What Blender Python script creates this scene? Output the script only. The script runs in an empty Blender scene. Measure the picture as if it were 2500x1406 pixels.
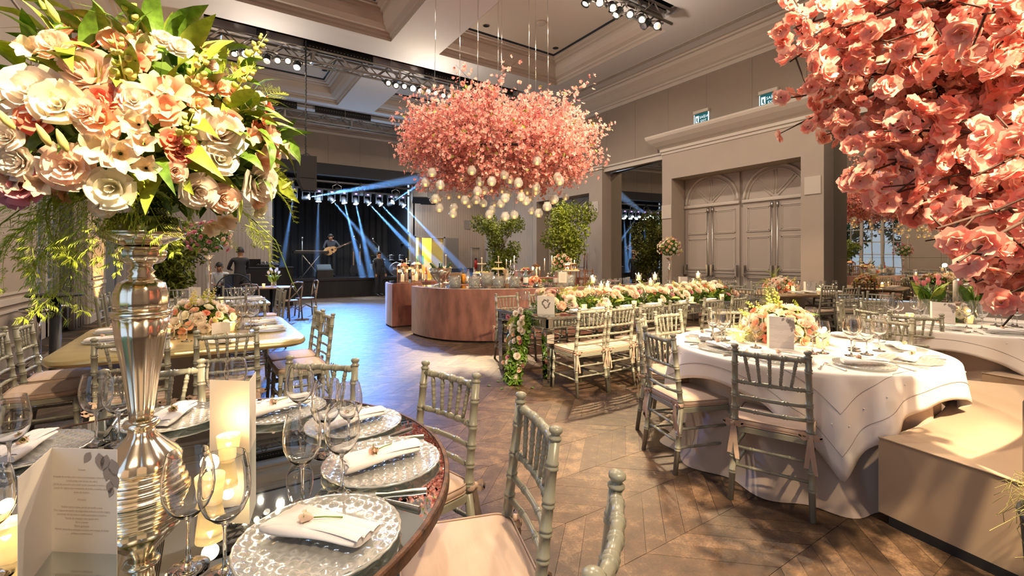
import bpy, bmesh, math, random
from mathutils import Vector, Matrix, noise
# ---------------------------------------------------------------- camera, world, exposure
SC = bpy.context.scene
COL = SC.collection
cam_d = bpy.data.cameras.new('camera')
cam_d.sensor_width = 36.0
cam_d.lens = 36.0 * 1121.0 / 2500.0
cam_d.shift_y = -72.0 / 2500.0
cam_d.clip_start = 0.02
cam = bpy.data.objects.new('camera', cam_d)
cam.location = (0, 0, 1.43)
cam.rotation_euler = (math.pi / 2, 0, -math.radians(33.43))
COL.objects.link(cam)
SC.camera = cam
SC.view_settings.view_transform = 'Standard'
SC.view_settings.look = 'None'
SC.view_settings.exposure = 0.3
SC.view_settings.gamma = 1.0
SC.view_settings.use_curve_mapping = False
SC.cycles.transparent_max_bounces = 24
SC.cycles.max_bounces = 11
SC.cycles.use_adaptive_sampling = True
SC.cycles.adaptive_threshold = 0.02
SC.cycles.diffuse_bounces = 3
SC.cycles.glossy_bounces = 5
SC.cycles.sample_clamp_indirect = 6.0
SC.cycles.caustics_reflective = False
SC.cycles.caustics_refractive = False
W = bpy.data.worlds.new('sky'); SC.world = W; W.use_nodes = True
W.node_tree.nodes['Background'].inputs[0].default_value = (0.62, 0.78, 1.0, 1)
W.node_tree.nodes['Background'].inputs[1].default_value = 0.9

def light(name, kind, loc, power, col, target=None, size=0.1, angle=60, blend=0.5):
    d = bpy.data.lights.new(name, kind)
    d.energy = power; d.color = col
    if kind in ('SPOT', 'POINT'): d.shadow_soft_size = size
    if kind == 'SPOT': d.spot_size = math.radians(angle); d.spot_blend = blend
    if kind == 'AREA': d.size = size
    o = bpy.data.objects.new(name, d); o.location = loc
    if target is not None:
        o.rotation_euler = (Vector(target) - Vector(loc)).to_track_quat('-Z', 'Y').to_euler()
    COL.objects.link(o)
    return o
WARM = (1.0, 0.74, 0.44); SOFT = (1.0, 0.84, 0.66); COOL = (0.22, 0.5, 1.0)
# recessed downlights in the coffers: the hall's general light
for X in (1.75, 7.1):
    for Y in (3.5, 9.2, 15.0):
        light('coffer_downlight', 'SPOT', (X, Y, 7.3), 470, SOFT, (X, Y, 0), 0.10, 150, 0.6)

# ---------------------------------------------------------------- mesh helpers
R = random.Random(7)
PI = math.pi
class MB:
    def __init__(s): s.v = []; s.f = []
    def box(s, x0, x1, y0, y1, z0, z1):
        b = len(s.v)
        s.v += [(x, y, z) for z in (z0, z1) for y in (y0, y1) for x in (x0, x1)]
        s.f += [tuple(b + i for i in q) for q in ((0,2,3,1),(4,5,7,6),(0,1,5,4),(2,6,7,3),(0,4,6,2),(1,3,7,5))]
        return s
    def lathe(s, prof, n=16, c=(0, 0, 0), cap=True, flute=0, fl=0.0):
        b = len(s.v)
        for (r, z) in prof:
            for i in range(n):
                a = 2 * PI * i / n
                q = r * (1 + (fl * abs(math.sin(flute * a / 2)) if flute else 0))
                s.v.append((c[0] + q * math.cos(a), c[1] + q * math.sin(a), c[2] + z))
        for k in range(len(prof) - 1):
            for i in range(n):
                j = (i + 1) % n
                s.f.append((b + k*n + i, b + k*n + j, b + (k+1)*n + j, b + (k+1)*n + i))
        if cap:
            if prof[0][0] > 1e-4: s.f.append(tuple(b + i for i in range(n - 1, -1, -1)))
            if prof[-1][0] > 1e-4: s.f.append(tuple(b + (len(prof)-1)*n + i for i in range(n)))
        return s
    def tube(s, pts, rad, n=6, cap=True):
        pts = [Vector(p) for p in pts]
        if not isinstance(rad, (list, tuple)): rad = [rad] * len(pts)
        b = len(s.v); up = None
        for k, p in enumerate(pts):
            t = pts[min(k+1, len(pts)-1)] - pts[max(k-1, 0)]
            if t.length < 1e-9: t = Vector((0, 0, 1))
            t.normalize()
            if up is None:
                up = t.orthogonal().normalized()
            else:
                up = (up - t * up.dot(t))
                up = up.normalized() if up.length > 1e-6 else t.orthogonal().normalized()
            w = t.cross(up)
            for i in range(n):
                a = 2 * PI * i / n
                q = p + (up * math.cos(a) + w * math.sin(a)) * rad[k]
                s.v.append(tuple(q))
        for k in range(len(pts) - 1):
            for i in range(n):
                j = (i + 1) % n
                s.f.append((b + k*n + i, b + k*n + j, b + (k+1)*n + j, b + (k+1)*n + i))
        if cap:
            s.f.append(tuple(b + i for i in range(n - 1, -1, -1)))
            s.f.append(tuple(b + (len(pts)-1)*n + i for i in range(n)))
        return s
    def bamboo(s, p0, p1, r, nodes, n=8, r1=None, bow=None):
        # a turned pole with paired rings at the fractions in nodes
        p0 = Vector(p0); p1 = Vector(p1); L = (p1 - p0).length
        r1 = r if r1 is None else r1
        ts = [(0, 1), (1, 1)]
        for q in nodes:
            for d, m in ((-.013, 1), (-.010, 1.22), (-.005, 1.22), (-.001, 1.0), (.001, 1.0), (.005, 1.22), (.010, 1.22), (.013, 1)):
                ts.append((q + d / L, m))
        if bow is not None: ts += [(i / 8, 1) for i in range(1, 8)]
        ts = sorted(t for t in ts if 0 <= t[0] <= 1)
        pts = []
        for t, m in ts:
            p = p0.lerp(p1, t)
            if bow is not None: p = p + Vector(bow) * (1 - (2*t - 1)**2)
            pts.append(p)
        return s.tube(pts, [(r + (r1 - r) * t) * m for t, m in ts], n)
    def loft(s, rings, close=True, cap0=False, cap1=False):
        b = len(s.v); n = len(rings[0])
        for r in rings: s.v += [tuple(p) for p in r]
        for k in range(len(rings) - 1):
            for i in range(n if close else n - 1):
                j = (i + 1) % n
                s.f.append((b + k*n + i, b + k*n + j, b + (k+1)*n + j, b + (k+1)*n + i))
        if cap0: s.f.append(tuple(b + i for i in range(n - 1, -1, -1)))
        if cap1: s.f.append(tuple(b + (len(rings)-1)*n + i for i in range(n)))
        return s
    def poly(s, pts, d):
        # flat outline with thickness vector d
        b = len(s.v); n = len(pts); d = Vector(d)
        s.v += [tuple(p) for p in pts] + [tuple(Vector(p) + d) for p in pts]
        s.f.append(tuple(b + i for i in range(n))); s.f.append(tuple(b + n + i for i in range(n - 1, -1, -1)))
        for i in range(n):
            j = (i + 1) % n
            s.f.append((b + i, b + n + i, b + n + j, b + j))
        return s
    def add(s, o, m=None):
        b = len(s.v)
        if m is None: s.v += o.v
        else: s.v += [tuple(m @ Vector(p)) for p in o.v]
        s.f += [tuple(b + i for i in q) for q in o.f]
        return s
    def mesh(s, name, mat, smooth=True, angle=None):
        me = bpy.data.meshes.new(name)
        me.from_pydata(s.v, [], s.f)
        bm = bmesh.new(); bm.from_mesh(me)
        bmesh.ops.recalc_face_normals(bm, faces=bm.faces)
        bm.to_mesh(me); bm.free()
        if smooth:
            me.shade_smooth()
            if angle: me.set_sharp_from_angle(angle=math.radians(angle))
        if mat is not None: me.materials.append(mat)
        return me
    def raw(s, name, mat, smooth=True):
        me = bpy.data.meshes.new(name)
        me.from_pydata(s.v, [], s.f)
        if smooth: me.shade_smooth()
        if mat is not None: me.materials.append(mat)
        return me
def bxm(name, mat, *a, bevel=0.0):
    m = MB().box(*a).mesh(name, mat, smooth=False)
    if bevel: bev(m, bevel)
    return m
def bev(me, w, seg=2):
    bm = bmesh.new(); bm.from_mesh(me)
    bmesh.ops.bevel(bm, geom=bm.edges[:] , offset=w, segments=seg, affect='EDGES', profile=0.5)
    bm.to_mesh(me); bm.free()
    me.shade_smooth(); me.set_sharp_from_angle(angle=math.radians(40))
    return me
def T(x=0, y=0, z=0, rz=0, rx=0, ry=0, s=1):
    return Matrix.Translation((x, y, z)) @ Matrix.Rotation(rz, 4, 'Z') @ Matrix.Rotation(ry, 4, 'Y') @ Matrix.Rotation(rx, 4, 'X') @ Matrix.Scale(s, 4)
def aim(p, d, roll=0, s=1):
    # local +Z along d
    q = Vector(d).to_track_quat('Z', 'Y').to_matrix().to_4x4()
    return Matrix.Translation(p) @ q @ Matrix.Rotation(roll, 4, 'Z') @ Matrix.Scale(s, 4)
# ---------------------------------------------------------------- object helpers
def obj(name, me, parent=None, m=None, label=None):
    o = bpy.data.objects.new(name, me); COL.objects.link(o)
    if parent is not None: o.parent = parent
    if m is not None: o.matrix_local = m
    if label: o['label'] = label
    return o
def tag(o, label, cat, group=None, kind=None):
    if label: o['label'] = label
    if cat: o['category'] = cat
    if group: o['group'] = group
    if kind: o['kind'] = kind
    return o
def thing(name, label, cat, m=None, group=None):
    return tag(obj(name, None, None, m), label, cat, group)
def struct(name, me, m=None, parent=None):
    o = obj(name, me, parent, m)
    if parent is None: o['kind'] = 'structure'
    return o
def build(name, specs, m, label, cat, group=None):
    # specs: list of (part name, mesh, matrix, [sub specs])
    r = thing(name, label, cat, m, group)
    for sp in specs:
        c = obj(sp[0], sp[1], r, sp[2] if len(sp) > 2 else None)
        for q in (sp[3] if len(sp) > 3 else ()):
            obj(q[0], q[1], c, q[2] if len(q) > 2 else None)
    return r
# ---------------------------------------------------------------- materials
def mat(name, col, rough=0.5, metal=0.0, var=0.0, vs=8.0, col2=None, bump=0.0, bs=40.0, emit=None, es=0.0, sheen=0.0, trans=0.0, coat=0.0, stretch=None, sub=0.0, spec=None):
    m = bpy.data.materials.new(name); m.use_nodes = True
    nt = m.node_tree; N = nt.nodes; L = nt.links; p = N['Principled BSDF']
    c = tuple(col) + (1,)
    p.inputs['Base Color'].default_value = c
    p.inputs['Roughness'].default_value = rough
    p.inputs['Metallic'].default_value = metal
    if spec is not None: p.inputs['Specular IOR Level'].default_value = spec
    if trans: p.inputs['Transmission Weight'].default_value = trans
    if coat: p.inputs['Coat Weight'].default_value = coat
    if sheen: p.inputs['Sheen Weight'].default_value = sheen; p.inputs['Sheen Roughness'].default_value = 0.4
    if sub:
        p.inputs['Subsurface Weight'].default_value = sub; p.inputs['Subsurface Radius'].default_value = (0.01, 0.005, 0.003)
    if emit: p.inputs['Emission Color'].default_value = tuple(emit) + (1,); p.inputs['Emission Strength'].default_value = es
    if var or bump:
        tc = N.new('ShaderNodeTexCoord'); mp = N.new('ShaderNodeMapping'); L.new(tc.outputs['Object'], mp.inputs[0])
        if stretch: mp.inputs['Scale'].default_value = stretch
    if var:
        nz = N.new('ShaderNodeTexNoise'); nz.inputs['Scale'].default_value = vs; nz.inputs['Detail'].default_value = 5
        L.new(mp.outputs[0], nz.inputs[0])
        rp = N.new('ShaderNodeValToRGB'); L.new(nz.outputs[0], rp.inputs[0])
        c2 = tuple(col2) + (1,) if col2 else tuple(x * (1 - var) for x in col) + (1,)
        rp.color_ramp.elements[0].color = c2; rp.color_ramp.elements[0].position = 0.35
        rp.color_ramp.elements[1].color = c; rp.color_ramp.elements[1].position = 0.65
        L.new(rp.outputs[0], p.inputs['Base Color'])
    if bump:
        b = N.new('ShaderNodeBump'); nb = N.new('ShaderNodeTexNoise'); nb.inputs['Scale'].default_value = bs; nb.inputs['Detail'].default_value = 4
        L.new(mp.outputs[0], nb.inputs[0]); L.new(nb.outputs[0], b.inputs['Height']); b.inputs['Strength'].default_value = bump; b.inputs['Distance'].default_value = 0.01
        L.new(b.outputs[0], p.inputs['Normal'])
    return m
def petal(name, col, tip, tl=0.35):
    # petal: diffuse + translucent, colour shifts from the heart (object centre) outwards
    m = bpy.data.materials.new(name); m.use_nodes = True
    nt = m.node_tree; N = nt.nodes; L = nt.links
    for n in list(N): N.remove(n)
    out = N.new('ShaderNodeOutputMaterial'); mx = N.new('ShaderNodeMixShader'); d = N.new('ShaderNodeBsdfDiffuse'); t = N.new('ShaderNodeBsdfTranslucent')
    oi = N.new('ShaderNodeObjectInfo'); ge = N.new('ShaderNodeNewGeometry'); ad = N.new('ShaderNodeMath'); ad.operation = 'ADD'
    fr = N.new('ShaderNodeMath'); fr.operation = 'FRACT'
    L.new(oi.outputs['Random'], ad.inputs[0]); L.new(ge.outputs['Random Per Island'], ad.inputs[1]); L.new(ad.outputs[0], fr.inputs[0])
    rp = N.new('ShaderNodeValToRGB'); L.new(fr.outputs[0], rp.inputs[0])
    rp.color_ramp.elements[0].color = tuple(col) + (1,); rp.color_ramp.elements[1].color = tuple(tip) + (1,)
    L.new(rp.outputs[0], d.inputs[0]); L.new(rp.outputs[0], t.inputs[0])
    mx.inputs[0].default_value = tl
    L.new(d.outputs[0], mx.inputs[1]); L.new(t.outputs[0], mx.inputs[2]); L.new(mx.outputs[0], out.inputs[0])
    return m
def thin_glass(name, tint=(0.97, 0.98, 0.98), refl=1.0, rough=0.0, white=0.0, bump=0.0, bs=60, edge=0.30):
    # thin clear glass: passes light straight, mirrors by Fresnel
    m = bpy.data.materials.new(name); m.use_nodes = True
    nt = m.node_tree; N = nt.nodes; L = nt.links
    for n in list(N): N.remove(n)
    out = N.new('ShaderNodeOutputMaterial'); mx = N.new('ShaderNodeMixShader'); tr = N.new('ShaderNodeBsdfTransparent'); gl = N.new('ShaderNodeBsdfGlossy')
    fr = N.new('ShaderNodeLayerWeight'); fr.inputs['Blend'].default_value = 0.5
    pw_ = N.new('ShaderNodeMath'); pw_.operation = 'POWER'; pw_.inputs[1].default_value = 2.6
    ml = N.new('ShaderNodeMath'); ml.operation = 'MULTIPLY_ADD'; ml.inputs[1].default_value = 1.0 * refl; ml.inputs[2].default_value = 0.10 * refl; ml.use_clamp = True
    L.new(fr.outputs['Facing'], pw_.inputs[0]); L.new(pw_.outputs[0], ml.inputs[0]); L.new(ml.outputs[0], mx.inputs[0])
    p4 = N.new('ShaderNodeMath'); p4.operation = 'POWER'; p4.inputs[1].default_value = 4.0; L.new(fr.outputs['Facing'], p4.inputs[0])
    tm = N.new('ShaderNodeMix'); tm.data_type = 'RGBA'; tm.inputs[6].default_value = tuple(tint) + (1,); tm.inputs[7].default_value = tuple(c * edge for c in tint) + (1,)
    L.new(p4.outputs[0], tm.inputs[0]); L.new(tm.outputs[2], tr.inputs[0])      # edge tint darkened to stand in for refraction outlines
    gl.inputs['Roughness'].default_value = rough; gl.inputs[0].default_value = (1, 1, 1, 1)
    L.new(tr.outputs[0], mx.inputs[1]); L.new(gl.outputs[0], mx.inputs[2])
    last = mx
    if white:
        df = N.new('ShaderNodeBsdfDiffuse'); df.inputs[0].default_value = (0.9, 0.9, 0.88, 1)
        m2 = N.new('ShaderNodeMixShader'); m2.inputs[0].default_value = white
        L.new(mx.outputs[0], m2.inputs[1]); L.new(df.outputs[0], m2.inputs[2]); last = m2
    if bump:
        tc = N.new('ShaderNodeTexCoord'); nb = N.new('ShaderNodeTexNoise'); nb.inputs['Scale'].default_value = bs
        b = N.new('ShaderNodeBump'); b.inputs['Strength'].default_value = bump; b.inputs['Distance'].default_value = 0.01
        L.new(tc.outputs['Object'], nb.inputs[0]); L.new(nb.outputs[0], b.inputs['Height']); L.new(b.outputs[0], gl.inputs['Normal']); L.new(b.outputs[0], fr.inputs['Normal'])
    L.new(last.outputs[0], out.inputs[0])
    return m
def emis(name, col, s):
    m = bpy.data.materials.new(name); m.use_nodes = True
    nt = m.node_tree; N = nt.nodes
    for n in list(N): N.remove(n)
    out = N.new('ShaderNodeOutputMaterial'); e = N.new('ShaderNodeEmission'); e.inputs[0].default_value = tuple(col) + (1,); e.inputs[1].default_value = s
    nt.links.new(e.outputs[0], out.inputs[0])
    return m
def wave_bump(m, scale, strength, axis='X'):
    nt = m.node_tree; N = nt.nodes; L = nt.links
    tc = N.new('ShaderNodeTexCoord'); w = N.new('ShaderNodeTexWave'); w.bands_direction = axis; w.inputs['Scale'].default_value = scale
    b = N.new('ShaderNodeBump'); b.inputs['Strength'].default_value = strength; b.inputs['Distance'].default_value = 0.01
    L.new(tc.outputs['Object'], w.inputs[0]); L.new(w.outputs[0], b.inputs['Height']); L.new(b.outputs[0], N['Principled BSDF'].inputs['Normal'])
    return m
def floor_mat(name):
    m = mat(name, (0.12, 0.08, 0.055), 0.5)
    nt = m.node_tree; N = nt.nodes; L = nt.links; p = N['Principled BSDF']
    oi = N.new('ShaderNodeObjectInfo'); ge = N.new('ShaderNodeNewGeometry'); ad = N.new('ShaderNodeMath'); fr = N.new('ShaderNodeMath'); fr.operation = 'FRACT'
    L.new(oi.outputs['Random'], ad.inputs[0]); L.new(ge.outputs['Random Per Island'], ad.inputs[1]); L.new(ad.outputs[0], fr.inputs[0])
    nz = N.new('ShaderNodeTexNoise'); nz.inputs['Scale'].default_value = 9; nz.inputs['Detail'].default_value = 8; nz.inputs['Roughness'].default_value = 0.72
    n2 = N.new('ShaderNodeTexNoise'); n2.inputs['Scale'].default_value = 90; n2.inputs['Detail'].default_value = 3
    L.new(ge.outputs['Position'], nz.inputs[0]); L.new(ge.outputs['Position'], n2.inputs[0])
    a = N.new('ShaderNodeMath'); a.operation = 'MULTIPLY_ADD'; a.inputs[1].default_value = 0.16; L.new(fr.outputs[0], a.inputs[0]); L.new(nz.outputs[0], a.inputs[2])
    a2 = N.new('ShaderNodeMath'); a2.operation = 'MULTIPLY_ADD'; a2.inputs[1].default_value = 0.35; L.new(n2.outputs[0], a2.inputs[0]); L.new(a.outputs[0], a2.inputs[2])
    rp = N.new('ShaderNodeValToRGB'); L.new(a2.outputs[0], rp.inputs[0])
    e = rp.color_ramp.elements; e[0].position = 0.52; e[0].color = (0.033, 0.018, 0.010, 1); e[1].position = 1.0; e[1].color = (0.19, 0.118, 0.070, 1)
    k = e.new(0.75); k.color = (0.066, 0.038, 0.021, 1)
    L.new(rp.outputs[0], p.inputs['Base Color'])
    b = N.new('ShaderNodeBump'); b.inputs['Strength'].default_value = 0.35; b.inputs['Distance'].default_value = 0.006; L.new(a2.outputs[0], b.inputs['Height']); L.new(b.outputs[0], p.inputs['Normal'])
    return m
def marble_wave_mirror(name, tint=(0.8, 0.78, 0.74), wob=0.0, rough=0.0):
    m = mat(name, tint, rough, 1.0)
    if wob:
        nt = m.node_tree; N = nt.nodes; L = nt.links
        tc = N.new('ShaderNodeTexCoord'); nb = N.new('ShaderNodeTexNoise'); nb.inputs['Scale'].default_value = 1.4; nb.inputs['Detail'].default_value = 1
        b = N.new('ShaderNodeBump'); b.inputs['Strength'].default_value = wob; b.inputs['Distance'].default_value = 0.05
        L.new(tc.outputs['Object'], nb.inputs[0]); L.new(nb.outputs[0], b.inputs['Height']); L.new(b.outputs[0], N['Principled BSDF'].inputs['Normal'])
    return m
K = dict(
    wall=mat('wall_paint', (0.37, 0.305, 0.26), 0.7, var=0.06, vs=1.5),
    walldim=mat('upper_wall_dimmed_paint', (0.27, 0.215, 0.175), 0.7, var=0.05, vs=1.5),  # wall colour darkened for the weaker light near the ceiling
    wallw=mat('moulding_paint', (0.50, 0.44, 0.39), 0.6),
    door=mat('door_paint', (0.38, 0.32, 0.28), 0.55),
    ceil=mat('ceiling_paint', (0.60, 0.59, 0.61), 0.75),  # bluish tint put in for window daylight on the soffit
    panel=mat('ceiling_panel_paint', (0.55, 0.50, 0.45), 0.75),
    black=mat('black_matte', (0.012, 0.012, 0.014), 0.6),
    drape=mat('black_drape', (0.008, 0.008, 0.011), 0.8),
    dark=mat('dark_metal', (0.03, 0.03, 0.032), 0.4, 0.6),
    alu=mat('truss_aluminium', (0.26, 0.24, 0.22), 0.4, 0.6),
    floor=floor_mat('worn_wood_planks'),
    sub=mat('floor_joint', (0.03, 0.02, 0.014), 0.8),
    chrome=mat('chrome', (0.85, 0.85, 0.85), 0.12, 1.0),
    steel=mat('brushed_steel', (0.55, 0.53, 0.5), 0.3, 1.0),
    silver=mat('polished_silver', (0.95, 0.87, 0.74), 0.15, 1.0),
    mirror=marble_wave_mirror('wall_mirror', (0.62, 0.58, 0.52), 0.006),
    mirror2=marble_wave_mirror('wavy_wall_mirror', (0.62, 0.58, 0.52), 0.012),
    tmirror=mat('table_mirror', (0.62, 0.68, 0.68), 0.015, 1.0),
    chair=mat('sage_grey_lacquer', (0.30, 0.295, 0.23), 0.3, coat=0.25),
    cushion=mat('beige_cushion', (0.62, 0.46, 0.36), 0.8, var=0.06, vs=6, bump=0.12, bs=9, sheen=0.2, stretch=(1, 6, 1)),
    ribbon=mat('beige_ribbon', (0.55, 0.40, 0.31), 0.7),
    cloth=mat('white_linen', (0.80, 0.75, 0.74), 0.85, bump=0.15, bs=5),
    cloth2=mat('beige_undercloth', (0.52, 0.42, 0.35), 0.85),
    napkin=mat('napkin_linen', (0.86, 0.82, 0.83), 0.85, bump=0.08, bs=60),
    paper=mat('card_paper', (0.86, 0.80, 0.74), 0.8),
    ink=mat('printed_ink', (0.50, 0.38, 0.32), 0.8),
    inkg=mat('grey_print', (0.36, 0.31, 0.29), 0.8),
    sofa=mat('beige_suede', (0.47, 0.335, 0.225), 0.85, var=0.10, vs=3.5, sheen=0.4),
    rust=mat('rusted_rim', (0.16, 0.075, 0.04), 0.5, 0.5, var=0.5, vs=30, col2=(0.05, 0.028, 0.02), bump=0.3, bs=80),
    gold=mat('champagne_lacquer', (0.50, 0.40, 0.20), 0.22, 0.35, var=0.10, vs=2, stretch=(1, 9, 1)),
    goldl=mat('champagne_pedestal', (0.48, 0.40, 0.31), 0.35, 0.35),
    wood=mat('warm_wood', (0.36, 0.24, 0.14), 0.5, var=0.3, vs=6, stretch=(1, 10, 1)),
    velvet=mat('dusty_rose_velvet', (0.33, 0.14, 0.11), 0.75, var=0.5, vs=3.2, sheen=0.7, stretch=(2.0, 2.0, 0.7)),
    glass=thin_glass('clear_glass'),
    crystal=mat('crystal_glass', (1.0, 1.0, 1.0), 0.0, trans=1.0),
    glassp=thin_glass('pressed_glass', (0.93, 0.95, 0.94), 1.5, 0.03, 0.10),
    charger=thin_glass('woven_charger_glass', (0.90, 0.93, 0.90), 2.2, 0.14, 0.24),
    votive=mat('lit_votive_glass', (0.95, 0.78, 0.48), 0.25, trans=0.3, emit=(1.0, 0.62, 0.24), es=0.45),
    wax=mat('candle_wax', (0.95, 0.80, 0.55), 0.5, emit=(1.0, 0.66, 0.3), es=0.55),
    waxw=mat('ivory_candle', (0.85, 0.75, 0.60), 0.5),
    flame=emis('flame', (1.0, 0.72, 0.34), 26.0),
    copper=mat('copper', (0.62, 0.30, 0.16), 0.25, 1.0),
    leaf=mat('glossy_leaf', (0.12, 0.24, 0.025), 0.38, var=0.45, vs=9),
    leafl=mat('fresh_leaf', (0.34, 0.44, 0.045), 0.5, var=0.35, vs=9),
    fern=mat('asparagus_fern', (0.36, 0.46, 0.04), 0.6),
    leaff=mat('ficus_leaf', (0.20, 0.25, 0.016), 0.45, var=0.6, vs=3),
    leafo=mat('park_leaf', (0.06, 0.16, 0.03), 0.6, var=0.5, vs=2),
    stem=mat('green_stem', (0.20, 0.30, 0.05), 0.6),
    bark=mat('dark_twig', (0.06, 0.03, 0.02), 0.7),
    barkl=mat('tree_bark', (0.16, 0.10, 0.06), 0.8),
    moss=mat('spanish_moss', (0.36, 0.33, 0.10), 0.8),
    rosew=petal('white_rose_petal', (0.94, 0.89, 0.80), (0.93, 0.80, 0.69), 0.42),
    rosec=petal('cream_rose_petal', (0.94, 0.90, 0.66), (0.94, 0.88, 0.74), 0.42),
    rosep=petal('blush_rose_petal', (0.92, 0.64, 0.50), (0.94, 0.80, 0.68), 0.42),
    coral=petal('coral_petal', (0.74, 0.18, 0.13), (0.80, 0.32, 0.20), 0.22),
    peach=petal('peach_petal', (0.92, 0.48, 0.30), (0.94, 0.70, 0.52), 0.42),
    mauve=petal('mauve_petal', (0.62, 0.22, 0.28), (0.70, 0.34, 0.38), 0.22),
    lily=petal('lily_petal', (0.90, 0.82, 0.58), (0.90, 0.66, 0.48), 0.3),
    bud=petal('snapdragon_bud', (0.55, 0.62, 0.12), (0.80, 0.66, 0.28), 0.25),
    blos=petal('cherry_blossom_petal', (0.86, 0.24, 0.24), (0.96, 0.68, 0.60), 0.30),
    blos2=petal('pink_blossom_petal', (0.92, 0.36, 0.31), (0.97, 0.72, 0.60), 0.40),
    tulip=petal('tulip_petal', (0.85, 0.25, 0.30), (0.90, 0.42, 0.44), 0.3),
    heart=mat('blossom_heart', (0.28, 0.10, 0.03), 0.8),
)
TXC = {}
def text_mesh(s, size, mat_, align='CENTER', ext=0.0):
    k_ = (s, round(size, 4), mat_.name, align)
    if k_ in TXC: return TXC[k_]
    c = bpy.data.curves.new('text', 'FONT'); c.body = s; c.size = size; c.align_x = align; c.align_y = 'CENTER'; c.extrude = ext; c.resolution_u = 2
    o = bpy.data.objects.new('text', c); COL.objects.link(o)
    me = bpy.data.meshes.new_from_object(o.evaluated_get(bpy.context.evaluated_depsgraph_get()))
    bpy.data.objects.remove(o); bpy.data.curves.remove(c)
    me.materials.clear(); me.materials.append(mat_)
    TXC[k_] = me
    return me
MENU = ['Entrada', '', 'Bouquet de verdes com nozes caramelizadas e fitas de manga', 'Salada grega com queijo de cabra', 'Salada de pupunha com maçã verde marinada e molho citrus', 'Salada de rúgula com mozzarella de búfala, tomates confit e', 'pesto de basílico.', '', 'Principal', '', 'Robalo beurre blanc, farofa de confit e uvas', 'Filet mignon ao molho de cogumelos frescos e trufas negras', 'Sorrentini de burrata ao molho pomodoro e basílico', 'Ravioli de aspargos com queijo brie', 'Arroz Jasmim', 'Batata gratinada', 'Palmito pupunha e aspargos assados com raspas de limão', 'siciliano e ervas frescas']
for s_ in MENU:
    if s_: text_mesh(s_, .0056, K['ink'])
text_mesh('inov', .19, K['waxw'])
# ================================================================ THE ROOM
XL, XR, YN, YF, ZW, ZC = -2.2, 11.0, -5.0, 19.0, 6.3, 6.85
fl = struct('floor', bxm('floor_slab', K['sub'], XL - .5, XR + .5, YN, YF, -0.06, -0.004))
# chevron planks
PW, RH, SH = 0.15, 0.41, 0.435
planks = []
def plank_pts(k, i):
    y0 = 1.50 + k * RH; up = (k % 2 == 0)
    xa = 1.472 + i * PW
    x0, x1 = (xa, xa + SH) if up else (xa + SH, xa)
    g = 0.0014
    return [(x0 + g, y0 + g), (x0 + PW - g, y0 + g), (x1 + PW - g, y0 + RH - g), (x1 + g, y0 + RH - g)]
SN, CS = math.sin(math.radians(33.43)), math.cos(math.radians(33.43))
for k in range(-16, 43):
    for i in range(-28, 64):
        P = plank_pts(k, i)
        cx = sum(p[0] for p in P) / 4; cy = sum(p[1] for p in P) / 4
        if cx < XL + .1 or cx > XR - .1 or cy < YN + .2 or cy > YF - .2: continue
        d = cx * SN + cy * CS; lat = cx * CS - cy * SN
        px = 1250 + 1121 * lat / d if d > .3 else -9
        py = 631 + 1121 * 1.43 / d if d > .3 else 9e9
        vis = 1020 < px < 2480 and 790 < py < 1400 and math.hypot(cx + .14, cy - 1.69) > .9 and math.hypot(cx - 3.75, cy - 1.72) > .85
        planks.append((0 if vis else 1, d, P, k % 2))
planks.sort(key=lambda q: (q[0], q[1]))
def plank_mb(P, z=0.0, o=(0, 0)):
    b = MB(); b.v = [(p[0] - o[0], p[1] - o[1], -0.012) for p in P] + [(p[0] - o[0], p[1] - o[1], z) for p in P]
    b.f = [(4, 5, 6, 7), (0, 1, 5, 4), (1, 2, 6, 5), (2, 3, 7, 6), (3, 0, 4, 7)]
    return b
pm = {}
for q in planks[:300]:
    P = q[2]; o = P[0]
    if q[3] not in pm: pm[q[3]] = plank_mb(P, 0, o).raw('plank', K['floor'], False)
    obj('plank', pm[q[3]], fl, T(o[0], o[1], R.uniform(-.0006, .0004)))
rest = MB()
for q in planks[300:]: rest.add(plank_mb(q[2], R.uniform(-.0006, .0004)))
o = obj('planks', rest.raw('planks', K['floor'], False), fl); o['kind'] = 'stuff'

# ---------------------------------------------------------------- ceiling
XB = [-1.6, -.3, -.1, 3.8, 5.1, 8.6, 9.1, 10.4]
YB = [-4.4, 1.4, 5.5, 6.3, 6.75, 7.1, 11.25, 12.25, 12.75, 13.1, 16.95, 17.4, 17.9, 18.4]
COF = [(a, b, c, d) for (a, b) in ((-.3, 3.8), (5.1, 9.1)) for (c, d) in ((1.4, 5.5), (7.1, 11.25), (13.1, 16.95))]
SLOT = [(-.1, 8.6, c, d) for (c, d) in ((6.3, 6.75), (12.25, 12.75), (17.4, 17.9))]
cm = MB()
for i in range(len(XB) - 1):
    for j in range(len(YB) - 1):
        mx, my = (XB[i] + XB[i+1]) / 2, (YB[j] + YB[j+1]) / 2
        if any(a < mx < b and c < my < d for (a, b, c, d) in COF + SLOT): continue
        n = len(cm.v)
        cm.v += [(XB[i], YB[j], ZC), (XB[i+1], YB[j], ZC), (XB[i+1], YB[j+1], ZC), (XB[i], YB[j+1], ZC)]
        cm.f.append((n + 3, n + 2, n + 1, n))
cl = struct('ceiling', cm.raw('ceiling_soffit', K['ceil'], False))
def rect(x0, x1, y0, y1, z): return [(x0, y0, z), (x1, y0, z), (x1, y1, z), (x0, y1, z)]
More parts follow.
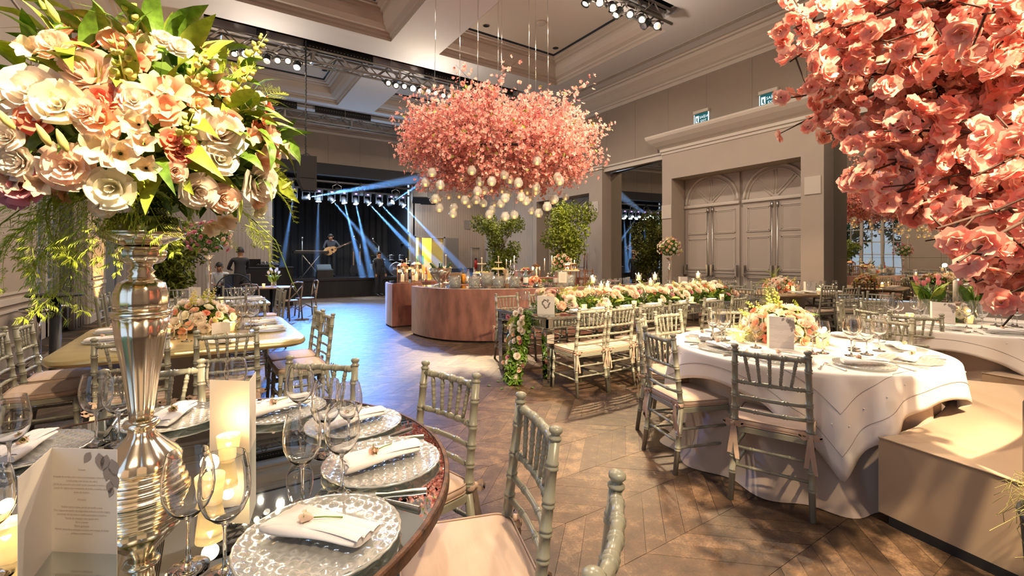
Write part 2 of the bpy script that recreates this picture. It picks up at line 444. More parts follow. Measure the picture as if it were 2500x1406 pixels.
for (a, b, c, d) in COF:
    prof = [(0, 0), (0, .07), (.05, .09), (.06, .14), (.16, .18), (.26, .27), (.32, .40), (.33, .46), (.40, .47), (.40, .52), (.50, .54), (.50, .58), (.56, .58)]
    m = MB().loft([rect(a + p, b - p, c + p, d - p, ZC + z) for p, z in prof])
    cf = obj('coffer_moulding', m.mesh('coffer_moulding', K['wallw'], False), cl)
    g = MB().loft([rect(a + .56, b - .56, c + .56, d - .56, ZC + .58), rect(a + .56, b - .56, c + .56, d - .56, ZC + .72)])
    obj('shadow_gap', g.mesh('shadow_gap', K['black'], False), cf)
    obj('coffer_panel', bxm('coffer_panel', K['panel'], a + .60, b - .60, c + .60, d - .60, ZC + .62, ZC + .70), cl)
for (a, b, c, d) in SLOT:
    m = MB().loft([rect(a, b, c, d, ZC), rect(a, b, c, d, ZC + .18)])
    s = obj('truss_slot', m.mesh('slot_lip', K['ceil'], False), cl)
    m = MB().loft([rect(a, b, c, d, ZC + .18), rect(a, b, c, d, ZC + .8)], cap1=True)
    obj('slot_interior', m.mesh('slot_interior', K['black'], False), s)
prof = [(0, ZW), (.03, ZW + .01), (.045, ZW + .10), (.09, ZW + .12), (.10, ZW + .16), (.16, ZW + .20), (.30, ZW + .33), (.42, ZW + .42), (.45, ZW + .50), (.52, ZW + .51), (.54, ZC), (.60, ZC)]
m = MB().loft([rect(XL + p, XR - p, YN + p, YF - p, z) for p, z in prof])
struct('trim_1', m.mesh('crown_moulding', K['wallw'], False))
# ---------------------------------------------------------------- right wall
wr = struct('wall_right', MB().box(XR, XR + .2, YN, YF, 4.3, ZW + .1).box(XR, XR + .2, 14.85, YF, 0, 4.3).box(XR, XR + .2, YN, 1.6, 0, 4.3)
    .box(XR + .26, XR + .4, 8.58, 11.0, .66, 4.3).box(XR + .4, XR + .5, 1.5, 4.42, .9, 4.3).mesh('wall_right', K['wall'], False))
y = -4.9
while y < 18.9:
    y1 = min(y + 1.22, 18.95)
    obj('wall_panel', bxm('wall_panel', K['walldim'], XR - .015, XR + .01, y + .003, y1 - .003, 4.46, 6.29), wr)
    y = y1
# bead boards of the plain far end
for i in range(34):
    obj('bead_board', bxm('bead_board', K['wall'], XR - .012, XR + .01, 14.88 + i * .121, 14.88 + (i + 1) * .121 - .008, .18, 4.28), wr) if i % 1 == 0 else None
def portal(y0, y1, o0, o1, n):
    # projecting surround, deep reveal and a pair of arched double doors
    F, B, TOP = 10.8, 11.38, 3.66
    m = MB().box(F, XR + .5, y0, o0, 0, 4.36).box(F, XR + .5, o1, y1, 0, 4.36).box(F, XR + .5, o0, o1, TOP, 4.36)
    t = struct('trim_%d' % n, m.mesh('portal_surround', K['wall'], False))
    pr = [(0, 4.36), (.02, 4.37), (.02, 4.43), (.05, 4.45), (.05, 4.52), (.08, 4.55), (.14, 4.60), (.24, 4.70), (.32, 4.80), (.34, 4.86), (.34, 4.90)]
    if n == 3: pr = [(0, 4.36), (.03, 4.37), (.03, 4.42), (.06, 4.45), (.06, 4.50)]
    m = MB().loft([rect(F - p, XR, y0 - p, y1 + p, z) for p, z in pr], cap1=True)
    obj('cornice', m.mesh('portal_cornice', K['wallw'], False), t)
    w = (o1 - o0 - .12) / 2
    back = bxm('door_wall', K['door'], B + .05, B + .12, o0, o1, 0, TOP + .05)
    obj('door_backing', back, t)
    for u in range(2):
        a = o0 + .02 + u * (w + .08); b = a + w; c = (a + b) / 2; rad = w / 2 - .04; z0 = 2.92
        d = struct('door_%d' % (n * 2 + u), bxm('door_frame', K['door'], B - .0, B + .05, a, b, 2.84, TOP + .03))
        arc = [(B - .01, c + rad * math.cos(q * PI / 24), z0 + rad * math.sin(q * PI / 24)) for q in range(25)]
        obj('arch_moulding', MB().tube(arc, .035, 6).mesh('arch_moulding', K['wallw']), d)
        arc = [(B - .01, c + (rad - .1) * math.cos(q * PI / 24), z0 + (rad - .1) * math.sin(q * PI / 24)) for q in range(25)]
        obj('arch_moulding', MB().tube(arc, .014, 6).mesh('arch_moulding', K['wallw']), d)
        for g in (45, 90, 135):
            e = (math.cos(math.radians(g)), math.sin(math.radians(g)))
            sp = MB()
            for off in (-.035, .035):
                sp.tube([(B - .005, c + e[0] * .08 - off * e[1], z0 + e[1] * .08 + off * e[0]), (B - .005, c + e[0] * (rad - .1) - off * e[1], z0 + e[1] * (rad - .1) + off * e[0])], .013, 5)
            obj('fan_spoke', sp.mesh('fan_spoke', K['wallw']), d)
        obj('transom_rail', bxm('transom_rail', K['wallw'], B - .05, B + .02, a, b, 2.84, 2.92, bevel=.012), d)
        lw = w / 2
        for s in range(2):
            p, q = a + s * lw + .006, a + (s + 1) * lw - .006
            lf = obj('door_leaf', bxm('door_leaf', K['door'], B, B + .05, p, q, .01, 2.84), d)
            for (r0, r1) in ((.25, .95), (1.12, 1.98), (2.1, 2.72)):
                fr = MB()
                for k, (t0, t1) in enumerate(((0, .018), (.03, .008))):
                    y2, y3 = p + .11 + t0, q - .11 - t0; z2, z3 = r0 + t0, r1 - t0; h = t1 + .004
                    fr.box(B - h, B, y2, y3, z2, z2 + .016).box(B - h, B, y2, y3, z3 - .016, z3).box(B - h, B, y2, y2 + .016, z2, z3).box(B - h, B, y3 - .016, y3, z2, z3)
                obj('panel_moulding', fr.mesh('panel_moulding', K['wallw'], False), lf)
            if n == 2:
                e = q - .06 if s == 0 else p + .06
                rod = MB().tube([(B - .04, e, .1), (B - .04, e, 2.8)], .012, 6).box(B - .06, B, e - .02, e + .02, 2.68, 2.80)
                obj('vertical_rod', rod.mesh('vertical_rod', K['steel']), lf)
                bar = MB().tube([(B - .10, p + .06, 1.03), (B - .10, q - .06, 1.03)], .016, 6).box(B - .11, B, p + .03, p + .08, .98, 1.26).box(B - .11, B, q - .08, q - .03, .98, 1.26)
                obj('panic_bar', bar.mesh('panic_bar', K['steel'], True, 35), lf)
            else:
                e = q - .07 if s == 0 else p + .07
                obj('pull_handle', MB().tube([(B, e, 1.0), (B - .07, e, 1.0), (B - .07, e, 1.6), (B, e, 1.6)], .015, 6).mesh('pull_handle', K['copper']), lf)
    return t
portal(4.45, 8.58, 4.90, 8.26, 2)
portal(10.98, 14.85, 11.6, 14.6, 3)
# mirrors with their panel joints
mir = thing('wall_mirror', 'tall dark wall mirror reflecting the blue stage beams between the two doorways', 'mirror', T(XR + .22, 10.97, 0, math.radians(-5)))
for i in range(4):
    a = -2.4 + i * .6
    obj('mirror_panel', bxm('mirror_panel', K['mirror'], 0, .02, a, a + .597, .66, 4.28), mir)
mir2 = thing('wall_mirror', 'tall wavy wall mirror beside the panelled doors', 'mirror', T(XR + .26, 4.46, 0, math.radians(-5)))
for i in range(3):
    a = -2.7 + i * .9
    obj('mirror_panel', bxm('mirror_panel', K['mirror2'], 0, .02, a, a + .897, 1.45, 4.36), mir2)
    obj('mirror_panel', bxm('mirror_panel', K['mirror2'], 0, .02, a, a + .897, .62, 1.446), mir2)
struct('trim_5', MB().box(10.88, XR + .02, 8.58, 15.3, 4.28, 4.46).box(10.84, XR + .02, 8.58, 15.3, 4.42, 4.47).box(10.84, XR + .02, 1.5, 4.45, 4.33, 4.5).mesh('mirror_architrave', K['wallw'], False))
struct('trim_6', MB().box(10.9, XR + .2, 8.58, 10.98, 0, .66).box(10.86, XR + .2, 8.58, 10.98, .62, .68).box(10.97, XR + .2, 1.5, 4.45, 0, .60).mesh('wainscot', K['wall'], False))
# far wall: plain bay with a lit service door, stage opening
wf = struct('wall_far', MB().box(XL - .5, XR + .2, YF, YF + .2, 5.0, ZW + .1).box(7.3, 7.5, YF, YF + .2, 0, 5).box(XL - .5, 1.95, YF, YF + .2, 0, 5).box(8.86, XR + .2, YF, YF + .2, 0, 5).box(7.4, 8.9, YF, YF + .2, 2.38, 5).mesh('wall_far', K['wall'], False))
for i in range(18):
    obj('bead_board', bxm('bead_board', K['wall'], 8.88 + i * .118, 8.88 + (i + 1) * .118 - .008, YF - .012, YF + .01, .12, 4.98), wf)
for i in range(35):
    obj('bead_board', bxm('bead_board', K['wall'], XL + i * .118, XL + (i + 1) * .118 - .008, YF - .012, YF + .01, .12, 4.98), wf)
for i in range(12):
    obj('bead_board', bxm('bead_board', K['wall'], 7.47 + i * .118, 7.47 + (i + 1) * .118 - .008, YF - .012, YF + .01, 2.42, 4.98), wf)
for i in range(8):
    obj('wall_panel', bxm('wall_panel', K['walldim'], XL + i * 1.22 + .003, XL + (i + 1) * 1.22 - .003, YF - .015, YF + .01, 5.06, 6.29), wf)
yel = mat('service_room_yellow', (0.75, 0.58, 0.16), 0.7)
sr = struct('door_9', MB().box(7.3, 9.0, YF + 1.6, YF + 1.65, 0, 2.6).box(7.3, 7.35, YF + .2, YF + 1.6, 0, 2.6).box(8.95, 9.0, YF + .2, YF + 1.6, 0, 2.6).box(7.3, 9, YF + .2, YF + 1.6, 2.5, 2.55).mesh('service_room', yel, False))
obj('door_casing', MB().box(7.44, 7.52, YF - .03, YF + .22, 0, 2.4).box(8.84, 8.9, YF - .03, YF + .22, 0, 2.4).box(7.44, 8.9, YF - .03, YF + .22, 2.34, 2.42).box(7.72, 7.80, YF - .02, YF + .2, 0, 2.34).mesh('door_casing', K['door'], False), sr)
obj('door_leaf', bxm('door_leaf', yel, 8.30, 8.86, YF + .10, YF + .15, 0.02, 2.34), sr)
notice = bxm('notice', K['paper'], 0, .30, 0, .006, 0, .38)
for (x, z) in ((7.86, 1.30), (7.95, 1.75), (8.15, .9)):
    obj('notice', notice, sr, T(x, YF + 1.58, z))
board = bxm('notice_board', mat('teal_board', (0.05, 0.30, 0.30), 0.6), 0, .34, 0, .01, 0, .42)
obj('notice_board', board, sr, T(7.85, YF + 1.57, 1.0)); obj('notice_board', board, sr, T(8.2, YF + 1.57, 1.15))
light('service_room_lamp', 'POINT', (8.1, YF + .9, 2.3), 60, (1.0, 0.85, 0.45), None, .1)
struct('door_10', bxm('grey_door', mat('grey_door', (0.20, 0.18, 0.16), 0.6), 8.92, 9.55, YF - .08, YF - .02, 0, 2.36))
struct('baseboard_far', bxm('baseboard', K['wallw'], 8.9, XR, YF - .03, YF, 0, .12))
# left wall with tall arched windows
WIN = [(-2.6, 1.0), (4.25, 7.8), (9.85, 13.4), (15.5, 18.7)]
SPR = 4.0
lw_ = MB()
ys = [YN] + [v for w in WIN for v in w] + [YF]
for i in range(0, len(ys), 2): lw_.box(XL - .45, XL, ys[i], ys[i+1], 0, ZW + .1)
for (a, b) in WIN:
    c, r = (a + b) / 2, (b - a) / 2; n = 20
    pts = [(c - r * math.cos(PI * k / n), SPR + r * .98 * math.sin(PI * k / n)) for k in range(n + 1)]
    for k in range(n):
        (p, q), (s, t) = pts[k], pts[k+1]
        lw_.poly([(XL, p, q), (XL, s, t), (XL, s, ZW + .1), (XL, p, ZW + .1)], (-.45, 0, 0))
wl = struct('wall_left', lw_.mesh('wall_left', K['wall'], False))
for (a, b) in ((8.0, 9.8), (13.6, 15.3), (1.3, 4.0)):
    fr = MB()
    for (z0, z1) in ((.25, .75), (.95, 4.9)):
        fr.box(XL, XL + .02, a + .2, b - .2, z0, z0 + .03).box(XL, XL + .02, a + .2, b - .2, z1 - .03, z1).box(XL, XL + .02, a + .2, a + .23, z0, z1).box(XL, XL + .02, b - .23, b - .2, z0, z1)
    fr.box(XL, XL + .03, a - .1, b + .1, .82, .90).box(XL, XL + .03, a - .1, b + .1, 0, .16)
    obj('panel_moulding', fr.mesh('panel_moulding', K['wallw'], False), wl)
pane = {}
def window(n, a, b, leaves=4):
    c, r = (a + b) / 2, (b - a) / 2; X = XL - .30
    fr = MB()
    lw = (b - a) / leaves
    for k in range(leaves + 1):
        y = a + k * lw
        fr.box(X - .04, X + .04, max(a, y - .06), min(b, y + .06), 0, SPR)
    fr.box(X - .05, X + .05, a, b, SPR - .06, SPR + .06).box(X - .04, X + .04, a, b, 0, .45)
    arc = [(X, c + (r - .05) * math.cos(q * PI / 24), SPR + (r - .05) * math.sin(q * PI / 24)) for q in range(25)]
    fr.tube(arc, .05, 6)
    arc = [(X, c + r * .5 * math.cos(q * PI / 24), SPR + r * .5 * math.sin(q * PI / 24)) for q in range(25)]
    fr.tube(arc, .02, 6)
    for g in range(30, 180, 30):
        fr.tube([(X, c, SPR), (X, c + (r - .05) * math.cos(math.radians(g)), SPR + (r - .05) * math.sin(math.radians(g)))], .02, 5)
    w = struct('window_%d' % n, fr.mesh('window_frame', K['wallw'], False))
    rows = [.45 + i * (SPR - .5) / 6 for i in range(7)]
    br = MB()
    for k in range(leaves):
        y = a + (k + .5) * lw
        br.box(X - .02, X + .02, y - .015, y + .015, .45, SPR)
        for z in rows[1:-1]: br.box(X - .02, X + .02, a + k * lw, a + (k + 1) * lw, z - .018, z + .018)
        for h in (0, 1):
            for i in range(6):
                key = (round(lw, 3),)
                if key not in pane: pane[key] = bxm('pane', K['glass'], -.002, .002, 0, lw / 2, 0, (SPR - .5) / 6)
                obj('pane', pane[key], w, T(X, a + k * lw + h * lw / 2, rows[i]))
    obj('glazing_bars', br.mesh('glazing_bars', K['wallw'], False), w)
    return w
window(1, 9.85, 13.4); window(2, 4.25, 7.8)
# curtains
curt = mat('slate_curtain', (0.24, 0.20, 0.18), 0.9, sheen=0.3)
def curtain(y0, y1, x, label, z1=5.2, folds=7):
    rings = []
    for s in range(9):
        t = s / 8; z = .03 + (z1 - .03) * t; k = .75 + .25 * abs(t - .35)
        ring = []
        for i in range(folds * 8 + 1):
            u = i / (folds * 8)
            ring.append((x + .055 * math.sin(u * folds * 2 * PI + .4 * math.sin(5 * t)) * (1 - .3 * t) + .02 * math.sin(9 * u + 3 * t), y0 + (y1 - y0) * (.5 + (u - .5) * k), z))
        rings.append(ring)
    o = obj('curtain', MB().loft(rings, close=False).mesh('curtain', curt)); tag(o, label, 'curtain')
    md = o.modifiers.new('thickness', 'SOLIDIFY'); md.thickness = .006
    return o
curtain(12.2, 13.3, XL - .08, 'slate grey curtain gathered beside the blue lit window behind the tall table')
curtain(16.9, 18.4, XL - .02, 'dark curtain hanging past the amber lit wall panel', folds=8)
curtain(4.3, 5.0, XL - .08, 'slate grey curtain gathered at the window mirrored beside the sofa', folds=5)
curtain(7.1, 7.75, XL - .08, 'slate grey curtain gathered at the window mirrored behind the blossom cloud', folds=5)
wn = struct('wall_near', bxm('wall_near', K['wall'], XL - .5, XR + .5, YN - .2, YN, 0, ZW + .1))
# park outside the windows
gr = struct('ground_outside', bxm('lawn', K['leafo'], -16, XL - .5, -6, 22, -.3, -.05))
def leaf_cloud(mb, c, rad, n, size, rnd, flat=.8):
    for _ in range(n):
        d = Vector((rnd.gauss(0, 1), rnd.gauss(0, 1), rnd.gauss(0, 1))).normalized()
        p = Vector(c) + Vector((d.x * rad[0], d.y * rad[1], d.z * rad[2])) * (rnd.random() ** .4)
        q = Vector((rnd.gauss(0, 1), rnd.gauss(0, 1), rnd.gauss(0, 1) + flat)).normalized()
        m = aim(p, q, rnd.random() * 6.28, size * rnd.uniform(.7, 1.3)); b = len(mb.v)
        mb.v += [tuple(m @ Vector(t)) for t in ((0, -.5, 0), (.24, -.05, .06), (0, .55, -.04), (-.24, -.05, .06))]
        mb.f += [(b, b + 1, b + 2), (b, b + 2, b + 3)]
R2 = random.Random(3)
for i, (x, y, h) in enumerate([(-6.5, 3.5, 5.5), (-7.5, 6.4, 6.5), (-6.2, 9.2, 5.2), (-8, 12, 6.8), (-6.6, 15.2, 5.6), (-9.5, 8, 8.5)]):
    t = thing('park_tree', ('leafy park tree seen through the window, ' + ['first', 'second', 'third', 'fourth', 'fifth', 'tallest'][i] + ' along the glass'), 'tree', T(x, y, -.05))
    obj('trunk', MB().tube([(0, 0, 0), (.1, 0, h * .3), (0, .1, h * .6)], [.2, .15, .1], 8).mesh('trunk', K['barkl']), t)
    mb = MB()
    leaf_cloud(mb, (0, 0, h * .62), (1.9, 1.9, h * .38), 1500, .34, R2)
    o = obj('foliage', mb.raw('foliage', K['leafo'], False), t); o['kind'] = 'stuff'
# ---------------------------------------------------------------- ceiling fittings
def diffuser(x, y0, y1, label):
    t = thing('air_diffuser', label, 'air vent', T(x, y0, ZC))
    obj('backing', bxm('diffuser_backing', K['black'], -.07, .07, 0, y1 - y0, -.004, .002), t)
    sl = bxm('diffuser_slat', K['wallw'], -.006, .006, 0, y1 - y0, -.012, .0)
    for k in range(5): obj('slat', sl, t, T(-.07 + k * .035, 0, 0))
diffuser(10.02, -2, 17.5, 'long slotted air diffuser along the panelled wall side of ceiling')
diffuser(-.95, -2, 17.5, 'long slotted air diffuser along the window side of ceiling')
can = MB().lathe([(.10, -.006), (.085, -.008), (.08, .05), (0, .05)], 16).mesh('downlight_can', K['black'])
ring = MB().lathe([(.105, 0), (.105, -.008), (.085, -.008), (.085, 0)], 16, cap=False).mesh('downlight_ring', K['wallw'])
for i, (x, y, w) in enumerate([(2.9, 10.2, 'beside the near truss slot'), (3.1, 15.6, 'in the coffer over the dance floor'), (6.0, 10.3, 'in the coffer over the blossom cloud'), (8.3, 10.3, 'in the corner by the panelled wall'), (6.0, 15.2, 'in the coffer towards the far corner'), (8.2, 8.0, 'under the sparkling truss lamps')]):
    t = thing('recessed_downlight', 'round black recessed downlight ' + w, 'downlight', T(x, y, ZC + .62))
    obj('can', can, t); obj('trim_ring', ring, t)
det = MB().lathe([(.13, 0), (.13, -.02), (.10, -.05), (.03, -.06), (0, -.06)], 20).mesh('detector', K['wallw'])
for (x, y, z, w) in ((7.1, 9.4, ZC + .62, 'over the blossom cloud'), (-.75, 11.6, ZC, 'beside the window side air slot')):
    tag(obj('smoke_detector', det, None, T(x, y, z)), 'round white smoke detector ' + w, 'smoke detector')
spk = MB().box(0, .02, -.16, .16, -.19, .19).mesh('speaker_plate', K['wallw'], False)
for (y, z, w) in ((4.66, 3.0, 'on the pier beside the wavy mirror'), (8.42, 2.75, 'on the narrow pier left of the panelled doors'), (11.3, 3.15, 'on the far pier before the dark mirror')):
    tag(obj('wall_speaker', spk, None, T(10.78, y, z)), 'square painted speaker grille ' + w, 'speaker grille')
tag(obj('wall_speaker', bxm('speaker_plate', K['steel'], -.15, .15, -.03, 0, -.2, .2), None, T(10.03, 18.98, 3.0)), 'grey square speaker grille on the far bead board wall', 'speaker grille')
# exit signs
sg = emis('exit_sign_face', (0.03, 0.16, 0.17), .6); sw = emis('exit_sign_white', (0.9, 1.0, 1.0), 1.1)
S1, S2 = text_mesh('SAÍDA', .095, sw, 'LEFT'), text_mesh('EXIT', .085, sw, 'LEFT')
TXT = Matrix(((0, 0, -1, 0), (-1, 0, 0, 0), (0, 1, 0, 0), (0, 0, 0, 1)))   # text facing -X, reading towards -Y
for (y, w) in ((7.42, 'nearer the dark wall mirror'), (5.66, 'nearer the pink blossom tree')):
    t = thing('exit_sign', 'small illuminated green exit sign high on panelled wall, ' + w, 'exit sign', T(XR - .02, y, 5.15))
    obj('housing', bxm('sign_housing', K['wallw'], -.10, 0, -.22, .22, .15, .23, bevel=.01), t)
    f = obj('face', bxm('sign_face', sg, -.05, -.035, -.20, .20, -.13, .14), t)
    obj('border', MB().box(-.056, -.03, -.21, .21, -.165, -.13).box(-.056, -.03, -.215, -.20, -.13, .14).box(-.056, -.03, .20, .215, -.13, .14).mesh('sign_border', sw, False), t)
    obj('lettering', S1, f, Matrix.Translation((-.054, .05, .035)) @ TXT)
    obj('lettering', S2, f, Matrix.Translation((-.054, .02, -.065)) @ TXT)
    obj('running_man', MB().box(-.056, -.052, .07, .17, -.085, .09).mesh('pictogram', sw, False), f)
    obj('running_man', MB().box(-.059, -.055, .105, .14, -.05, .04).box(-.059, -.055, .085, .12, -.075, -.05).mesh('pictogram', sg, False), f)
# ---------------------------------------------------------------- lighting trusses and lamps
def truss(x0, x1, y, z, label, fine=True, pitch=.32, w=.29):
    t = thing('lighting_truss', label, 'truss', T(x0, y, z)); L = x1 - x0
    ch = MB().tube([(0, 0, 0), (L, 0, 0)], .030, 8).mesh('truss_chord', K['alu'])
    for (a, b) in ((-w/2, 0), (w/2, 0), (-w/2, w), (w/2, w)): obj('chord', ch, t, T(0, a, b))
    n = int(L / pitch)
    def diag(p0, p1): return MB().tube([p0, p1], .016, 6).mesh('truss_brace', K['alu'])
    up, dn = diag((0, 0, 0), (pitch, 0, w)), diag((0, 0, w), (pitch, 0, 0))
    hz, hz2 = diag((0, -w/2, 0), (pitch, w/2, 0)), diag((0, w/2, 0), (pitch, -w/2, 0))
    if fine:
        for i in range(n):
            for s in (-w/2, w/2): obj('brace', up if i % 2 == 0 else dn, t, T(i * pitch, s, 0))
            obj('brace', hz if i % 2 == 0 else hz2, t, T(i * pitch, 0, 0))
    else:
        mb = MB()
        for i in range(n):
            for s in (-w/2, w/2):
                q = [(i * pitch, s, 0), ((i + 1) * pitch, s, w)] if i % 2 == 0 else [(i * pitch, s, w), ((i + 1) * pitch, s, 0)]
                mb.tube(q, .016, 5)
        o = obj('braces', mb.mesh('truss_braces', K['alu']), t); o['kind'] = 'stuff'
    for x in (L * .12, L * .5, L * .88): obj('hanger', MB().tube([(x, 0, w), (x, 0, ZC + .5 - z)], .012, 6).mesh('hanger', K['steel']), t)
    for i in range(0, n, 7):
        obj('end_frame', MB().box(-.03, .03, -w/2, -w/2 + .03, 0, w).box(-.03, .03, w/2 - .03, w/2, 0, w).box(-.03, .03, -w/2, w/2, -.015, .015).mesh('end_frame', K['alu'], False), t, T(i * pitch, 0, 0))
    return t
truss(-.05, 8.5, 12.5, 6.38, 'aluminium lattice lighting truss with two rows of warm lamps')
truss(3.6, 8.35, 6.52, 6.5, 'short lattice truss with sparkling lamps beside the panelled wall')
truss(-.05, 8.5, 17.65, 6.32, 'far lattice truss without lamps above the stage front', fine=False)
lamp_h = MB().lathe([(.0, .0), (.05, 0), (.075, -.03), (.08, -.08), (.08, -.20), (.086, -.20), (.086, -.22), (.075, -.22), (.07, -.19)], 14, cap=False).mesh('lamp_housing', K['dark'])
lamp_y = MB().tube([(-.10, 0, -.12), (-.10, 0, .03), (0, 0, .10), (.10, 0, .03), (.10, 0, -.12)], .010, 5).mesh('lamp_yoke', K['dark'])
lens_on = MB().lathe([(0, -.205), (.058, -.20)], 14, cap=False).mesh('lamp_lens', emis('lamp_glow', (1.0, 0.76, 0.42), 14))
lens_hot = MB().lathe([(0, -.215), (.080, -.21)], 14, cap=False).mesh('lamp_lens', emis('lamp_glow_strong', (1.0, 0.80, 0.50), 260))
lens_off = MB().lathe([(0, -.205), (.072, -.20)], 14, cap=False).mesh('lamp_lens', K['steel'])
def par(p, target, label, group, mode):
    d = Vector(target) - Vector(p)
    m = aim(p, -d)
    t = thing('spot_lamp', label, 'spotlight', m, group)
    h = obj('housing', lamp_h, t); obj('yoke', lamp_y, t, T(0, 0, .02))
    obj('lens', (lens_off, lens_on, lens_hot)[mode], t)
def row(x0, dx, y, z, modes, targets, where):
    n = len(modes)
    for i, md in enumerate(modes):
        st = ('unlit' if md == 0 else 'glowing' if md == 1 else 'dazzling') + ' spot lamp %s, ' % where
        st += ['first', 'second', 'third', 'fourth', 'fifth', 'sixth', 'seventh', 'eighth', 'ninth'][i] + ' from the window side'
        par((x0 + i * dx, y, z), targets[i % len(targets)], st, 'lamps ' + where, md)
row(.05, .225, 12.42, 6.28, [1, 1, 1, 2, 1, 0, 1, 1, 2], [(0, 5, .8), (-.3, 1.7, 1.4), (.2, 8.6, .9)], 'under the window end of the long truss')
row(4.05, .24, 12.42, 6.28, [1, 1, 1, 2, 1, 1, 1, 1, 1], [(4.5, 7, 3.4), (4, 4.5, .9), (3.7, 1.7, .9)], 'under the middle of the long truss')
row(5.75, .28, 6.45, 6.42, [2, 1, 1, 1, 1, 1, 1, 0, 0], [(3.7, 1.7, .8), (4.4, 7, 3.2), (1, 2, .8)], 'on the short truss by the panelled wall')
# hoists and perforated trays in the slots
perf = emis('tray_hole_light', (0.8, 0.8, 0.8), .55)
for i, (x0, x1, y) in enumerate(((2.0, 3.75, 12.60), (5.25, 7.0, 12.60), (.6, 2.6, 17.75), (3.2, 5.2, 17.75))):
    t = thing('perforated_tray', 'black perforated tray in the ceiling slot, ' + ('near slot towards the windows', 'near slot over the blossom cloud', 'far slot towards the windows', 'far slot over the stage')[i], 'tray', T(x0, y, 6.72))
    obj('tray', bxm('tray_body', K['black'], 0, x1 - x0, -.02, .02, 0, .30), t)
    hl = bxm('tray_hole_light', K['wallw'], -.012, .012, -.024, -.018, -.008, .008)  # pale dots coloured for the light showing through the holes
    for k in range(int((x1 - x0) / .085)):
        obj('hole_light', hl, t, T(.06 + k * .085, 0, .12))
hm = MB().box(-.10, .10, -.08, .08, 0, .26).mesh('hoist_body', K['black'], False); bev(hm, .02)
hk = MB().tube([(0, 0, 0), (0, 0, -.06), (.04, 0, -.10), (0, 0, -.14), (-.03, 0, -.11)], .01, 6).mesh('hoist_hook', K['steel'])
for (x, y, w) in ((1.05, 12.5, 'over the window end of the long truss'), (8.15, 12.5, 'over the panelled wall end of the long truss')):
    t = thing('chain_hoist', 'black chain hoist ' + w, 'hoist', T(x, y, 6.74)); obj('body', hm, t); obj('hook', hk, t)
chain = MB()
for i in range(60): chain.lathe([(.018, 0), (.022, .02), (.018, .04)], 6, (0.006 * (i % 2), 0, i * .048), False)
for (x, y, w) in ((2.0, 12.3, 'from the long truss'),):
    t = thing('speaker_hoist_chain', 'dark chain hanging ' + w + ' to the black line speaker', 'chain', T(x, y, 3.95)); o = obj('links', chain.raw('chain_links', K['dark']), t); o['kind'] = 'stuff'
t = thing('line_speaker', 'black line array loudspeaker hanging on a chain beside the stage', 'loudspeaker', T(2.02, 12.3, 3.1))
sb = MB().loft([rect(-.2, .2, -.2, .2, .85), rect(-.2, .2, -.2, .2, .25), rect(-.1, .2, -.2, .1, 0)], cap0=True, cap1=True)
obj('cabinet', sb.mesh('speaker_cabinet', K['black'], False), t); obj('bracket', MB().tube([(-.15, 0, .84), (0, 0, .95), (.15, 0, .84)], .012, 5).mesh('bracket', K['dark']), t)
obj('grille', bxm('speaker_grille', K['dark'], -.18, .18, -.215, -.2, .3, .82), t)
# the light these lamps throw
light('truss_spill_and_fill', 'POINT', (1.0, 12.1, 5.7), 75, SOFT, None, .05)
light('truss_spill_and_fill', 'POINT', (5.2, 12.1, 5.7), 100, SOFT, None, .05)
light('truss_spill_and_fill', 'POINT', (7.0, 6.3, 5.7), 80, SOFT, None, .05)
def spot(loc, tgt, pw, ang, blend=.35, size=.09, col=WARM): light('truss_and_fill_beam', 'SPOT', loc, pw, col, tgt, size, ang, blend)
spot((6.0, 6.4, 6.3), (3.72, 1.82, .8), 2400, 17.5, .5)
spot((6.6, 6.4, 6.3), (5.2, 4.5, .8), 3600, 50)
spot((6.3, 6.4, 6.3), (2.6, 2.2, 0), 1250, 30, .7)
spot((1.2, 12.3, 6.2), (-.1, 5.0, .8), 2600, 18)
spot((.6, 12.3, 6.2), (0, 8.7, 1.0), 1500, 26)
spot((5.8, 6.4, 6.3), (-.2, 1.6, 1.2), 3900, 17)
spot((5.9, 12.3, 6.2), (4.6, 7.2, 3.2), 2600, 40)
spot((1.2, -2.6, 6.3), (4.4, 7.0, 3.3), 3900, 24)  # fill from the added lamps behind the photographer
spot((6.2, 6.4, 6.3), (4.6, 7.2, 3.6), 1200, 75)
spot((7.4, 6.4, 6.3), (6.4, 1.3, .8), 2400, 26)
spot((7.6, 6.4, 6.3), (9.8, 4.6, .8), 1100, 30)
spot((6.5, 12.3, 6.2), (5.0, 7.9, 1.0), 4600, 32)
spot((2.4, -2.6, 6.3), (4.9, 7.2, .9), 1500, 22, .8)  # this fill also stands behind the photographer
spot((7.2, 12.3, 6.2), (9.1, 7.0, 1.0), 1100, 22)
# fill lamps on an unseen truss added behind the photographer
truss(-1.0, 5.4, -2.6, 6.42, 'added lattice truss behind the photographer, carrying unseen fill lamps', fine=False)
row(-.6, .68, -2.68, 6.34, [1] * 9, [(0, 2, 1.6), (3, 1.5, .8), (5, 5, .9)], 'on the added truss behind the photographer')
spot((1.6, -2.6, 6.3), (-.2, 1.75, 1.80), 8000, 9.5)
spot((3.2, -2.6, 6.3), (3.6, .6, .6), 700, 36)
spot((.6, -2.6, 6.3), (2.6, 2.4, .4), 1500, 56, .8)
spot((-.6, -2.6, 6.3), (-.2, 5.6, .6), 1700, 30, .8)
light('truss_spill_and_fill', 'POINT', (2.2, -2.3, 5.6), 190, SOFT, None, .05)  # bare fill point added to lift the near ceiling
spot((1.6, -2.6, 6.3), (5.4, 4.5, .8), 1300, 26, .8)
spot((1.2, -2.6, 6.3), (2.5, .7, 2.0), 5600, 26)
spot((5.0, -2.6, 6.3), (9.5, 6.5, 4.2), 700, 36, .8)
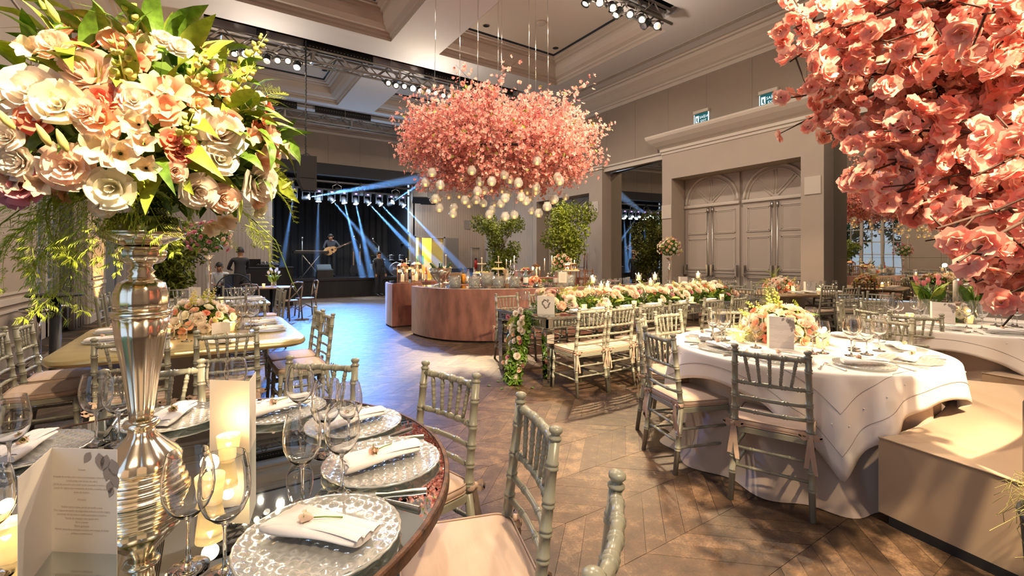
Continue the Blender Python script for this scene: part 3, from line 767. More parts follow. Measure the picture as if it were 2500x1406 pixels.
light('wall_uplight', 'SPOT', (-1.75, 14.4, .15), 420, (1.0, .55, .16), (-2.2, 14.5, 2.5), .08, 80, .6)
# ================================================================ STAGE
BLUEW = (0.55, 0.75, 1.0)
st = thing('stage', 'low black stage platform with dark skirt at the far end', 'stage', T(0, 0, 0))
obj('deck', bxm('stage_deck', mat('stage_deck', (0.02, 0.02, 0.024), 0.25), 1.95, 7.28, 17.6, 21.9, .62, .70), st)
sk = [[(1.97 + i * .03, 17.62 + .008 * math.sin(i * 1.1) * (1 - z) , z * .62) for i in range(177)] for z in (0, .5, 1)]
obj('skirt', MB().loft(sk, close=False).mesh('stage_skirt', K['drape']), st)
obj('side', bxm('stage_side', K['drape'], 1.95, 2.0, 17.62, 19.0, 0, .62), st); obj('side', bxm('stage_side', K['drape'], 7.22, 7.28, 17.62, 19.0, 0, .62), st)
bd = thing('stage_backdrop', 'black curtains hung around the stage', 'backdrop', T(0, 0, 0))
def drape(p0, p1, z0, z1, amp=.05, n=90):
    p0, p1 = Vector(p0), Vector(p1); d = (p1 - p0); nrm = Vector((-d.y, d.x, 0)).normalized()
    return MB().loft([[tuple(p0 + d * (i / n) + nrm * amp * math.sin(i * 1.3) + Vector((0, 0, z))) for i in range(n + 1)] for z in (z0, z1)], close=False).mesh('drape', K['drape'])
obj('back_drape', drape((1.9, 21.8, 0), (7.4, 21.8, 0), .5, 5.2), bd)
obj('side_drape', drape((7.22, 19.2, 0), (7.22, 21.8, 0), .5, 5.2, .03, 50), bd)
obj('side_drape', drape((2.02, 19.2, 0), (2.02, 21.8, 0), .5, 5.2, .03, 50), bd)
obj('top_drape', bxm('top_drape', K['drape'], 1.9, 7.4, 19.2, 21.9, 5.0, 5.05), bd)
struct('trim_7', MB().box(1.9, 7.5, 18.5, 19.1, 4.62, 5.06).mesh('stage_valance', K['drape'], False))
tag(obj('lighting_bar', MB().tube([(2.1, 18.85, 4.42), (7.2, 18.85, 4.42)], .05, 8).mesh('lighting_bar', K['alu'])), 'long steel bar carrying moving lamps above the stage', 'pipe')
# moving beam lamps in a row
bm_head = MB().lathe([(0, .16), (.07, .15), (.10, .08), (.10, -.08), (.095, -.12), (.08, -.12), (.075, -.10)], 14, cap=False).mesh('beam_head', K['black'])
bm_lens = MB().lathe([(0, -.125), (.098, -.12)], 14, cap=False).mesh('beam_lens', emis('beam_lens_glow', (0.62, 0.84, 1.0), 120))
bm_arm = MB().box(-.14, -.11, -.04, .04, -.06, .26).box(.11, .14, -.04, .04, -.06, .26).box(-.14, .14, -.10, .10, .22, .34).mesh('beam_arm', K['black'], False)
bm_led = bxm('status_display', emis('status_display', (0.22, 0.10, 1.0), 14), -.04, .04, -.105, -.10, .25, .29)
ord_ = ['first', 'second', 'third', 'fourth', 'fifth', 'sixth', 'seventh', 'eighth', 'ninth', 'tenth']
xs = [2.62, 3.05, 3.5, 3.96, 4.42, 4.87, 5.34, 5.82, 6.30, 6.80]
tg = [(2.2, 18.9, .7), (10.2, 14.5, 5.2), (3.4, 18.6, .7), (6.4, 18.6, .9), (5.1, 17.9, .1), (5.35, 17.7, .05), (8.1, 17.6, .5), (8.4, 17.2, .6), (9.6, 14.6, 6.6), (9.3, 17.0, .5)]
pw = [90, 520, 60, 150, 340, 300, 420, 420, 300, 300]
for i, x in enumerate(xs):
    p = Vector((x, 18.7, 3.72)); d = (Vector(tg[i]) - p).normalized()
    t = thing('beam_lamp', 'blue white moving beam lamp above the stage, ' + ord_[i] + ' from the window side', 'stage lamp', T(p.x, p.y, p.z), 'moving beam lamps above the stage')
    a = obj('yoke', bm_arm, t); obj('display', bm_led, a)
    h = obj('head', bm_head, t, aim((0, 0, 0), -d)); obj('lens', bm_lens, h)
    light('beam_lamp_light', 'SPOT', p + d * .16, pw[i] * 44, (.13, .40, 1.), tg[i], .015, 5.2, .3)
    light('beam_lamp_glare', 'POINT', p + Vector((0, -.2, -.02)), 16, BLUEW, None, .05)
tag(obj('lamp_rail', bxm('lamp_rail', K['black'], 2.3, 7.1, 18.65, 18.75, 4.06, 4.12)), 'black rail holding the row of blue white beam lamps', 'rail')
# cool wash over the dance floor
light('dance_floor_wash', 'SPOT', (4.2, 18.4, 4.5), 5600, (0.09, 0.31, 1.0), (2.6, 11.8, 0), .12, 48, .8)
light('dance_floor_wash', 'SPOT', (3.0, 18.4, 4.5), 2400, (0.09, 0.31, 1.0), (1.6, 7.6, 0), .12, 30, .9)
light('dance_floor_pool', 'SPOT', (4.6, 18.4, 4.4), 700, (0.75, 0.9, 1.0), (4.9, 16.7, 0), .03, 17, .5)
light('dance_floor_pool', 'SPOT', (3.4, 18.4, 4.4), 900, (0.75, 0.9, 1.0), (2.9, 15.2, 0), .03, 17, .5)
wash_h = MB().lathe([(0, .14), (.10, .12), (.14, 0), (.13, -.04), (0, -.04)], 16).mesh('wash_head', K['black'])
wash_l = MB().lathe([(0, -.045), (.11, -.043)], 16, cap=False).mesh('wash_lens', mat('wash_lens', (0.35, 0.38, 0.42), 0.2, 0.8))
for i, (x, dz) in enumerate(((3.27, 0), (4.19, 0), (5.1, 0), (6.55, .0))):
    t = thing('wash_lamp', 'black round wash lamp hanging from the steel bar, ' + ord_[i] + ' from the window side', 'stage lamp', T(x, 18.8, 4.12 + dz), 'wash lamps hanging above the stage')
    h = obj('head', wash_h, t, T(0, -.06, -.06, 0, .9)); obj('lens', wash_l, h)
    obj('yoke', MB().tube([(-.16, 0, -.05), (-.16, 0, .14), (0, 0, .22), (.16, 0, .14), (.16, 0, -.05)], .016, 6).mesh('wash_yoke', K['steel']), t)
    obj('clamp', MB().box(-.03, .03, -.04, .04, .2, .34).mesh('clamp', K['dark'], False), t)
wd = MB().poly([(-.3, 0, 0), (.3, 0, 0), (.3, 0, .35), (-.3, 0, .35)], (0, .42, .0)).mesh('wedge', K['black'], False)
for i, (x, y, z, a) in enumerate(((7.0, 17.2, 3.85, .5), (7.45, 17.4, 3.85, .5), (2.2, 18.2, 4.0, .4))):
    t = thing('hanging_speaker', ('black loudspeaker hung beside the beam lamps', 'second black loudspeaker hung towards the bead board wall', 'black loudspeaker hung at the window end of the stage')[i], 'loudspeaker', T(x, y, z, -.3, -a))
    obj('cabinet', wd, t); obj('grille', bxm('grille', K['dark'], -.28, .28, -.015, 0, .02, .33), t)
    obj('cable', MB().tube([(0, .2, .35), (.05, .3, .8), (0, .35, 1.05)], .012, 5).mesh('cable', K['black']), t)
# keyboard, stands, drums, guitars
def stand(h, label, m, boom=False):
    t = thing('microphone_stand', label, 'mic stand', m)
    obj('pole', MB().tube([(0, 0, .1), (0, 0, h)], .012, 6).mesh('pole', K['steel']), t)
    for k in range(3):
        a = k * 2.094
        obj('leg', MB().tube([(0, 0, .16), (.28 * math.cos(a), .28 * math.sin(a), .0)], .010, 5).mesh('leg', K['dark']), t)
    p = (0, 0, h)
    if boom:
        obj('boom', MB().tube([(0, 0, h), (-.3, -.2, h + .22)], .009, 5).mesh('boom', K['steel']), t); p = (-.3, -.2, h + .22)
    obj('microphone', MB().lathe([(0, -.06), (.016, -.05), (.018, .02), (.03, .04), (.03, .08), (0, .10)], 10).mesh('microphone', K['steel']), t, T(*p))
    return t
Z = .70
stand(1.45, 'microphone stand beside the stage keyboard', T(2.95, 18.9, Z))
stand(1.25, 'boom microphone stand left of the drum kit', T(5.9, 19.0, Z), True)
stand(1.35, 'boom microphone stand behind the guitars', T(5.3, 19.6, Z), True)
kb = thing('stage_keyboard', 'black electronic keyboard on crossed stand', 'keyboard', T(3.25, 18.9, Z))
obj('body', bxm('kb_body', K['black'], -.62, .62, -.17, .17, .92, 1.02), kb)
wk = bxm('white_key', K['paper'], 0, .021, -.15, -.02, 1.02, 1.03)
for i in range(46): obj('white_key', wk, kb, T(-.54 + i * .0235, 0, 0))
for s in (-1, 1): obj('stand_leg', MB().tube([(s * .35, -.1, 0), (-s * .35, -.1, .92)], .02, 6).mesh('stand_leg', K['steel']), kb)
dk = thing('drum_kit', 'dark drum kit with lettered bass drum on stage', 'drum kit', T(6.75, 19.3, Z, -.25))
dsh = mat('drum_shell', (0.02, 0.02, 0.025), 0.15, 0.3); dhd = mat('drum_head', (0.30, 0.32, 0.36), 0.5)
def drum(r, h, m, nm, front=None):
    d = obj(nm, MB().lathe([(0, 0), (r, 0), (r, h), (0, h)], 24).mesh('drum_shell', dsh, True, 40), dk, m)
    for z in (0, h): obj('hoop', MB().lathe([(r - .005, -.015), (r + .012, -.015), (r + .012, .015), (r - .005, .015)], 24, cap=False).mesh('hoop', K['chrome']), d, T(0, 0, z))
    obj('head', MB().lathe([(0, .004), (r - .004, .004)], 24, cap=False).mesh('head', front or dhd), d, T(0, 0, h))
    return d
bdm = drum(.28, .42, T(0, .2, .28, 0, PI / 2), 'bass_drum', mat('bass_head', (0.04, 0.04, 0.05), 0.4))
obj('lettering', text_mesh('inov', .19, K['waxw']), bdm, T(0, .03, .428))
drum(.15, .22, T(-.2, .05, .62, 0, -.35), 'tom_drum'); drum(.15, .22, T(.2, .05, .62, 0, -.35), 'tom_drum'); drum(.2, .36, T(.6, .1, .25), 'floor_tom'); drum(.18, .14, T(-.55, .2, .55), 'snare_drum')
cym = MB().lathe([(0, .03), (.04, .02), (.2, .0), (.2, -.003), (0, .027)], 24, cap=False).mesh('cymbal', mat('bronze', (0.6, 0.42, 0.15), 0.25, 1.0))
for (x, y, z, r) in ((-.8, 0, 1.15, .3), (.7, .1, 1.3, -.3), (-.95, .3, .85, 0), (.35, .6, 1.4, -.2)):
    obj('cymbal', cym, dk, T(x, y, z, 0, 0, r)); obj('cymbal_stand', MB().tube([(x, y, 0), (x, y, z)], .012, 6).tube([(x, y, .3), (x + .25, y, 0)], .01, 5).tube([(x, y, .3), (x - .2, y - .15, 0)], .01, 5).mesh('cymbal_stand', K['chrome']), dk)
gw = mat('spruce_top', (0.62, 0.36, 0.16), 0.35)
def guitar(label, m, top):
    t = thing('guitar', label, 'guitar', m)
    pts = []
    for i in range(28):
        a = 2 * PI * i / 28; r = .17 + .035 * math.cos(2 * a) - .02 * math.cos(a)
        pts.append((r * math.sin(a) * (.95 + .15 * (math.cos(a) < 0)), 0, r * 1.25 * math.cos(a)))
    obj('body', MB().poly(pts, (0, .1, 0)).mesh('guitar_body', top, False), t)
    obj('neck', bxm('guitar_neck', K['barkl'], -.025, .025, -.01, .02, .15, .72), t)
    obj('headstock', bxm('headstock', K['black'], -.04, .04, -.005, .015, .72, .86), t)
    obj('sound_hole', MB().lathe([(0, 0), (.045, 0)], 14, cap=False).mesh('sound_hole', K['black']), t, T(0, -.003, .05, 0, PI / 2))
    obj('bridge', bxm('bridge', K['black'], -.06, .06, -.008, 0, -.11, -.09), t)
    return t
guitar('dark electric guitar resting upright on the stage', T(4.95, 19.3, Z + .30), K['dark'])
guitar('black bass guitar resting upright beside another guitar', T(5.25, 19.45, Z + .30, .2), K['black'])
for i, (x, y) in enumerate(((3.6, 18.0), (5.6, 18.1))):
    t = thing('stage_monitor', ('black wedge monitor on the stage edge near keyboard', 'black wedge monitor on the stage edge near drums')[i], 'loudspeaker', T(x, y, Z))
    obj('cabinet', MB().poly([(-.28, 0, 0), (-.28, .36, 0), (-.28, .36, .12), (-.28, .12, .34), (-.28, 0, .30)], (.56, 0, 0)).mesh('monitor_cabinet', K['black'], False), t)
    obj('grille', bxm('monitor_grille', K['dark'], -.25, .25, .0, .02, 0, .26), t, T(0, .13, .33, 0, -.8))
# flight cases
blu = mat('blue_black_case', (0.03, 0.045, 0.08), 0.5)
def case(label, m, sx, sy, sz):
    t = thing('flight_case', label, 'case', m)
    obj('body', bxm('case_body', blu, 0, sx, 0, sy, .02, sz), t)
    ed = MB()
    for z in (.02, sz):
        for (a, b) in (((0, 0), (sx, 0)), ((sx, 0), (sx, sy)), ((sx, sy), (0, sy)), ((0, sy), (0, 0))): ed.tube([(a[0], a[1], z), (b[0], b[1], z)], .014, 4)
    for (a, b) in ((0, 0), (sx, 0), (sx, sy), (0, sy)): ed.tube([(a, b, 0), (a, b, sz)], .014, 4)
    obj('edge_frame', ed.mesh('case_edges', K['alu'], False), t); obj('latch', bxm('latch', K['chrome'], sx / 2 - .05, sx / 2 + .05, -.02, 0, sz * .6, sz * .75), t)
case('long blue black case standing behind the rose bar', T(8.0, 17.4, 0), 1.5, .6, 1.02)
case('grey edged flight case beside the seated man', T(.35, 14.9, 0), .62, .5, .98)
fe = thing('fire_extinguisher', 'red fire extinguisher in a niche on the far wall', 'extinguisher', T(10.45, 18.9, .95))
obj('cylinder', MB().lathe([(0, 0), (.07, .01), (.07, .36), (.03, .42), (0, .44)], 14).mesh('cylinder', mat('fire_red', (0.5, 0.02, 0.015), 0.3)), fe); obj('valve', bxm('valve', K['black'], -.04, .04, -.03, .03, .42, .5), fe)
obj('niche', MB().box(-.22, -.2, 0, .1, -.9, 1.0).box(.2, .22, 0, .1, -.9, 1.0).box(-.22, .22, 0, .1, .98, 1.0).mesh('niche', K['door'], False), fe)
# DJ desk
dj = thing('sound_desk', 'black clothed sound desk with mixer and laptop left of stage', 'desk', T(.82, 15.2, 0))
obj('body', bxm('desk_body', K['drape'], 0, 1.3, 0, .7, 0, 1.15), dj); obj('top', bxm('desk_top', mat('desk_top', (0.04, 0.05, 0.08), 0.2), -.02, 1.32, -.02, .72, 1.15, 1.18), dj)
mx = thing('sound_mixer', 'sloping sound mixer with knobs on the black desk', 'mixer', T(1.45, 15.3, 1.18, 0, .25))
obj('body', bxm('mixer_body', K['dark'], -.3, .3, 0, .4, 0, .06), mx)
kn = MB().lathe([(.015, 0), (.013, .025), (0, .025)], 8).mesh('knob', K['chrome'])
for i in range(6):
    for j in range(3): obj('knob', kn, mx, T(-.24 + i * .095, .08 + j * .11, .06))
lp = thing('laptop', 'open laptop beside the mixer on the black desk', 'laptop', T(1.1, 15.4, 1.18))
obj('base', bxm('lap_base', K['dark'], -.17, .17, 0, .24, 0, .015), lp); obj('screen', bxm('lap_screen', K['dark'], -.17, .17, 0, .012, 0, .23), lp, T(0, 0, .015, 0, .35))
# ---------------------------------------------------------------- people
skinm = mat('skin', (0.42, 0.22, 0.13), 0.5); hairm = mat('dark_hair', (0.015, 0.01, 0.008), 0.6); jack = mat('dark_jacket', (0.02, 0.022, 0.03), 0.7); trou = mat('dark_trousers', (0.015, 0.016, 0.02), 0.75)
shirt = mat('white_shirt', (0.62, 0.66, 0.72), 0.7); shoe = mat('black_shoes', (0.01, 0.01, 0.01), 0.35)
def person(label, m, J, top, bottom, group=None):
    # J: joint positions; body grown with a skin modifier as one surface
    names = ['pelvis', 'waist', 'chest', 'neck', 'head0', 'head1']
    V, E, Rd, mt = [], [], [], []
    idx = {}
    def add(n, p, r, k, par=None):
        idx[n] = len(V); V.append(p); Rd.append(r); mt.append(k)
        if par: E.append((idx[par], idx[n]))
    add('pelvis', J['pelvis'], (.155, .115), 1)
    add('waist', J['waist'], (.145, .10), 0, 'pelvis'); add('chest', J['chest'], (.17, .115), 0, 'waist')
    add('neck', J['neck'], (.055, .055), 2, 'chest')
    add('head0', J['head0'], (.075, .085), 2, 'neck'); add('head1', J['head1'], (.078, .095), 2, 'head0')
    for s in 'lr':
        add('sh' + s, J['sh' + s], (.062, .062), 0, 'chest'); add('el' + s, J['el' + s], (.045, .045), 0, 'sh' + s); add('wr' + s, J['wr' + s], (.03, .027), 0, 'el' + s)
        w = Vector(J['wr' + s]); e = (w - Vector(J['el' + s])).normalized(); sd = e.orthogonal().normalized()
        add('pa' + s, tuple(w + e * .07), (.034, .018), 2, 'wr' + s)
        add('hip' + s, J['hip' + s], (.088, .09), 1, 'pelvis'); add('kn' + s, J['kn' + s], (.06, .06), 1, 'hip' + s); add('an' + s, J['an' + s], (.043, .045), 1, 'kn' + s)
        add('to' + s, J['to' + s], (.04, .032), 3, 'an' + s)
    me = bpy.data.meshes.new('body'); me.from_pydata(V, E, [])
    o = bpy.data.objects.new('body', me); COL.objects.link(o)
    md = o.modifiers.new('skin', 'SKIN'); md.use_smooth_shade = True
    sv = me.skin_vertices[0].data
    for i, r in enumerate(Rd): sv[i].radius = r
    sv[0].use_root = True
    o.modifiers.new('sub', 'SUBSURF').levels = 2
    bm_ = bpy.data.meshes.new_from_object(o.evaluated_get(bpy.context.evaluated_depsgraph_get()))
    bpy.data.objects.remove(o)
    for x in (top, bottom, skinm, shoe): bm_.materials.append(x)
    VV = [Vector(v) for v in V]
    for p in bm_.polygons:
        c = p.center; k = min(range(len(VV)), key=lambda i: (VV[i] - c).length - max(Rd[i]) * .6); p.material_index = mt[k]
    t = tag(obj('person', bm_, None, m), label, 'person', group)
    h0, h1 = Vector(J['head0']), Vector(J['head1']); f = Vector(J['face']).normalized(); up = (h1 - h0).normalized(); sd = f.cross(up).normalized(); hc = h0.lerp(h1, .55)
    hb = MB()
    for i in range(9):
        th = i / 8 * 1.75
        hb.v += [tuple(hc + up * (.135 * math.cos(th)) + (sd * math.cos(a) * .098 + f * (math.sin(a) * .112 - .022)) * math.sin(th)) for a in [2 * PI * j / 14 for j in range(14)]]
    for i in range(8):
        for j in range(14):
            if i > 4 and 1 <= j <= 5: continue
            hb.f.append((i*14 + j, i*14 + (j+1) % 14, (i+1)*14 + (j+1) % 14, (i+1)*14 + j))
    obj('hair', hb.mesh('hair', hairm), t)
    obj('nose', MB().tube([hc + f * .085 + up * .01, hc + f * .118 - up * .03, hc + f * .09 - up * .042], [.008, .014, .006], 6).mesh('nose', skinm), t)
    for s in (-1, 1):
        obj('eye', MB().lathe([(0, -.008), (.009, 0), (0, .008)], 8).mesh('eye', hairm), t, Matrix.Translation(hc + f * .092 + sd * s * .034 + up * .012))
        obj('ear', MB().tube([hc + sd * s * .082 - up * .03, hc + sd * s * .097, hc + sd * s * .085 + up * .03], [.01, .016, .01], 6).mesh('ear', skinm), t)
    obj('mouth', MB().tube([hc + f * .088 - up * .068 - sd * .024, hc + f * .095 - up * .07, hc + f * .088 - up * .068 + sd * .024], .006, 5).mesh('mouth', mat('lips', (0.3, 0.1, 0.07), 0.5)), t)
    for s in 'lr':
        w = Vector(J['wr' + s]); e = (w - Vector(J['el' + s])).normalized(); b = w + e * .07; sd2 = e.cross(Vector((0, 0, 1)))
        sd2 = sd2.normalized() if sd2.length > .1 else Vector((1, 0, 0)); dn = Vector((0, 0, -1)) - e * e.dot(Vector((0, 0, -1))); dn = dn.normalized() if dn.length > .1 else Vector((0, -1, 0))
        for q, ln in enumerate((.062, .07, .066, .05)):
            o_ = sd2 * (-.027 + q * .018)
            obj('finger', MB().tube([b + o_, b + o_ + e * ln * .55, b + o_ + e * ln + dn * .02, b + o_ + e * ln * 1.1 + dn * .04], [.010, .009, .008, .006], 6).mesh('finger', skinm), t)
        obj('thumb', MB().tube([w + e * .03 - sd2 * .02, w + e * .055 - sd2 * .05, w + e * .085 - sd2 * .055 + dn * .01], [.011, .010, .007], 6).mesh('thumb', skinm), t)
    return t
def standing(h=1.75, **kw):
    k = h / 1.75
    J = dict(pelvis=(0, 0, .95), waist=(0, 0, 1.12), chest=(0, 0, 1.34), neck=(0, -.01, 1.50), head0=(0, -.02, 1.58), head1=(0, -.02, 1.67), shl=(-.19, 0, 1.42), shr=(.19, 0, 1.42), ell=(-.25, .0, 1.13), elr=(.25, 0, 1.13), wrl=(-.24, -.1, .9), wrr=(.24, -.1, .9),
             hipl=(-.09, 0, .88), hipr=(.09, 0, .88), knl=(-.10, -.02, .49), knr=(.10, -.02, .49), anl=(-.10, .02, .09), anr=(.10, .02, .09), tol=(-.11, -.15, .04), tor=(.11, -.15, .04), face=(0, -1, 0))
    J.update(kw)
    return {n: (p if n == 'face' else tuple(c * k for c in p)) for n, p in J.items()}
person('guitarist in dark clothes playing an acoustic guitar on stage', T(4.05, 19.2, Z), standing(1.72, ell=(-.30, -.08, 1.16), wrl=(-.06, -.30, 1.04), elr=(.36, -.12, 1.16), wrr=(.42, -.30, 1.26), head0=(-.02, -.05, 1.57), head1=(-.03, -.09, 1.65), face=(-.2, -1, -.35)), jack, trou)
guitar('tan acoustic guitar held by the guitarist on stage', T(3.98, 18.86, Z + 1.05, 0, .05, 1.15), gw)
person('person in dark jacket standing at the sound desk', T(.72, 14.75, 0, .3), standing(1.74, ell=(-.24, .16, 1.16), wrl=(-.12, .36, 1.14), elr=(.26, .16, 1.16), wrr=(.16, .38, 1.14), tol=(-.11, .14, .04), tor=(.11, .14, .04), face=(.5, 1, -.2)), jack, trou)
person('seated man in white shirt looking down behind a flight case', T(.28, 15.75, 0, -.2), standing(1.74, pelvis=(0, 0, .52), waist=(0, -.02, .70), chest=(0, -.06, .92), neck=(0, -.11, 1.08), head0=(0, -.15, 1.15), head1=(0, -.19, 1.23), shl=(-.19, -.05, 1.0), shr=(.19, -.05, 1.0), ell=(-.25, -.15, .74), elr=(.25, -.15, .74), wrl=(-.12, -.36, .72), wrr=(.12, -.36, .72), hipl=(-.1, -.04, .5), hipr=(.1, -.04, .5), knl=(-.12, -.42, .5), knr=(.12, -.42, .5), anl=(-.12, -.40, .09), anr=(.12, -.40, .09), tol=(-.12, -.55, .04), tor=(.12, -.55, .04), face=(.1, -1, -.8)), shirt, trou)
tag(obj('stool', MB().lathe([(.17, .40), (.18, .42), (.18, .44), (0, .45)], 16).tube([(.12, .12, 0), (.05, .05, .42)], .014, 5).tube([(-.12, .12, 0), (-.05, .05, .42)], .014, 5).tube([(0, -.16, 0), (0, -.06, .42)], .014, 5).mesh('stool', K['black']), None, T(.28, 15.77, 0)), 'black stool under the seated man in white shirt', 'stool')
person('person in dark trousers standing on the lit floor before the stage', T(5.35, 17.25, 0, .4), standing(1.70), jack, trou)
# haze shaped into cones along the beams, none elsewhere
hz = bpy.data.materials.new('stage_haze'); hz.use_nodes = True
for n in list(hz.node_tree.nodes): hz.node_tree.nodes.remove(n)
_o = hz.node_tree.nodes.new('ShaderNodeOutputMaterial'); _v = hz.node_tree.nodes.new('ShaderNodeVolumeScatter'); _v.inputs['Density'].default_value = 0.20; _v.inputs['Color'].default_value = (0.9, 0.95, 1, 1)
hz.node_tree.links.new(_v.outputs[0], _o.inputs['Volume'])
for i, x in enumerate(xs):
    p = Vector((x, 18.7, 3.72)); e = Vector(tg[i]); d = (e - p); L_ = d.length; d.normalize()
    k = math.tan(math.radians(2.6)); L_ = min(L_, 6.5 if i in (1, 8) else 9)
    m = MB().tube([p + d * .18, p + d * (L_ * .5), p + d * (L_ - .05)], [.03, .03 + k * L_ * .5, .03 + k * L_], 14)
    tag(obj('beam_haze', m.mesh('beam_haze', hz)), 'haze cone shaped to show the ' + ord_[i] + ' blue beam before the stage', 'haze', 'haze in the blue beams', 'stuff')
# ================================================================ CHAIRS
def rr(sx, sy, r, n=5, p=1.0):
    # rounded rectangle outline
    o = []
    for (cx, cy, a0) in ((sx - r, sy - r, 0), (-sx + r, sy - r, 90), (-sx + r, -sy + r, 180), (sx - r, -sy + r, 270)):
        for k in range(n + 1):
            a = math.radians(a0 + 90 * k / n); o.append((cx + r * math.cos(a), cy + r * math.sin(a)))
    return o
def puff(sx, sy, r, z0, z1, crown=.012, n=5):
    # soft pad: rounded outline, bulging sides, domed top
    rings = []
    H = z1 - z0
    for (k, z) in ((.90, 0), (.97, .10), (1.0, .42), (1.0, .58), (.975, .86), (.92, .98), (.75, 1.12), (.45, 1.25), (.15, 1.3)):
        rings.append([(x * k, y * k, z0 + min(z, 1) * H + max(0, z - 1) * crown * 3.3) for x, y in rr(sx, sy, r, n)])
    return MB().loft(rings, cap0=True, cap1=True)
CH = {}
def chair_parts():
    c = K['chair']; sp = []
    def post(s):
        m = MB()
        m.bamboo((s * .205, -.245, 0), (s * .190, -.190, .43), .0165, (.38, .60), 10, .0185)
        m.bamboo((s * .190, -.190, .43), (s * .183, -.243, .885), .0185, (.08, .25, .42, .60, .84), 10, .0165)
        a, b = Vector((s * .190, -.190, .43)), Vector((s * .183, -.243, .885)); d = (b - a).normalized()
        m.tube([b + d * t for t, r in ((0, 0), (.006, 0), (.010, 0), (.016, 0), (.020, 0), (.028, 0), (.036, 0), (.042, 0), (.045, 0))], [.0165, .021, .021, .013, .014, .021, .021, .015, .004], 10)
        return m.mesh('back_post', c)
    for s in (-1, 1): sp.append(('back_post', post(s)))
    for s in (-1, 1):
        sp.append(('front_leg', MB().bamboo((s * .195, .205, 0), (s * .185, .185, .42), .0150, (.30, .52, .78), 10, .0185).mesh('front_leg', c)))
    def yb(z): return -.190 - (z - .43) / .455 * .053
    for z, nm, nd, r in ((.872, 'top_rail', (.12, .32, .5, .68, .88), .0150), (.705, 'back_rail', (.12, .32, .5, .68, .88), .0125), (.615, 'back_rail', (.3, .7), .0115), (.535, 'back_rail', (.3, .7), .0115)):
        sp.append((nm, MB().bamboo((-.186, yb(z), z), (.186, yb(z), z), r, nd, 8, bow=(0, -.020, 0)).mesh(nm, c)))
    for i in range(5):
        x0 = (-.108 + .054 * i) * .94; x1 = (-.13 + .065 * i)
        b0 = -.020 * (1 - (x0 / .186) ** 2); b1 = -.020 * (1 - (x1 / .186) ** 2)
        sp.append(('spindle', MB().bamboo((x0, yb(.705) + b0, .705), (x1, yb(.872) + b1, .872), .0078, (.25, .5, .75), 8, .0095).mesh('spindle', c)))
    for s in (-1, 1):
        for z in (.29, .17):
            k = z / .43
            sp.append(('stretcher', MB().bamboo((s * (.195 - .01 * k), .205 - .02 * k, z), (s * (.205 - .015 * k), -.245 + .055 * k, z), .0095, (.3, .7), 7).mesh('stretcher', c)))
    sp.append(('stretcher', MB().bamboo((-.195, .195, .24), (.195, .195, .24), .0095, (.25, .5, .75), 7).mesh('stretcher', c)))
    for z in (.31, .20): sp.append(('stretcher', MB().bamboo((-.197, -.21, z), (.197, -.21, z), .0095, (.25, .5, .75), 7).mesh('stretcher', c)))
    ol = rr(.205, .205, .05)
    sp.append(('seat_frame', MB().loft([[(x * k, y * k, z) for x, y in ol] for k, z in ((.96, .395), (1, .40), (1, .428), (.97, .434))], cap0=True, cap1=True).mesh('seat_frame', c, True, 40)))
    cu = puff(.205, .205, .06, .435, .477)
    pipe = MB()
    for z in (.440, .474):
        q = [(x * .985, y * .985, z) for x, y in rr(.205, .205, .06)]; pipe.tube(q + [q[0]], .0035, 5, False)
    sp.append(('seat_cushion', cu.mesh('seat_cushion', K['cushion']), None, [('piping', pipe.mesh('piping', K['ribbon']))]))
    for s in (-1, 1):
        t = MB(); P = Vector((s * .193, -.200, .452))
        t.lathe([(.021, -.012), (.0235, -.008), (.0235, .008), (.021, .012)], 10, (P.x, P.y, P.z), False)
        t.lathe([(0, -.014), (.012, -.01), (.014, 0), (.012, .01), (0, .014)], 8, (P.x + s * .004, P.y - .028, P.z - .002))
        for (dx, dz) in ((-.05, .018), (.05, .012)):      # bow loops
            L0 = [P + Vector((0, -.03, 0)), P + Vector((dx * .6, -.04, dz * 1.2)), P + Vector((dx * 1.1, -.038, dz * .3)), P + Vector((dx * .6, -.034, -dz * .7)), P + Vector((0, -.03, -.002))]
            t.loft([[tuple(p + Vector((0, -.002, .010))) for p in L0], [tuple(p + Vector((0, .004, -.010))) for p in L0]], close=False)
        for (dx, ln) in ((-.020, .17), (.024, .20)):       # tails
            A = [P + Vector((dx * k, -.032 - .01 * math.sin(k * 3 + s), -.005 - ln * k)) for k in (0, .25, .5, .75, 1)]
            t.loft([[tuple(p + Vector((-.012, -.004 * (i % 2), 0))) for i, p in enumerate(A)], [tuple(p + Vector((.012, .004 * (i % 2), 0))) for i, p in enumerate(A)]], close=False)
        sp.append(('ribbon_tie', t.mesh('ribbon_tie', K['ribbon'])))
    return sp
CH['full'] = chair_parts()
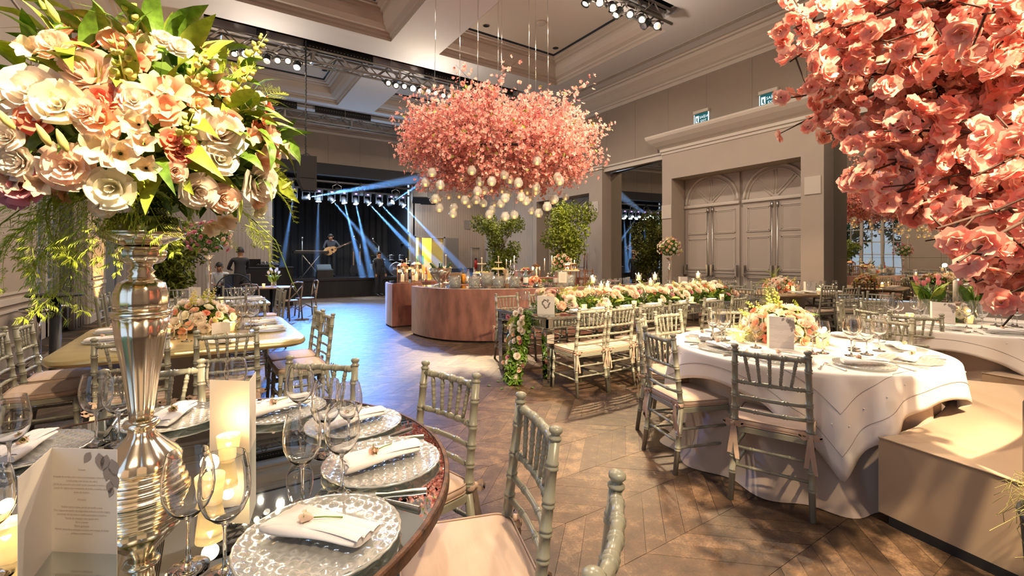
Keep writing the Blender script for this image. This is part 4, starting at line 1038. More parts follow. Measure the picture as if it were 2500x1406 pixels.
def chair_simple():
    fr = MB()
    for s in (-1, 1):
        fr.tube([(s * .205, -.245, 0), (s * .190, -.190, .43), (s * .183, -.245, .90), (s * .183, -.247, .925)], [.016, .019, .017, .02], 6)
        fr.tube([(s * .195, .205, 0), (s * .185, .185, .42)], [.015, .018], 6)
        for z in (.29, .17): fr.tube([(s * .19, .195, z), (s * .195, -.21, z)], .0095, 5)
    bk = MB()
    def yb(z): return -.190 - (z - .43) / .455 * .053 - .012
    for z in (.872, .705, .615, .535): bk.tube([(-.186, yb(z) + .012, z), (0, yb(z) - .006, z), (.186, yb(z) + .012, z)], .0125, 6)
    for i in range(5): bk.tube([((-.108 + .054 * i) * .94, yb(.705), .705), (-.13 + .065 * i, yb(.872), .872)], .009, 5)
    fr.tube([(-.195, .195, .24), (.195, .195, .24)], .0095, 5)
    ol = rr(.205, .205, .05, 3)
    fr.loft([[(x, y, z) for x, y in ol] for z in (.40, .432)], cap0=True, cap1=True)
    return [('frame', fr.mesh('chair_frame', K['chair'])), ('backrest', bk.mesh('chair_back', K['chair'])), ('seat_cushion', puff(.205, .205, .06, .435, .477, n=3).mesh('chair_cushion', K['cushion']))]
CH['far'] = chair_simple()
def chair(x, y, rz, label, group, kind='full'):
    # x, y = middle of the top rail; the seat looks along local +Y
    rz = math.radians(rz)
    ox, oy = x + .243 * -math.sin(rz), y + .243 * math.cos(rz)
    build('banquet_chair', CH[kind], T(ox, oy, 0, rz), label, 'chair', group)
G0 = 'chairs around the mirrored table'
chair(.93, 1.94, 104, 'sage grey banquet chair at the mirrored table, facing the silver vase beside the open floor', G0)
chair(.92, 1.25, 72, 'sage grey banquet chair with wide beige seat at the mirrored table rim', G0)
chair(.66, .66, 38, 'sage grey banquet chair cut by the bottom edge of the picture', G0)
chair(.48, 2.49, 137, 'sage grey banquet chair behind the tall wine glasses at the mirrored table', G0)
chair(-.215, 2.76, 182, 'sage grey banquet chair directly behind the silver flower stand', G0)
chair(-1.02, 2.42, 224, 'sage grey banquet chair cut by the left picture edge', G0)
G1 = 'chairs around the white round table'
chair(2.66, 1.37, -70, 'sage grey banquet chair standing square before the white tablecloth, back to the camera', G1)
chair(2.65, 2.135, -110, 'sage grey banquet chair at the white round table with beige bows over the open floor', G1)
chair(3.17, 2.74, -148, 'sage grey banquet chair seen edge on between white table and mirrored long table', G1)
chair(3.73, 2.89, 179, 'sage grey banquet chair behind the white round table facing the camera', G1)
chair(4.43, 2.70, 143, 'sage grey banquet chair behind the flowers of the white round table', G1)
chair(4.93, 1.54, 80, 'sage grey banquet chair at the white round table beside the sofa, facing the flowers', G1)
G2 = 'chairs around the tulip table'
chair(5.52, 1.51, -76, 'sage grey banquet chair drawn up to the tulip table, cushion towards the camera', G2)
chair(5.72, 1.95, -126, 'sage grey banquet chair at the tulip table behind the wine glasses', G2)
chair(6.25, 2.40, -165, 'sage grey banquet chair on the far side of the tulips', G2)
chair(7.05, 2.32, 150, 'sage grey banquet chair behind the frosted candle at the tulip table', G2)
chair(7.55, 1.65, 108, 'sage grey banquet chair half hidden by the hanging blossom', G2)
G3 = 'chairs along the mirrored long table'
for i, (x, a) in enumerate(((3.36, -3), (3.80, 2), (4.29, -2), (4.78, 5), (5.50, -3), (6.10, 2))):
    chair(x, 3.55, a, 'grey banquet chair on the near side of mirrored long table, ' + ord_[i] + ' from garland end', G3)
for i, x in enumerate((3.62, 4.2, 4.8, 5.5, 6.2)):
    chair(x, 5.62, 180, 'grey banquet chair on the bar side of mirrored long table, ' + ord_[i] + ' from garland end', G3)
chair(7.98, 4.55, 90, 'sage grey banquet chair at the far head of the mirrored long table', G3)
G4 = 'chairs around the champagne table'
chair(-.42, 3.88, 3, 'sage grey banquet chair at the champagne table, right behind the silver stand', G4)
chair(.11, 3.87, -6, 'sage grey banquet chair at the champagne table, behind the folded menu card', G4)
chair(-1.24, 5.23, -90, 'sage grey banquet chair with sunlit seat at the window end of the champagne table', G4)
chair(-1.25, 4.72, -87, 'sage grey banquet chair by the left picture edge, seat towards champagne table', G4)
chair(.94, 5.03, 90, 'farther of two sage grey chairs at the dance floor end of champagne table', G4)
chair(.94, 4.60, 92, 'nearer of two sage grey chairs at the dance floor end of champagne table', G4)
chair(-.45, 6.28, 180, 'sage grey banquet chair beyond the champagne table beside the tall glasses', G4)
chair(.38, 6.30, 178, 'sage grey banquet chair beyond the champagne table near its dance floor corner', G4)
G5 = 'chairs around the tall vase table'
for i, (x, y, a) in enumerate(((-.55, 7.45, 0), (.25, 7.45, 0), (-1.25, 8.3, -90), (-1.25, 8.9, -90), (1.02, 8.3, 90), (1.02, 8.9, 92), (-.4, 9.95, 180), (.4, 9.95, 180))):
    chair(x, y, a, 'grey banquet chair at the tall vase table, ' + ('near side towards windows', 'near side towards dance floor', 'window end, nearer one', 'window end, farther one', 'dance floor end, nearer one', 'dance floor end, farther one', 'far side towards windows', 'far side towards dance floor')[i], G5, 'far')
G6 = 'chairs around the wooden pedestal table'
for i, (x, y, a) in enumerate(((8.65, 4.55, -70), (8.8, 5.2, -80), (9.4, 3.78, -15), (9.9, 3.62, -20), (10.45, 4.3, 75), (9.6, 5.8, 170), (10.3, 5.55, 160), (8.15, 3.0, 140), (8.55, 2.75, 75))):
    chair(x, y, a, 'grey banquet chair by the wooden pedestal table, ' + ('at its dark side', 'beside the long table end', 'back turned, left of the pedestal', 'back turned, right of the pedestal', 'under the wavy mirror', 'before the panelled doors', 'before the panelled doors nearer the mirror', 'turned away towards the tulip table', 'alone beyond the tulip glasses')[i], G6, 'far')
G7 = 'chairs around the flower ball table'
for i, (x, y, a) in enumerate(((8.75, 6.6, -85), (8.85, 7.4, -95), (9.4, 6.0, 0), (10.0, 6.02, 0), (9.7, 7.95, 180))):
    chair(x, y, a, 'grey banquet chair by the flower ball table, ' + ord_[i] + ' around from the long table', G7, 'far')
# cross back chairs at the small wooden table
xw = mat('grey_oak', (0.24, 0.18, 0.13), 0.5)
xp = []
for s in (-1, 1):
    xp.append(('back_leg', MB().tube([(s * .20, -.22, 0), (s * .19, -.19, .45), (s * .19, -.24, .80)], .016, 7).mesh('back_leg', xw)))
    xp.append(('front_leg', MB().tube([(s * .20, .20, 0), (s * .18, .17, .45)], .016, 7).mesh('front_leg', xw)))
    xp.append(('cross_slat', MB().tube([(s * .18, -.19, .48), (0, -.235, .64), (-s * .18, -.25, .80)], .012, 6).mesh('cross_slat', xw)))
xp.append(('bent_rail', MB().tube([(-.19, -.24, .78), (-.17, -.26, .86), (0, -.28, .88), (.17, -.26, .86), (.19, -.24, .78)], .018, 7).mesh('bent_rail', xw)))
xp.append(('seat', MB().lathe([(0, .43), (.20, .43), (.215, .445), (.20, .46), (0, .465)], 20).mesh('seat', xw)))
for s in (-1, 1): xp.append(('hoop_stretcher', MB().tube([(s * .19, -.2, .18), (s * .12, 0, .30), (s * .19, .19, .18)], .009, 5).mesh('hoop_stretcher', xw)))
for i, (x, y, a) in enumerate(((1.55, 11.85, 40), (2.0, 12.35, 95), (.85, 11.6, -30))):
    build('cross_back_chair', xp, T(x, y, 0, math.radians(a)), 'bent wood cross back chair, ' + ('between tulip table and dance floor', 'turned sideways beside the dance floor', 'on the window side of the small tulip table')[i], 'chair', 'cross back chairs at the small table')
# ================================================================ SOFAS
def sofa_bench(label, c, r0, r1, a0, a1, seat=.46, back=.84, bw=.16, caps=True):
    t = thing('curved_sofa', label, 'sofa', T(c[0], c[1], 0))
    A = [math.radians(a0 + (a1 - a0) * k / 28) for k in range(29)]
    def seg(ri, ro, z0, z1, nm, e=.03):
        m = MB(); rings = []
        for k, a in enumerate(A):
            pr = [(ri, z0), (ri, z1 - e), (ri + e * .3, z1 - e * .3), (ri + e, z1), (ro - e, z1), (ro - e * .3, z1 - e * .3), (ro, z1 - e), (ro, z0)]
            rings.append([(r * math.cos(a), r * math.sin(a), z) for r, z in pr])
        m.loft(rings, cap0=True, cap1=True)
        return obj(nm, m.mesh(nm, K['sofa'], True, 50), t)
    seg(r0, r1, .05, seat, 'seat_base'); seg(r1 - bw, r1 + .02, seat - .02, back, 'backrest')
    pl = MB(); pl.loft([[(r * math.cos(a), r * math.sin(a), z) for r, z in ((r0 + .05, .0), (r0 + .05, .05), (r1 - .05, .05), (r1 - .05, 0))] for a in A], cap0=True, cap1=True)
    obj('plinth', pl.mesh('plinth', K['black'], False), t)
    q = [((r0 + .006) * math.cos(a), (r0 + .006) * math.sin(a), seat - .012) for a in A]
    sm = MB().tube(q, .005, 5)
    e = [((r0 + (r1 - bw - r0) * k / 6) * math.cos(A[0]), (r0 + (r1 - bw - r0) * k / 6) * math.sin(A[0]), seat - .004) for k in range(7)]
    sm.tube(e, .005, 5)
    obj('seam', sm.mesh('seam', K['sofa']), t)
    return t
sofa_bench('curved beige suede sofa wrapping the white round table', (3.65, 3.93), 3.0, 3.72, -101.5, -64)
sofa_bench('second beige suede sofa at the tulip table', (6.1, 4.0), 3.0, 3.72, -101.5, -66)
# ================================================================ FLOWER KIT (unit size: about 1 across, facing +Z)
def patch(mb, fn, nu, nv):
    b = len(mb.v)
    for j in range(nv + 1):
        for i in range(nu + 1): mb.v.append(tuple(fn(i / nu, j / nv)))
    for j in range(nv):
        for i in range(nu):
            q = b + j * (nu + 1) + i; mb.f.append((q, q + 1, q + nu + 2, q + nu + 1))
def rose_mb(seed, spec, nu=4, nv=4):
    # spec rows: (petals, reach, height, half angle, curl)
    r = random.Random(seed); mb = MB(); a0 = 0
    for (n, rad, h, w, curl) in spec:
        a0 += 1.1
        for k in range(n):
            a = a0 + 2 * PI * k / n + r.uniform(-.15, .15); ww = w * r.uniform(.9, 1.1); hh = h * r.uniform(.92, 1.08); rr_ = rad * r.uniform(.93, 1.07); ph = r.uniform(0, 6)
            def fn(u, v):
                s = u * 2 - 1; t = v
                taper = math.sin(PI * min(1, .18 + t * .62)) ** .6
                th = a + s * ww * taper
                ro = rr_ * (.10 + .90 * (t ** .75)) + curl * max(0, t - .55) ** 2 * 2.2 - .05 * rr_ * (1 - s * s) * (t > .5)
                z = hh * (t ** 1.1) * (1 - .12 * s * s) - abs(curl) * max(0, t - .7) ** 2 * 2.0 + .02 * math.sin(5 * s + ph) * t - .30
                return (ro * math.cos(th), ro * math.sin(th), z)
            patch(mb, fn, nu, nv)
    return mb
ROSE = [(3, .07, .52, 1.2, 0), (3, .13, .54, 1.0, .01), (4, .21, .53, .85, .03), (5, .30, .50, .75, .07), (5, .39, .44, .72, .14), (5, .47, .36, .70, .22)]
LISI = [(4, .10, .46, .9, .02), (5, .26, .52, .85, .08), (5, .40, .48, .80, .16), (5, .47, .42, .75, .24)]
PEON = [(5, .10, .40, .7, 0), (7, .20, .42, .55, .03), (8, .30, .40, .5, .06), (9, .40, .34, .48, .10), (8, .48, .26, .5, .14)]
CUP = [(5, .16, .42, .8, .02), (6, .34, .40, .65, .08), (6, .46, .28, .6, .16)]
SMALL = [(4, .16, .34, .9, .03), (5, .36, .34, .75, .12), (5, .48, .26, .7, .2)]
def lily_mb(seed):
    r = random.Random(seed); mb = MB()
    for k in range(6):
        a = k * PI / 3 + r.uniform(-.1, .1); L = 1 if k % 2 else .9; w = .17 if k % 2 else .22
        def fn(u, v):
            s = u * 2 - 1; t = v; ro = .04 + .46 * L * t ** 1.3; z = -.35 + .62 * t - .28 * max(0, t - .6) ** 1.5 * 2
            ww = w * math.sin(PI * min(1, .12 + .83 * t)) * (1 - .5 * (t > .95))
            z += .10 * s * s * ww / .2
            return (ro * math.cos(a) - s * ww * math.sin(a), ro * math.sin(a) + s * ww * math.cos(a), z)
        patch(mb, fn, 2, 5)
    return mb
def blossom_mb(seed, layers=((5, .5, .10), (5, .36, .22)), nu=2, nv=2):
    r = random.Random(seed); mb = MB(); a0 = 0
    for (n, rad, lift) in layers:
        a0 += .6
        for k in range(n):
            a = a0 + 2 * PI * k / n + r.uniform(-.15, .15); L = rad * r.uniform(.88, 1.1); lf = lift * r.uniform(.6, 1.5); w = rad * 1.25 * PI / n * r.uniform(.9, 1.15); tw = r.uniform(-.25, .25); ph = r.uniform(0, 6)
            def fn(u, v):
                s = u * 2 - 1; t = v; ro = .05 + (L - .05) * t * (1 - .12 * (abs(s) < .2) * (t > .9)); ww = w * math.sin(PI * min(.86, .12 + .74 * t))
                z = lf * t * t + tw * s * ww + .05 * math.sin(4 * s + ph) * t
                return (ro * math.cos(a) - s * ww * math.sin(a), ro * math.sin(a) + s * ww * math.cos(a), z)
            patch(mb, fn, nu, nv)
    return mb
def leaf_mb(L=1.0, w=.34, bend=.18, n=5):
    mb = MB()
    def fn(u, v):
        s = u * 2 - 1; ww = w / 2 * math.sin(PI * v ** .8) if v < 1 else 0
        return (s * ww, L * v, bend * math.sin(PI * v * .9) - .22 * bend * 4 * v * v + .25 * abs(s) * ww)
    patch(mb, fn, 2, n)
    return mb
def fern_mb(seed, L=1.0, n=11):
    r = random.Random(seed); mb = MB(); sp = []
    for i in range(n + 1):
        t = i / n; sp.append(Vector((.05 * math.sin(4 * t), L * t, .16 * math.sin(PI * t) - .25 * t * t)))
    mb.tube(sp, [.008 * (1 - .7 * i / n) for i in range(n + 1)], 3, False)
    for i in range(1, n + 1):
        for s in (-1, 1):
            b = sp[i]; ln = .30 * math.sin(PI * (i / n) ** .7 * .9 + .15) * r.uniform(.8, 1.2)
            e = b + Vector((s * ln, ln * .55, r.uniform(-.06, .05))); k = len(mb.v)
            mb.v += [tuple(b), tuple(e), tuple(b + Vector((0, .008, .004)))]; mb.f.append((k, k + 1, k + 2))
            for q in range(7):
                p = b.lerp(e, (q + 1) / 8)
                for g in (-1, 1):
                    k = len(mb.v); d = Vector((s * .03, .045 * g + .03, r.uniform(-.025, .03)))
                    mb.v += [tuple(p), tuple(p + d), tuple(p + d * .5 + Vector((.010, -.004, .008)))]; mb.f.append((k, k + 1, k + 2))
    return mb
def spike_mb(seed, n=16):
    r = random.Random(seed); mb = MB()
    mb.tube([(0, 0, 0), (.02, .01, .5), (0, .02, 1.0)], [.016, .012, .005], 4)
    for i in range(n):
        t = .25 + .75 * i / n; a = i * 2.4; rd = .075 * (1.15 - t) + .018
        p = Vector((math.cos(a), math.sin(a), 0)) * (.04 + .06 * (1.1 - t)) + Vector((0, 0, t)); d = Vector((math.cos(a), math.sin(a), .8)).normalized()
        mb.add(MB().lathe([(0, -rd * .8), (rd * .7, -rd * .3), (rd * .85, .25 * rd), (rd * .45, rd * .9), (0, rd * 1.3)], 6), aim(p, d))
    return mb
def tulip_mb():
    mb = MB()
    for k in range(6):
        a = k * PI / 3; r0 = .30 if k % 2 else .34
        def fn(u, v):
            s = u * 2 - 1; ro = r0 * (math.sin(PI * (.12 + .66 * v)) ** .8); th = a + s * .62 * (1 - .75 * v ** 3)
            return (ro * math.cos(th), ro * math.sin(th), v - .1 * s * s * v)
        patch(mb, fn, 3, 5)
    return mb
F = {}
def fm(key, mb, m): F[key] = mb.raw(key, m)
for i in range(3):
    fm('white_rose%d' % i, rose_mb(i, ROSE), K['rosew']); fm('cream_rose%d' % i, rose_mb(10 + i, LISI), K['rosec']); fm('blush_rose%d' % i, rose_mb(20 + i, ROSE), K['rosep'])
    fm('blush_peony%d' % i, rose_mb(30 + i, PEON), K['rosep']); fm('white_peony%d' % i, rose_mb(40 + i, PEON), K['rosew']); fm('coral_bloom%d' % i, rose_mb(50 + i, SMALL), K['coral'])
    fm('peach_bloom%d' % i, rose_mb(60 + i, CUP), K['peach']); fm('mauve_bloom%d' % i, rose_mb(70 + i, CUP), K['mauve']); fm('lily%d' % i, lily_mb(i), K['lily']); fm('peach_lily%d' % i, lily_mb(5 + i), K['peach'])
    fm('snapdragon%d' % i, spike_mb(i), K['bud']); fm('fern%d' % i, fern_mb(i), K['fern']); fm('blossom%d' % i, blossom_mb(i, ((5, .5, .06), (5, .38, .17), (4, .21, .24))), K['blos2'])
    fm('small_blossom%d' % i, blossom_mb(20 + i, ((5, .5, .16), (4, .3, .3)), 1, 2), K['blos'])
    fm('green_bud%d' % i, MB().lathe([(0, 0), (.12, .12), (.17, .4), (.12, .75), (.03, 1.0), (0, 1.02)], 8), K['bud'])
fm('leaf0', leaf_mb(1, .36, .18), K['leaf']); fm('leaf1', leaf_mb(1, .30, .10), K['leafl']); fm('leaf2', leaf_mb(1, .22, .25), K['leaf']); fm('leaf3', leaf_mb(1, .26, .22), K['leafl'])
F['tulip'] = tulip_mb().mesh('tulip', K['tulip'])
NAMES = dict(white_rose='white_rose', cream_rose='cream_rose', blush_rose='blush_rose', blush_peony='blush_peony', white_peony='white_peony', coral_bloom='coral_bloom', peach_bloom='peach_bloom', mauve_bloom='mauve_bloom', lily='lily', peach_lily='peach_lily', snapdragon='snapdragon', fern='fern_frond', leaf='leaf', green_bud='flower_bud', blossom='blossom', small_blossom='blossom')
def bloom(root, kind, p, d, size, rnd):
    me = F[kind + str(rnd.randrange(4 if kind == 'leaf' else 3))]
    if kind in ('leaf', 'fern'):
        d = Vector(d).normalized(); up = Vector((rnd.gauss(0, .5), rnd.gauss(0, .5), 1)); x = d.cross(up).normalized(); z = x.cross(d)
        m = Matrix((x, d, z)).transposed().to_4x4(); m.translation = Vector(p); m = m @ Matrix.Scale(size, 4)
    else: m = aim(p, d, rnd.random() * 6.28, size)
    return obj(NAMES[kind], me, root, m)
def arrange(root, c, rad, counts, rnd, zmin=-.35, keep=None, inner=.9):
    # blooms over an ellipsoid, evenly spread by a golden spiral
    tot = sum(n for k, n, s in counts if k not in ('leaf', 'fern', 'snapdragon')); kinds = []
    for k, n, s in counts:
        if k not in ('leaf', 'fern', 'snapdragon'): kinds += [(k, s)] * n
    rnd.shuffle(kinds)
    for i, (k, s) in enumerate(kinds):
        z = 1 - (1 - zmin) * (i + .5) / tot; a = i * 2.39996; q = math.sqrt(max(0, 1 - z * z))
        d = Vector((q * math.cos(a), q * math.sin(a), z)); p = Vector(c) + Vector((d.x * rad[0], d.y * rad[1], d.z * rad[2])) * rnd.uniform(inner - .08, inner + .08)
        if keep and not keep(p): continue
        bloom(root, k, p, d + Vector((rnd.gauss(0, .2), rnd.gauss(0, .2), rnd.gauss(0, .2))), s * rnd.uniform(.85, 1.2), rnd)
    for k, n, s in counts:
        if k not in ('leaf', 'fern', 'snapdragon'): continue
        for _ in range(n):
            d = Vector((rnd.gauss(0, 1), rnd.gauss(0, 1), rnd.gauss(.25 if k != 'snapdragon' else 1.2, .7))).normalized()
            if d.z < zmin: d.z = zmin
            p = Vector(c) + Vector((d.x * rad[0], d.y * rad[1], d.z * rad[2])) * (.62 if k == 'leaf' else .7)
            bloom(root, k, p, d + Vector((rnd.gauss(0, .4), rnd.gauss(0, .4), rnd.gauss(0, .3))), s * rnd.uniform(.7, 1.25), rnd)
def core(root, c, rad, n, size, m, rnd, name='filler_foliage'):
    mb = MB(); leaf_cloud(mb, c, rad, n, size, rnd, .4)
    o = obj(name, mb.raw(name, m, False), root); o['kind'] = 'stuff'; return o
BQ = [('white_rose',0.164,-0.291,1.758,0.14), ('cream_rose',0.164,-0.289,1.687,0.09), ('white_rose',0.281,-0.193,1.642,0.129), ('white_rose',0.117,-0.275,1.597,0.101), ('blush_rose',0.177,-0.24,1.588,0.09), ('blush_rose',0.065,-0.31,1.638,0.058), ('cream_rose',-0.058,-0.286,1.588,0.103), ('blush_peony',-0.135,-0.286,1.632,0.118), ('white_peony',-0.015,-0.318,1.799,0.09), ('cream_rose',-0.147,-0.297,1.768,0.106), ('blush_rose',-0.101,-0.314,1.756,0.074), ('peach_bloom',-0.077,-0.321,1.741,0.074), ('white_rose',-0.196,-0.269,1.791,0.134), ('blush_rose',-0.106,-0.284,1.853,0.134), ('blush_peony',-0.167,-0.227,1.92,0.083), ('white_rose',0.045,-0.19,2.007,0.065), ('white_rose',0.08,-0.2,1.99,0.065), ('white_rose',0.239,-0.212,1.88,0.069), ('white_rose',0.275,-0.172,1.905,0.052), ('cream_rose',0.281,-0.136,1.572,0.054), ('white_peony',-0.223,-0.239,1.637,0.09), ('coral_bloom',0.056,-0.326,1.717,0.045), ('coral_bloom',0.08,-0.321,1.707,0.052), ('coral_bloom',0.092,-0.317,1.695,0.045), ('coral_bloom',0.072,-0.32,1.685,0.045), ('coral_bloom',-0.076,-0.314,1.785,0.049), ('coral_bloom',-0.055,-0.314,1.799,0.043), ('coral_bloom',-0.186,-0.282,1.729,0.058), ('coral_bloom',-0.012,-0.27,1.905,0.045), ('peach_lily',0.026,-0.301,1.843,0.09), ('peach_lily',0.066,-0.297,1.844,0.094), ('peach_lily',0.041,-0.317,1.794,0.078), ('peach_bloom',0.045,-0.319,1.785,0.067), ('lily',-0.077,-0.317,1.674,0.096), ('lily',-0.043,-0.321,1.665,0.101), ('lily',-0,-0.329,1.698,0.078), ('lily',0.007,-0.316,1.639,0.078), ('lily',-0.011,-0.329,1.738,0.078), ('peach_lily',0.303,-0.194,1.791,0.09), ('peach_lily',0.276,-0.22,1.712,0.09), ('peach_lily',0.242,-0.246,1.77,0.067), ('mauve_bloom',-0.219,-0.215,1.591,0.078), ('mauve_bloom',-0.236,-0.183,1.572,0.067), ('coral_bloom',0.189,-0.274,1.787,0.056), ('peach_bloom',-0.046,-0.225,1.967,0.067), ('peach_bloom',-0.028,-0.195,2.003,0.049), ('peach_bloom',-0,-0.218,1.978,0.056), ('peach_bloom',0.127,-0.263,1.884,0.052), ('peach_bloom',0.17,-0.24,1.895,0.049), ('peach_bloom',0.2,-0.225,1.896,0.049), ('blush_peony',0.146,-0.199,1.968,0.056), ('lily',-0.199,-0.225,1.898,0.067), ('lily',-0,-0.245,1.943,0.067), ('green_bud',-0.152,-0.186,1.982,0.067), ('green_bud',-0.168,-0.162,2.001,0.052), ('green_bud',-0.211,-0.266,1.707,0.067), ('green_bud',-0.154,-0.292,1.676,0.067), ('green_bud',-0.127,-0.3,1.666,0.067), ('green_bud',0.34,-0.126,1.646,0.049), ('lily',0.187,-0.175,1.529,0.078), ('lily',-0.178,-0.243,1.592,0.067), ('lily',0.153,-0.174,1.511,0.067), ('white_rose',-0.229,-0.252,1.689,0.067), ('peach_bloom',0.275,-0.17,1.599,0.049), ('lily',-0.229,-0.213,1.599,0.067), ('white_rose',-0.074,-0.249,1.545,0.056)]
BQ_SPIKE = [(-0.022, -0.186, 2.014), (0.108, -0.266, 1.889), (0.205, -0.225, 1.891), (0.082, -0.321, 1.728), (-0.033, -0.291, 1.865), (0.283, -0.0, 2.093)]
BQ_FERN = [(-0.215, -0.108, 1.518), (-0.258, -0.0, 1.482), (-0.201, -0.0, 1.368), (-0.158, -0.047, 1.462), (-0.23, -0.0, 1.359), (0.356, -0.108, 1.689), (0.306, -0.0, 1.498), (0.26, -0.0, 1.484), (0.264, -0.113, 1.974), (-0.004, -0.187, 1.524), (0.087, -0.197, 1.549), (-0.258, -0.0, 1.441), (-0.077, -0.119, 1.473), (0.419, -0.0, 1.641), (0.33, -0.0, 1.418), (-0.173, -0.114, 1.5), (-0.113, -0.145, 1.501), (-0.244, -0.0, 1.421), (0.181, -0.102, 2.04), (0.368, -0.0, 1.993)]
TIPS = [(2.24, 1.05, 2.49), (2.17, 1.03, 2.31), (2.33, 1.08, 2.6), (2.21, 1.01, 2.39), (2.18, 0.93, 2.24), (2.35, 1.05, 2.2), (2.61, 1.21, 2.14), (2.59, 1.09, 2.14), (2.58, 1.05, 2.05), (2.29, 0.87, 1.94), (2.5, 0.86, 2.05), (2.35, 0.77, 1.86), (2.28, 0.76, 1.79), (2.25, 0.7, 1.68), (2.32, 0.68, 1.65), (2.79, 0.75, 1.6), (2.73, 0.71, 1.51), (2.73, 0.61, 1.56), (1.77, 0.39, 1.42), (2.4, 0.48, 1.34), (2.62, 0.5, 1.27), (2.1, 0.37, 1.42), (2.8, 0.44, 1.31), (2.22, 0.34, 1.26), (2.53, 0.89, 2.6), (2.61, 0.76, 2.58), (2.53, 0.6, 2.46), (1.93, 0.37, 2.16), (2.23, 0.38, 2.16), (2.83, 0.61, 2.31), (2.75, 0.73, 2.4), (2.55, 0.61, 2.08), (2.39, 0.46, 1.93), (2.01, 0.34, 1.72), (2.79, 0.6, 1.85), (2.74, 0.73, 1.96), (2.51, 0.73, 2.11), (2.46, 0.42, 1.63), (2.6, 0.52, 1.6), (1.9, 0.29, 1.47), (2.33, 0.9, 2.36), (2.65, 0.94, 2.29), (2.21, 0.71, 2.29), (2.21, 0.7, 1.93), (2.61, 0.62, 1.71), (1.83, 0.45, 1.52)]
GLOBES = [(2.89, 6.63, 2.76), (3.35, 6.19, 2.77), (3.49, 6.8, 2.77), (2.86, 6.82, 2.63), (2.95, 6.46, 2.55), (3.63, 6.44, 2.66), (3.59, 6.0, 2.6), (3.87, 6.08, 2.74), (4.11, 6.29, 2.72), (4.12, 5.56, 2.9), (4.68, 5.76, 2.74), (4.54, 5.53, 2.63), (2.92, 6.57, 2.35), (3.48, 7.93, 2.52), (3.76, 8.27, 2.61), (3.97, 8.29, 2.67), (3.92, 7.74, 2.62), (4.32, 8.07, 2.71), (3.44, 6.17, 2.46), (3.82, 6.63, 2.56), (4.69, 7.84, 2.81), (4.64, 7.37, 2.73), (4.3, 6.63, 2.55), (5.16, 7.47, 2.8), (4.84, 6.83, 2.66), (4.42, 5.99, 2.59), (4.54, 6.16, 2.55), (3.45, 6.61, 2.37), (3.77, 7.07, 2.37), (3.55, 6.41, 2.36), (3.91, 6.81, 2.37), (4.73, 7.8, 2.52), (4.1, 6.55, 2.35), (3.78, 5.92, 2.35), (4.03, 5.85, 2.38), (4.25, 6.03, 2.35), (5.1, 7.09, 2.58), (3.47, 7.05, 2.29), (3.39, 6.92, 2.17), (3.02, 6.65, 2.22), (4.08, 6.81, 2.27), (3.8, 6.43, 2.14), (3.84, 6.01, 2.08), (4.09, 6.13, 2.13), (4.98, 6.89, 2.31), (4.39, 5.88, 2.15), (4.36, 5.62, 2.23), (5.05, 6.35, 2.45), (4.74, 5.91, 2.4), (5.96, 7.08, 2.66), (3.83, 5.63, 2.55)]
# ================================================================ THE BIG ARRANGEMENT ON THE SILVER STAND
RB = random.Random(11)
vs = thing('silver_flower_stand', 'tall polished silver flower stand on the mirrored table', 'vase', T(-.16, 1.67, .765))
obj('base', MB().lathe([(0, 0), (.112, 0), (.117, .005), (.115, .011), (.104, .014), (.107, .020), (.110, .026), (.106, .031), (.096, .034), (.099, .040), (.102, .046), (.098, .051), (.089, .054), (.092, .060), (.094, .066), (.088, .071)], 48).mesh('stand_base', K['silver']), vs)
obj('dome', MB().lathe([(.084, .071), (.090, .080), (.090, .092), (.080, .110), (.062, .130), (.044, .150), (.031, .166), (.028, .186)], 64, flute=8, fl=.10).mesh('stand_dome', K['silver']), vs)
obj('ring', MB().lathe([(.028, .186), (.040, .189), (.044, .197), (.040, .205), (.029, .208)], 32).mesh('stand_ring', K['silver']), vs)
obj('stem', MB().lathe([(.026, .208), (.030, .25), (.042, .35), (.055, .44), (.062, .50)], 48, flute=12, fl=.07).mesh('stand_stem', K['silver']), vs)
obj('ring', MB().lathe([(.062, .498), (.072, .503), (.073, .510), (.072, .516), (.060, .520)], 32).mesh('stand_ring', K['silver']), vs)
obj('shoulder', MB().lathe([(.060, .52), (.062, .54), (.061, .57), (.053, .595), (.034, .607), (.028, .610)], 48, flute=12, fl=.05).mesh('stand_shoulder', K['silver']), vs)
obj('neck', MB().lathe([(.030, .608), (.034, .613), (.027, .622), (.033, .630), (.025, .638), (.027, .65)], 32).mesh('stand_neck', K['silver']), vs)
obj('knop', MB().lathe([(.026, .648), (.045, .654), (.056, .668), (.058, .682), (.050, .695), (.038, .70)], 48, flute=12, fl=.06).mesh('stand_knop', K['silver']), vs)
obj('bowl', MB().lathe([(.038, .70), (.054, .705), (.090, .722), (.106, .735), (.103, .741), (.094, .75), (.090, .78), (.06, .79)], 40).mesh('stand_bowl', K['silver']), vs)
bq = thing('flower_arrangement', 'huge arrangement of white and blush roses, coral blooms and fern on silver stand', 'flowers', T(-.16, 1.67, 0, math.radians(5.47)))
bc = Vector((.03, 0, 1.79))
for (k, x, y, z, s) in BQ:
    p = Vector((x, y, z)); d = (p - bc); d = Vector((d.x * .9, d.y * 1.2 - .10, d.z * .9 + .05)).normalized()
    if k == 'green_bud': d = Vector((d.x, d.y * .3, .8)).normalized(); s *= .75
    elif k in ('lily', 'peach_lily'): s *= .9
    elif k in ('coral_bloom', 'peach_bloom', 'mauve_bloom'): s *= 1.2
    else: s *= .88
    bloom(bq, k, p - d * s * .15, d + Vector((RB.gauss(0, .12), RB.gauss(0, .12), RB.gauss(0, .12))), s, RB)
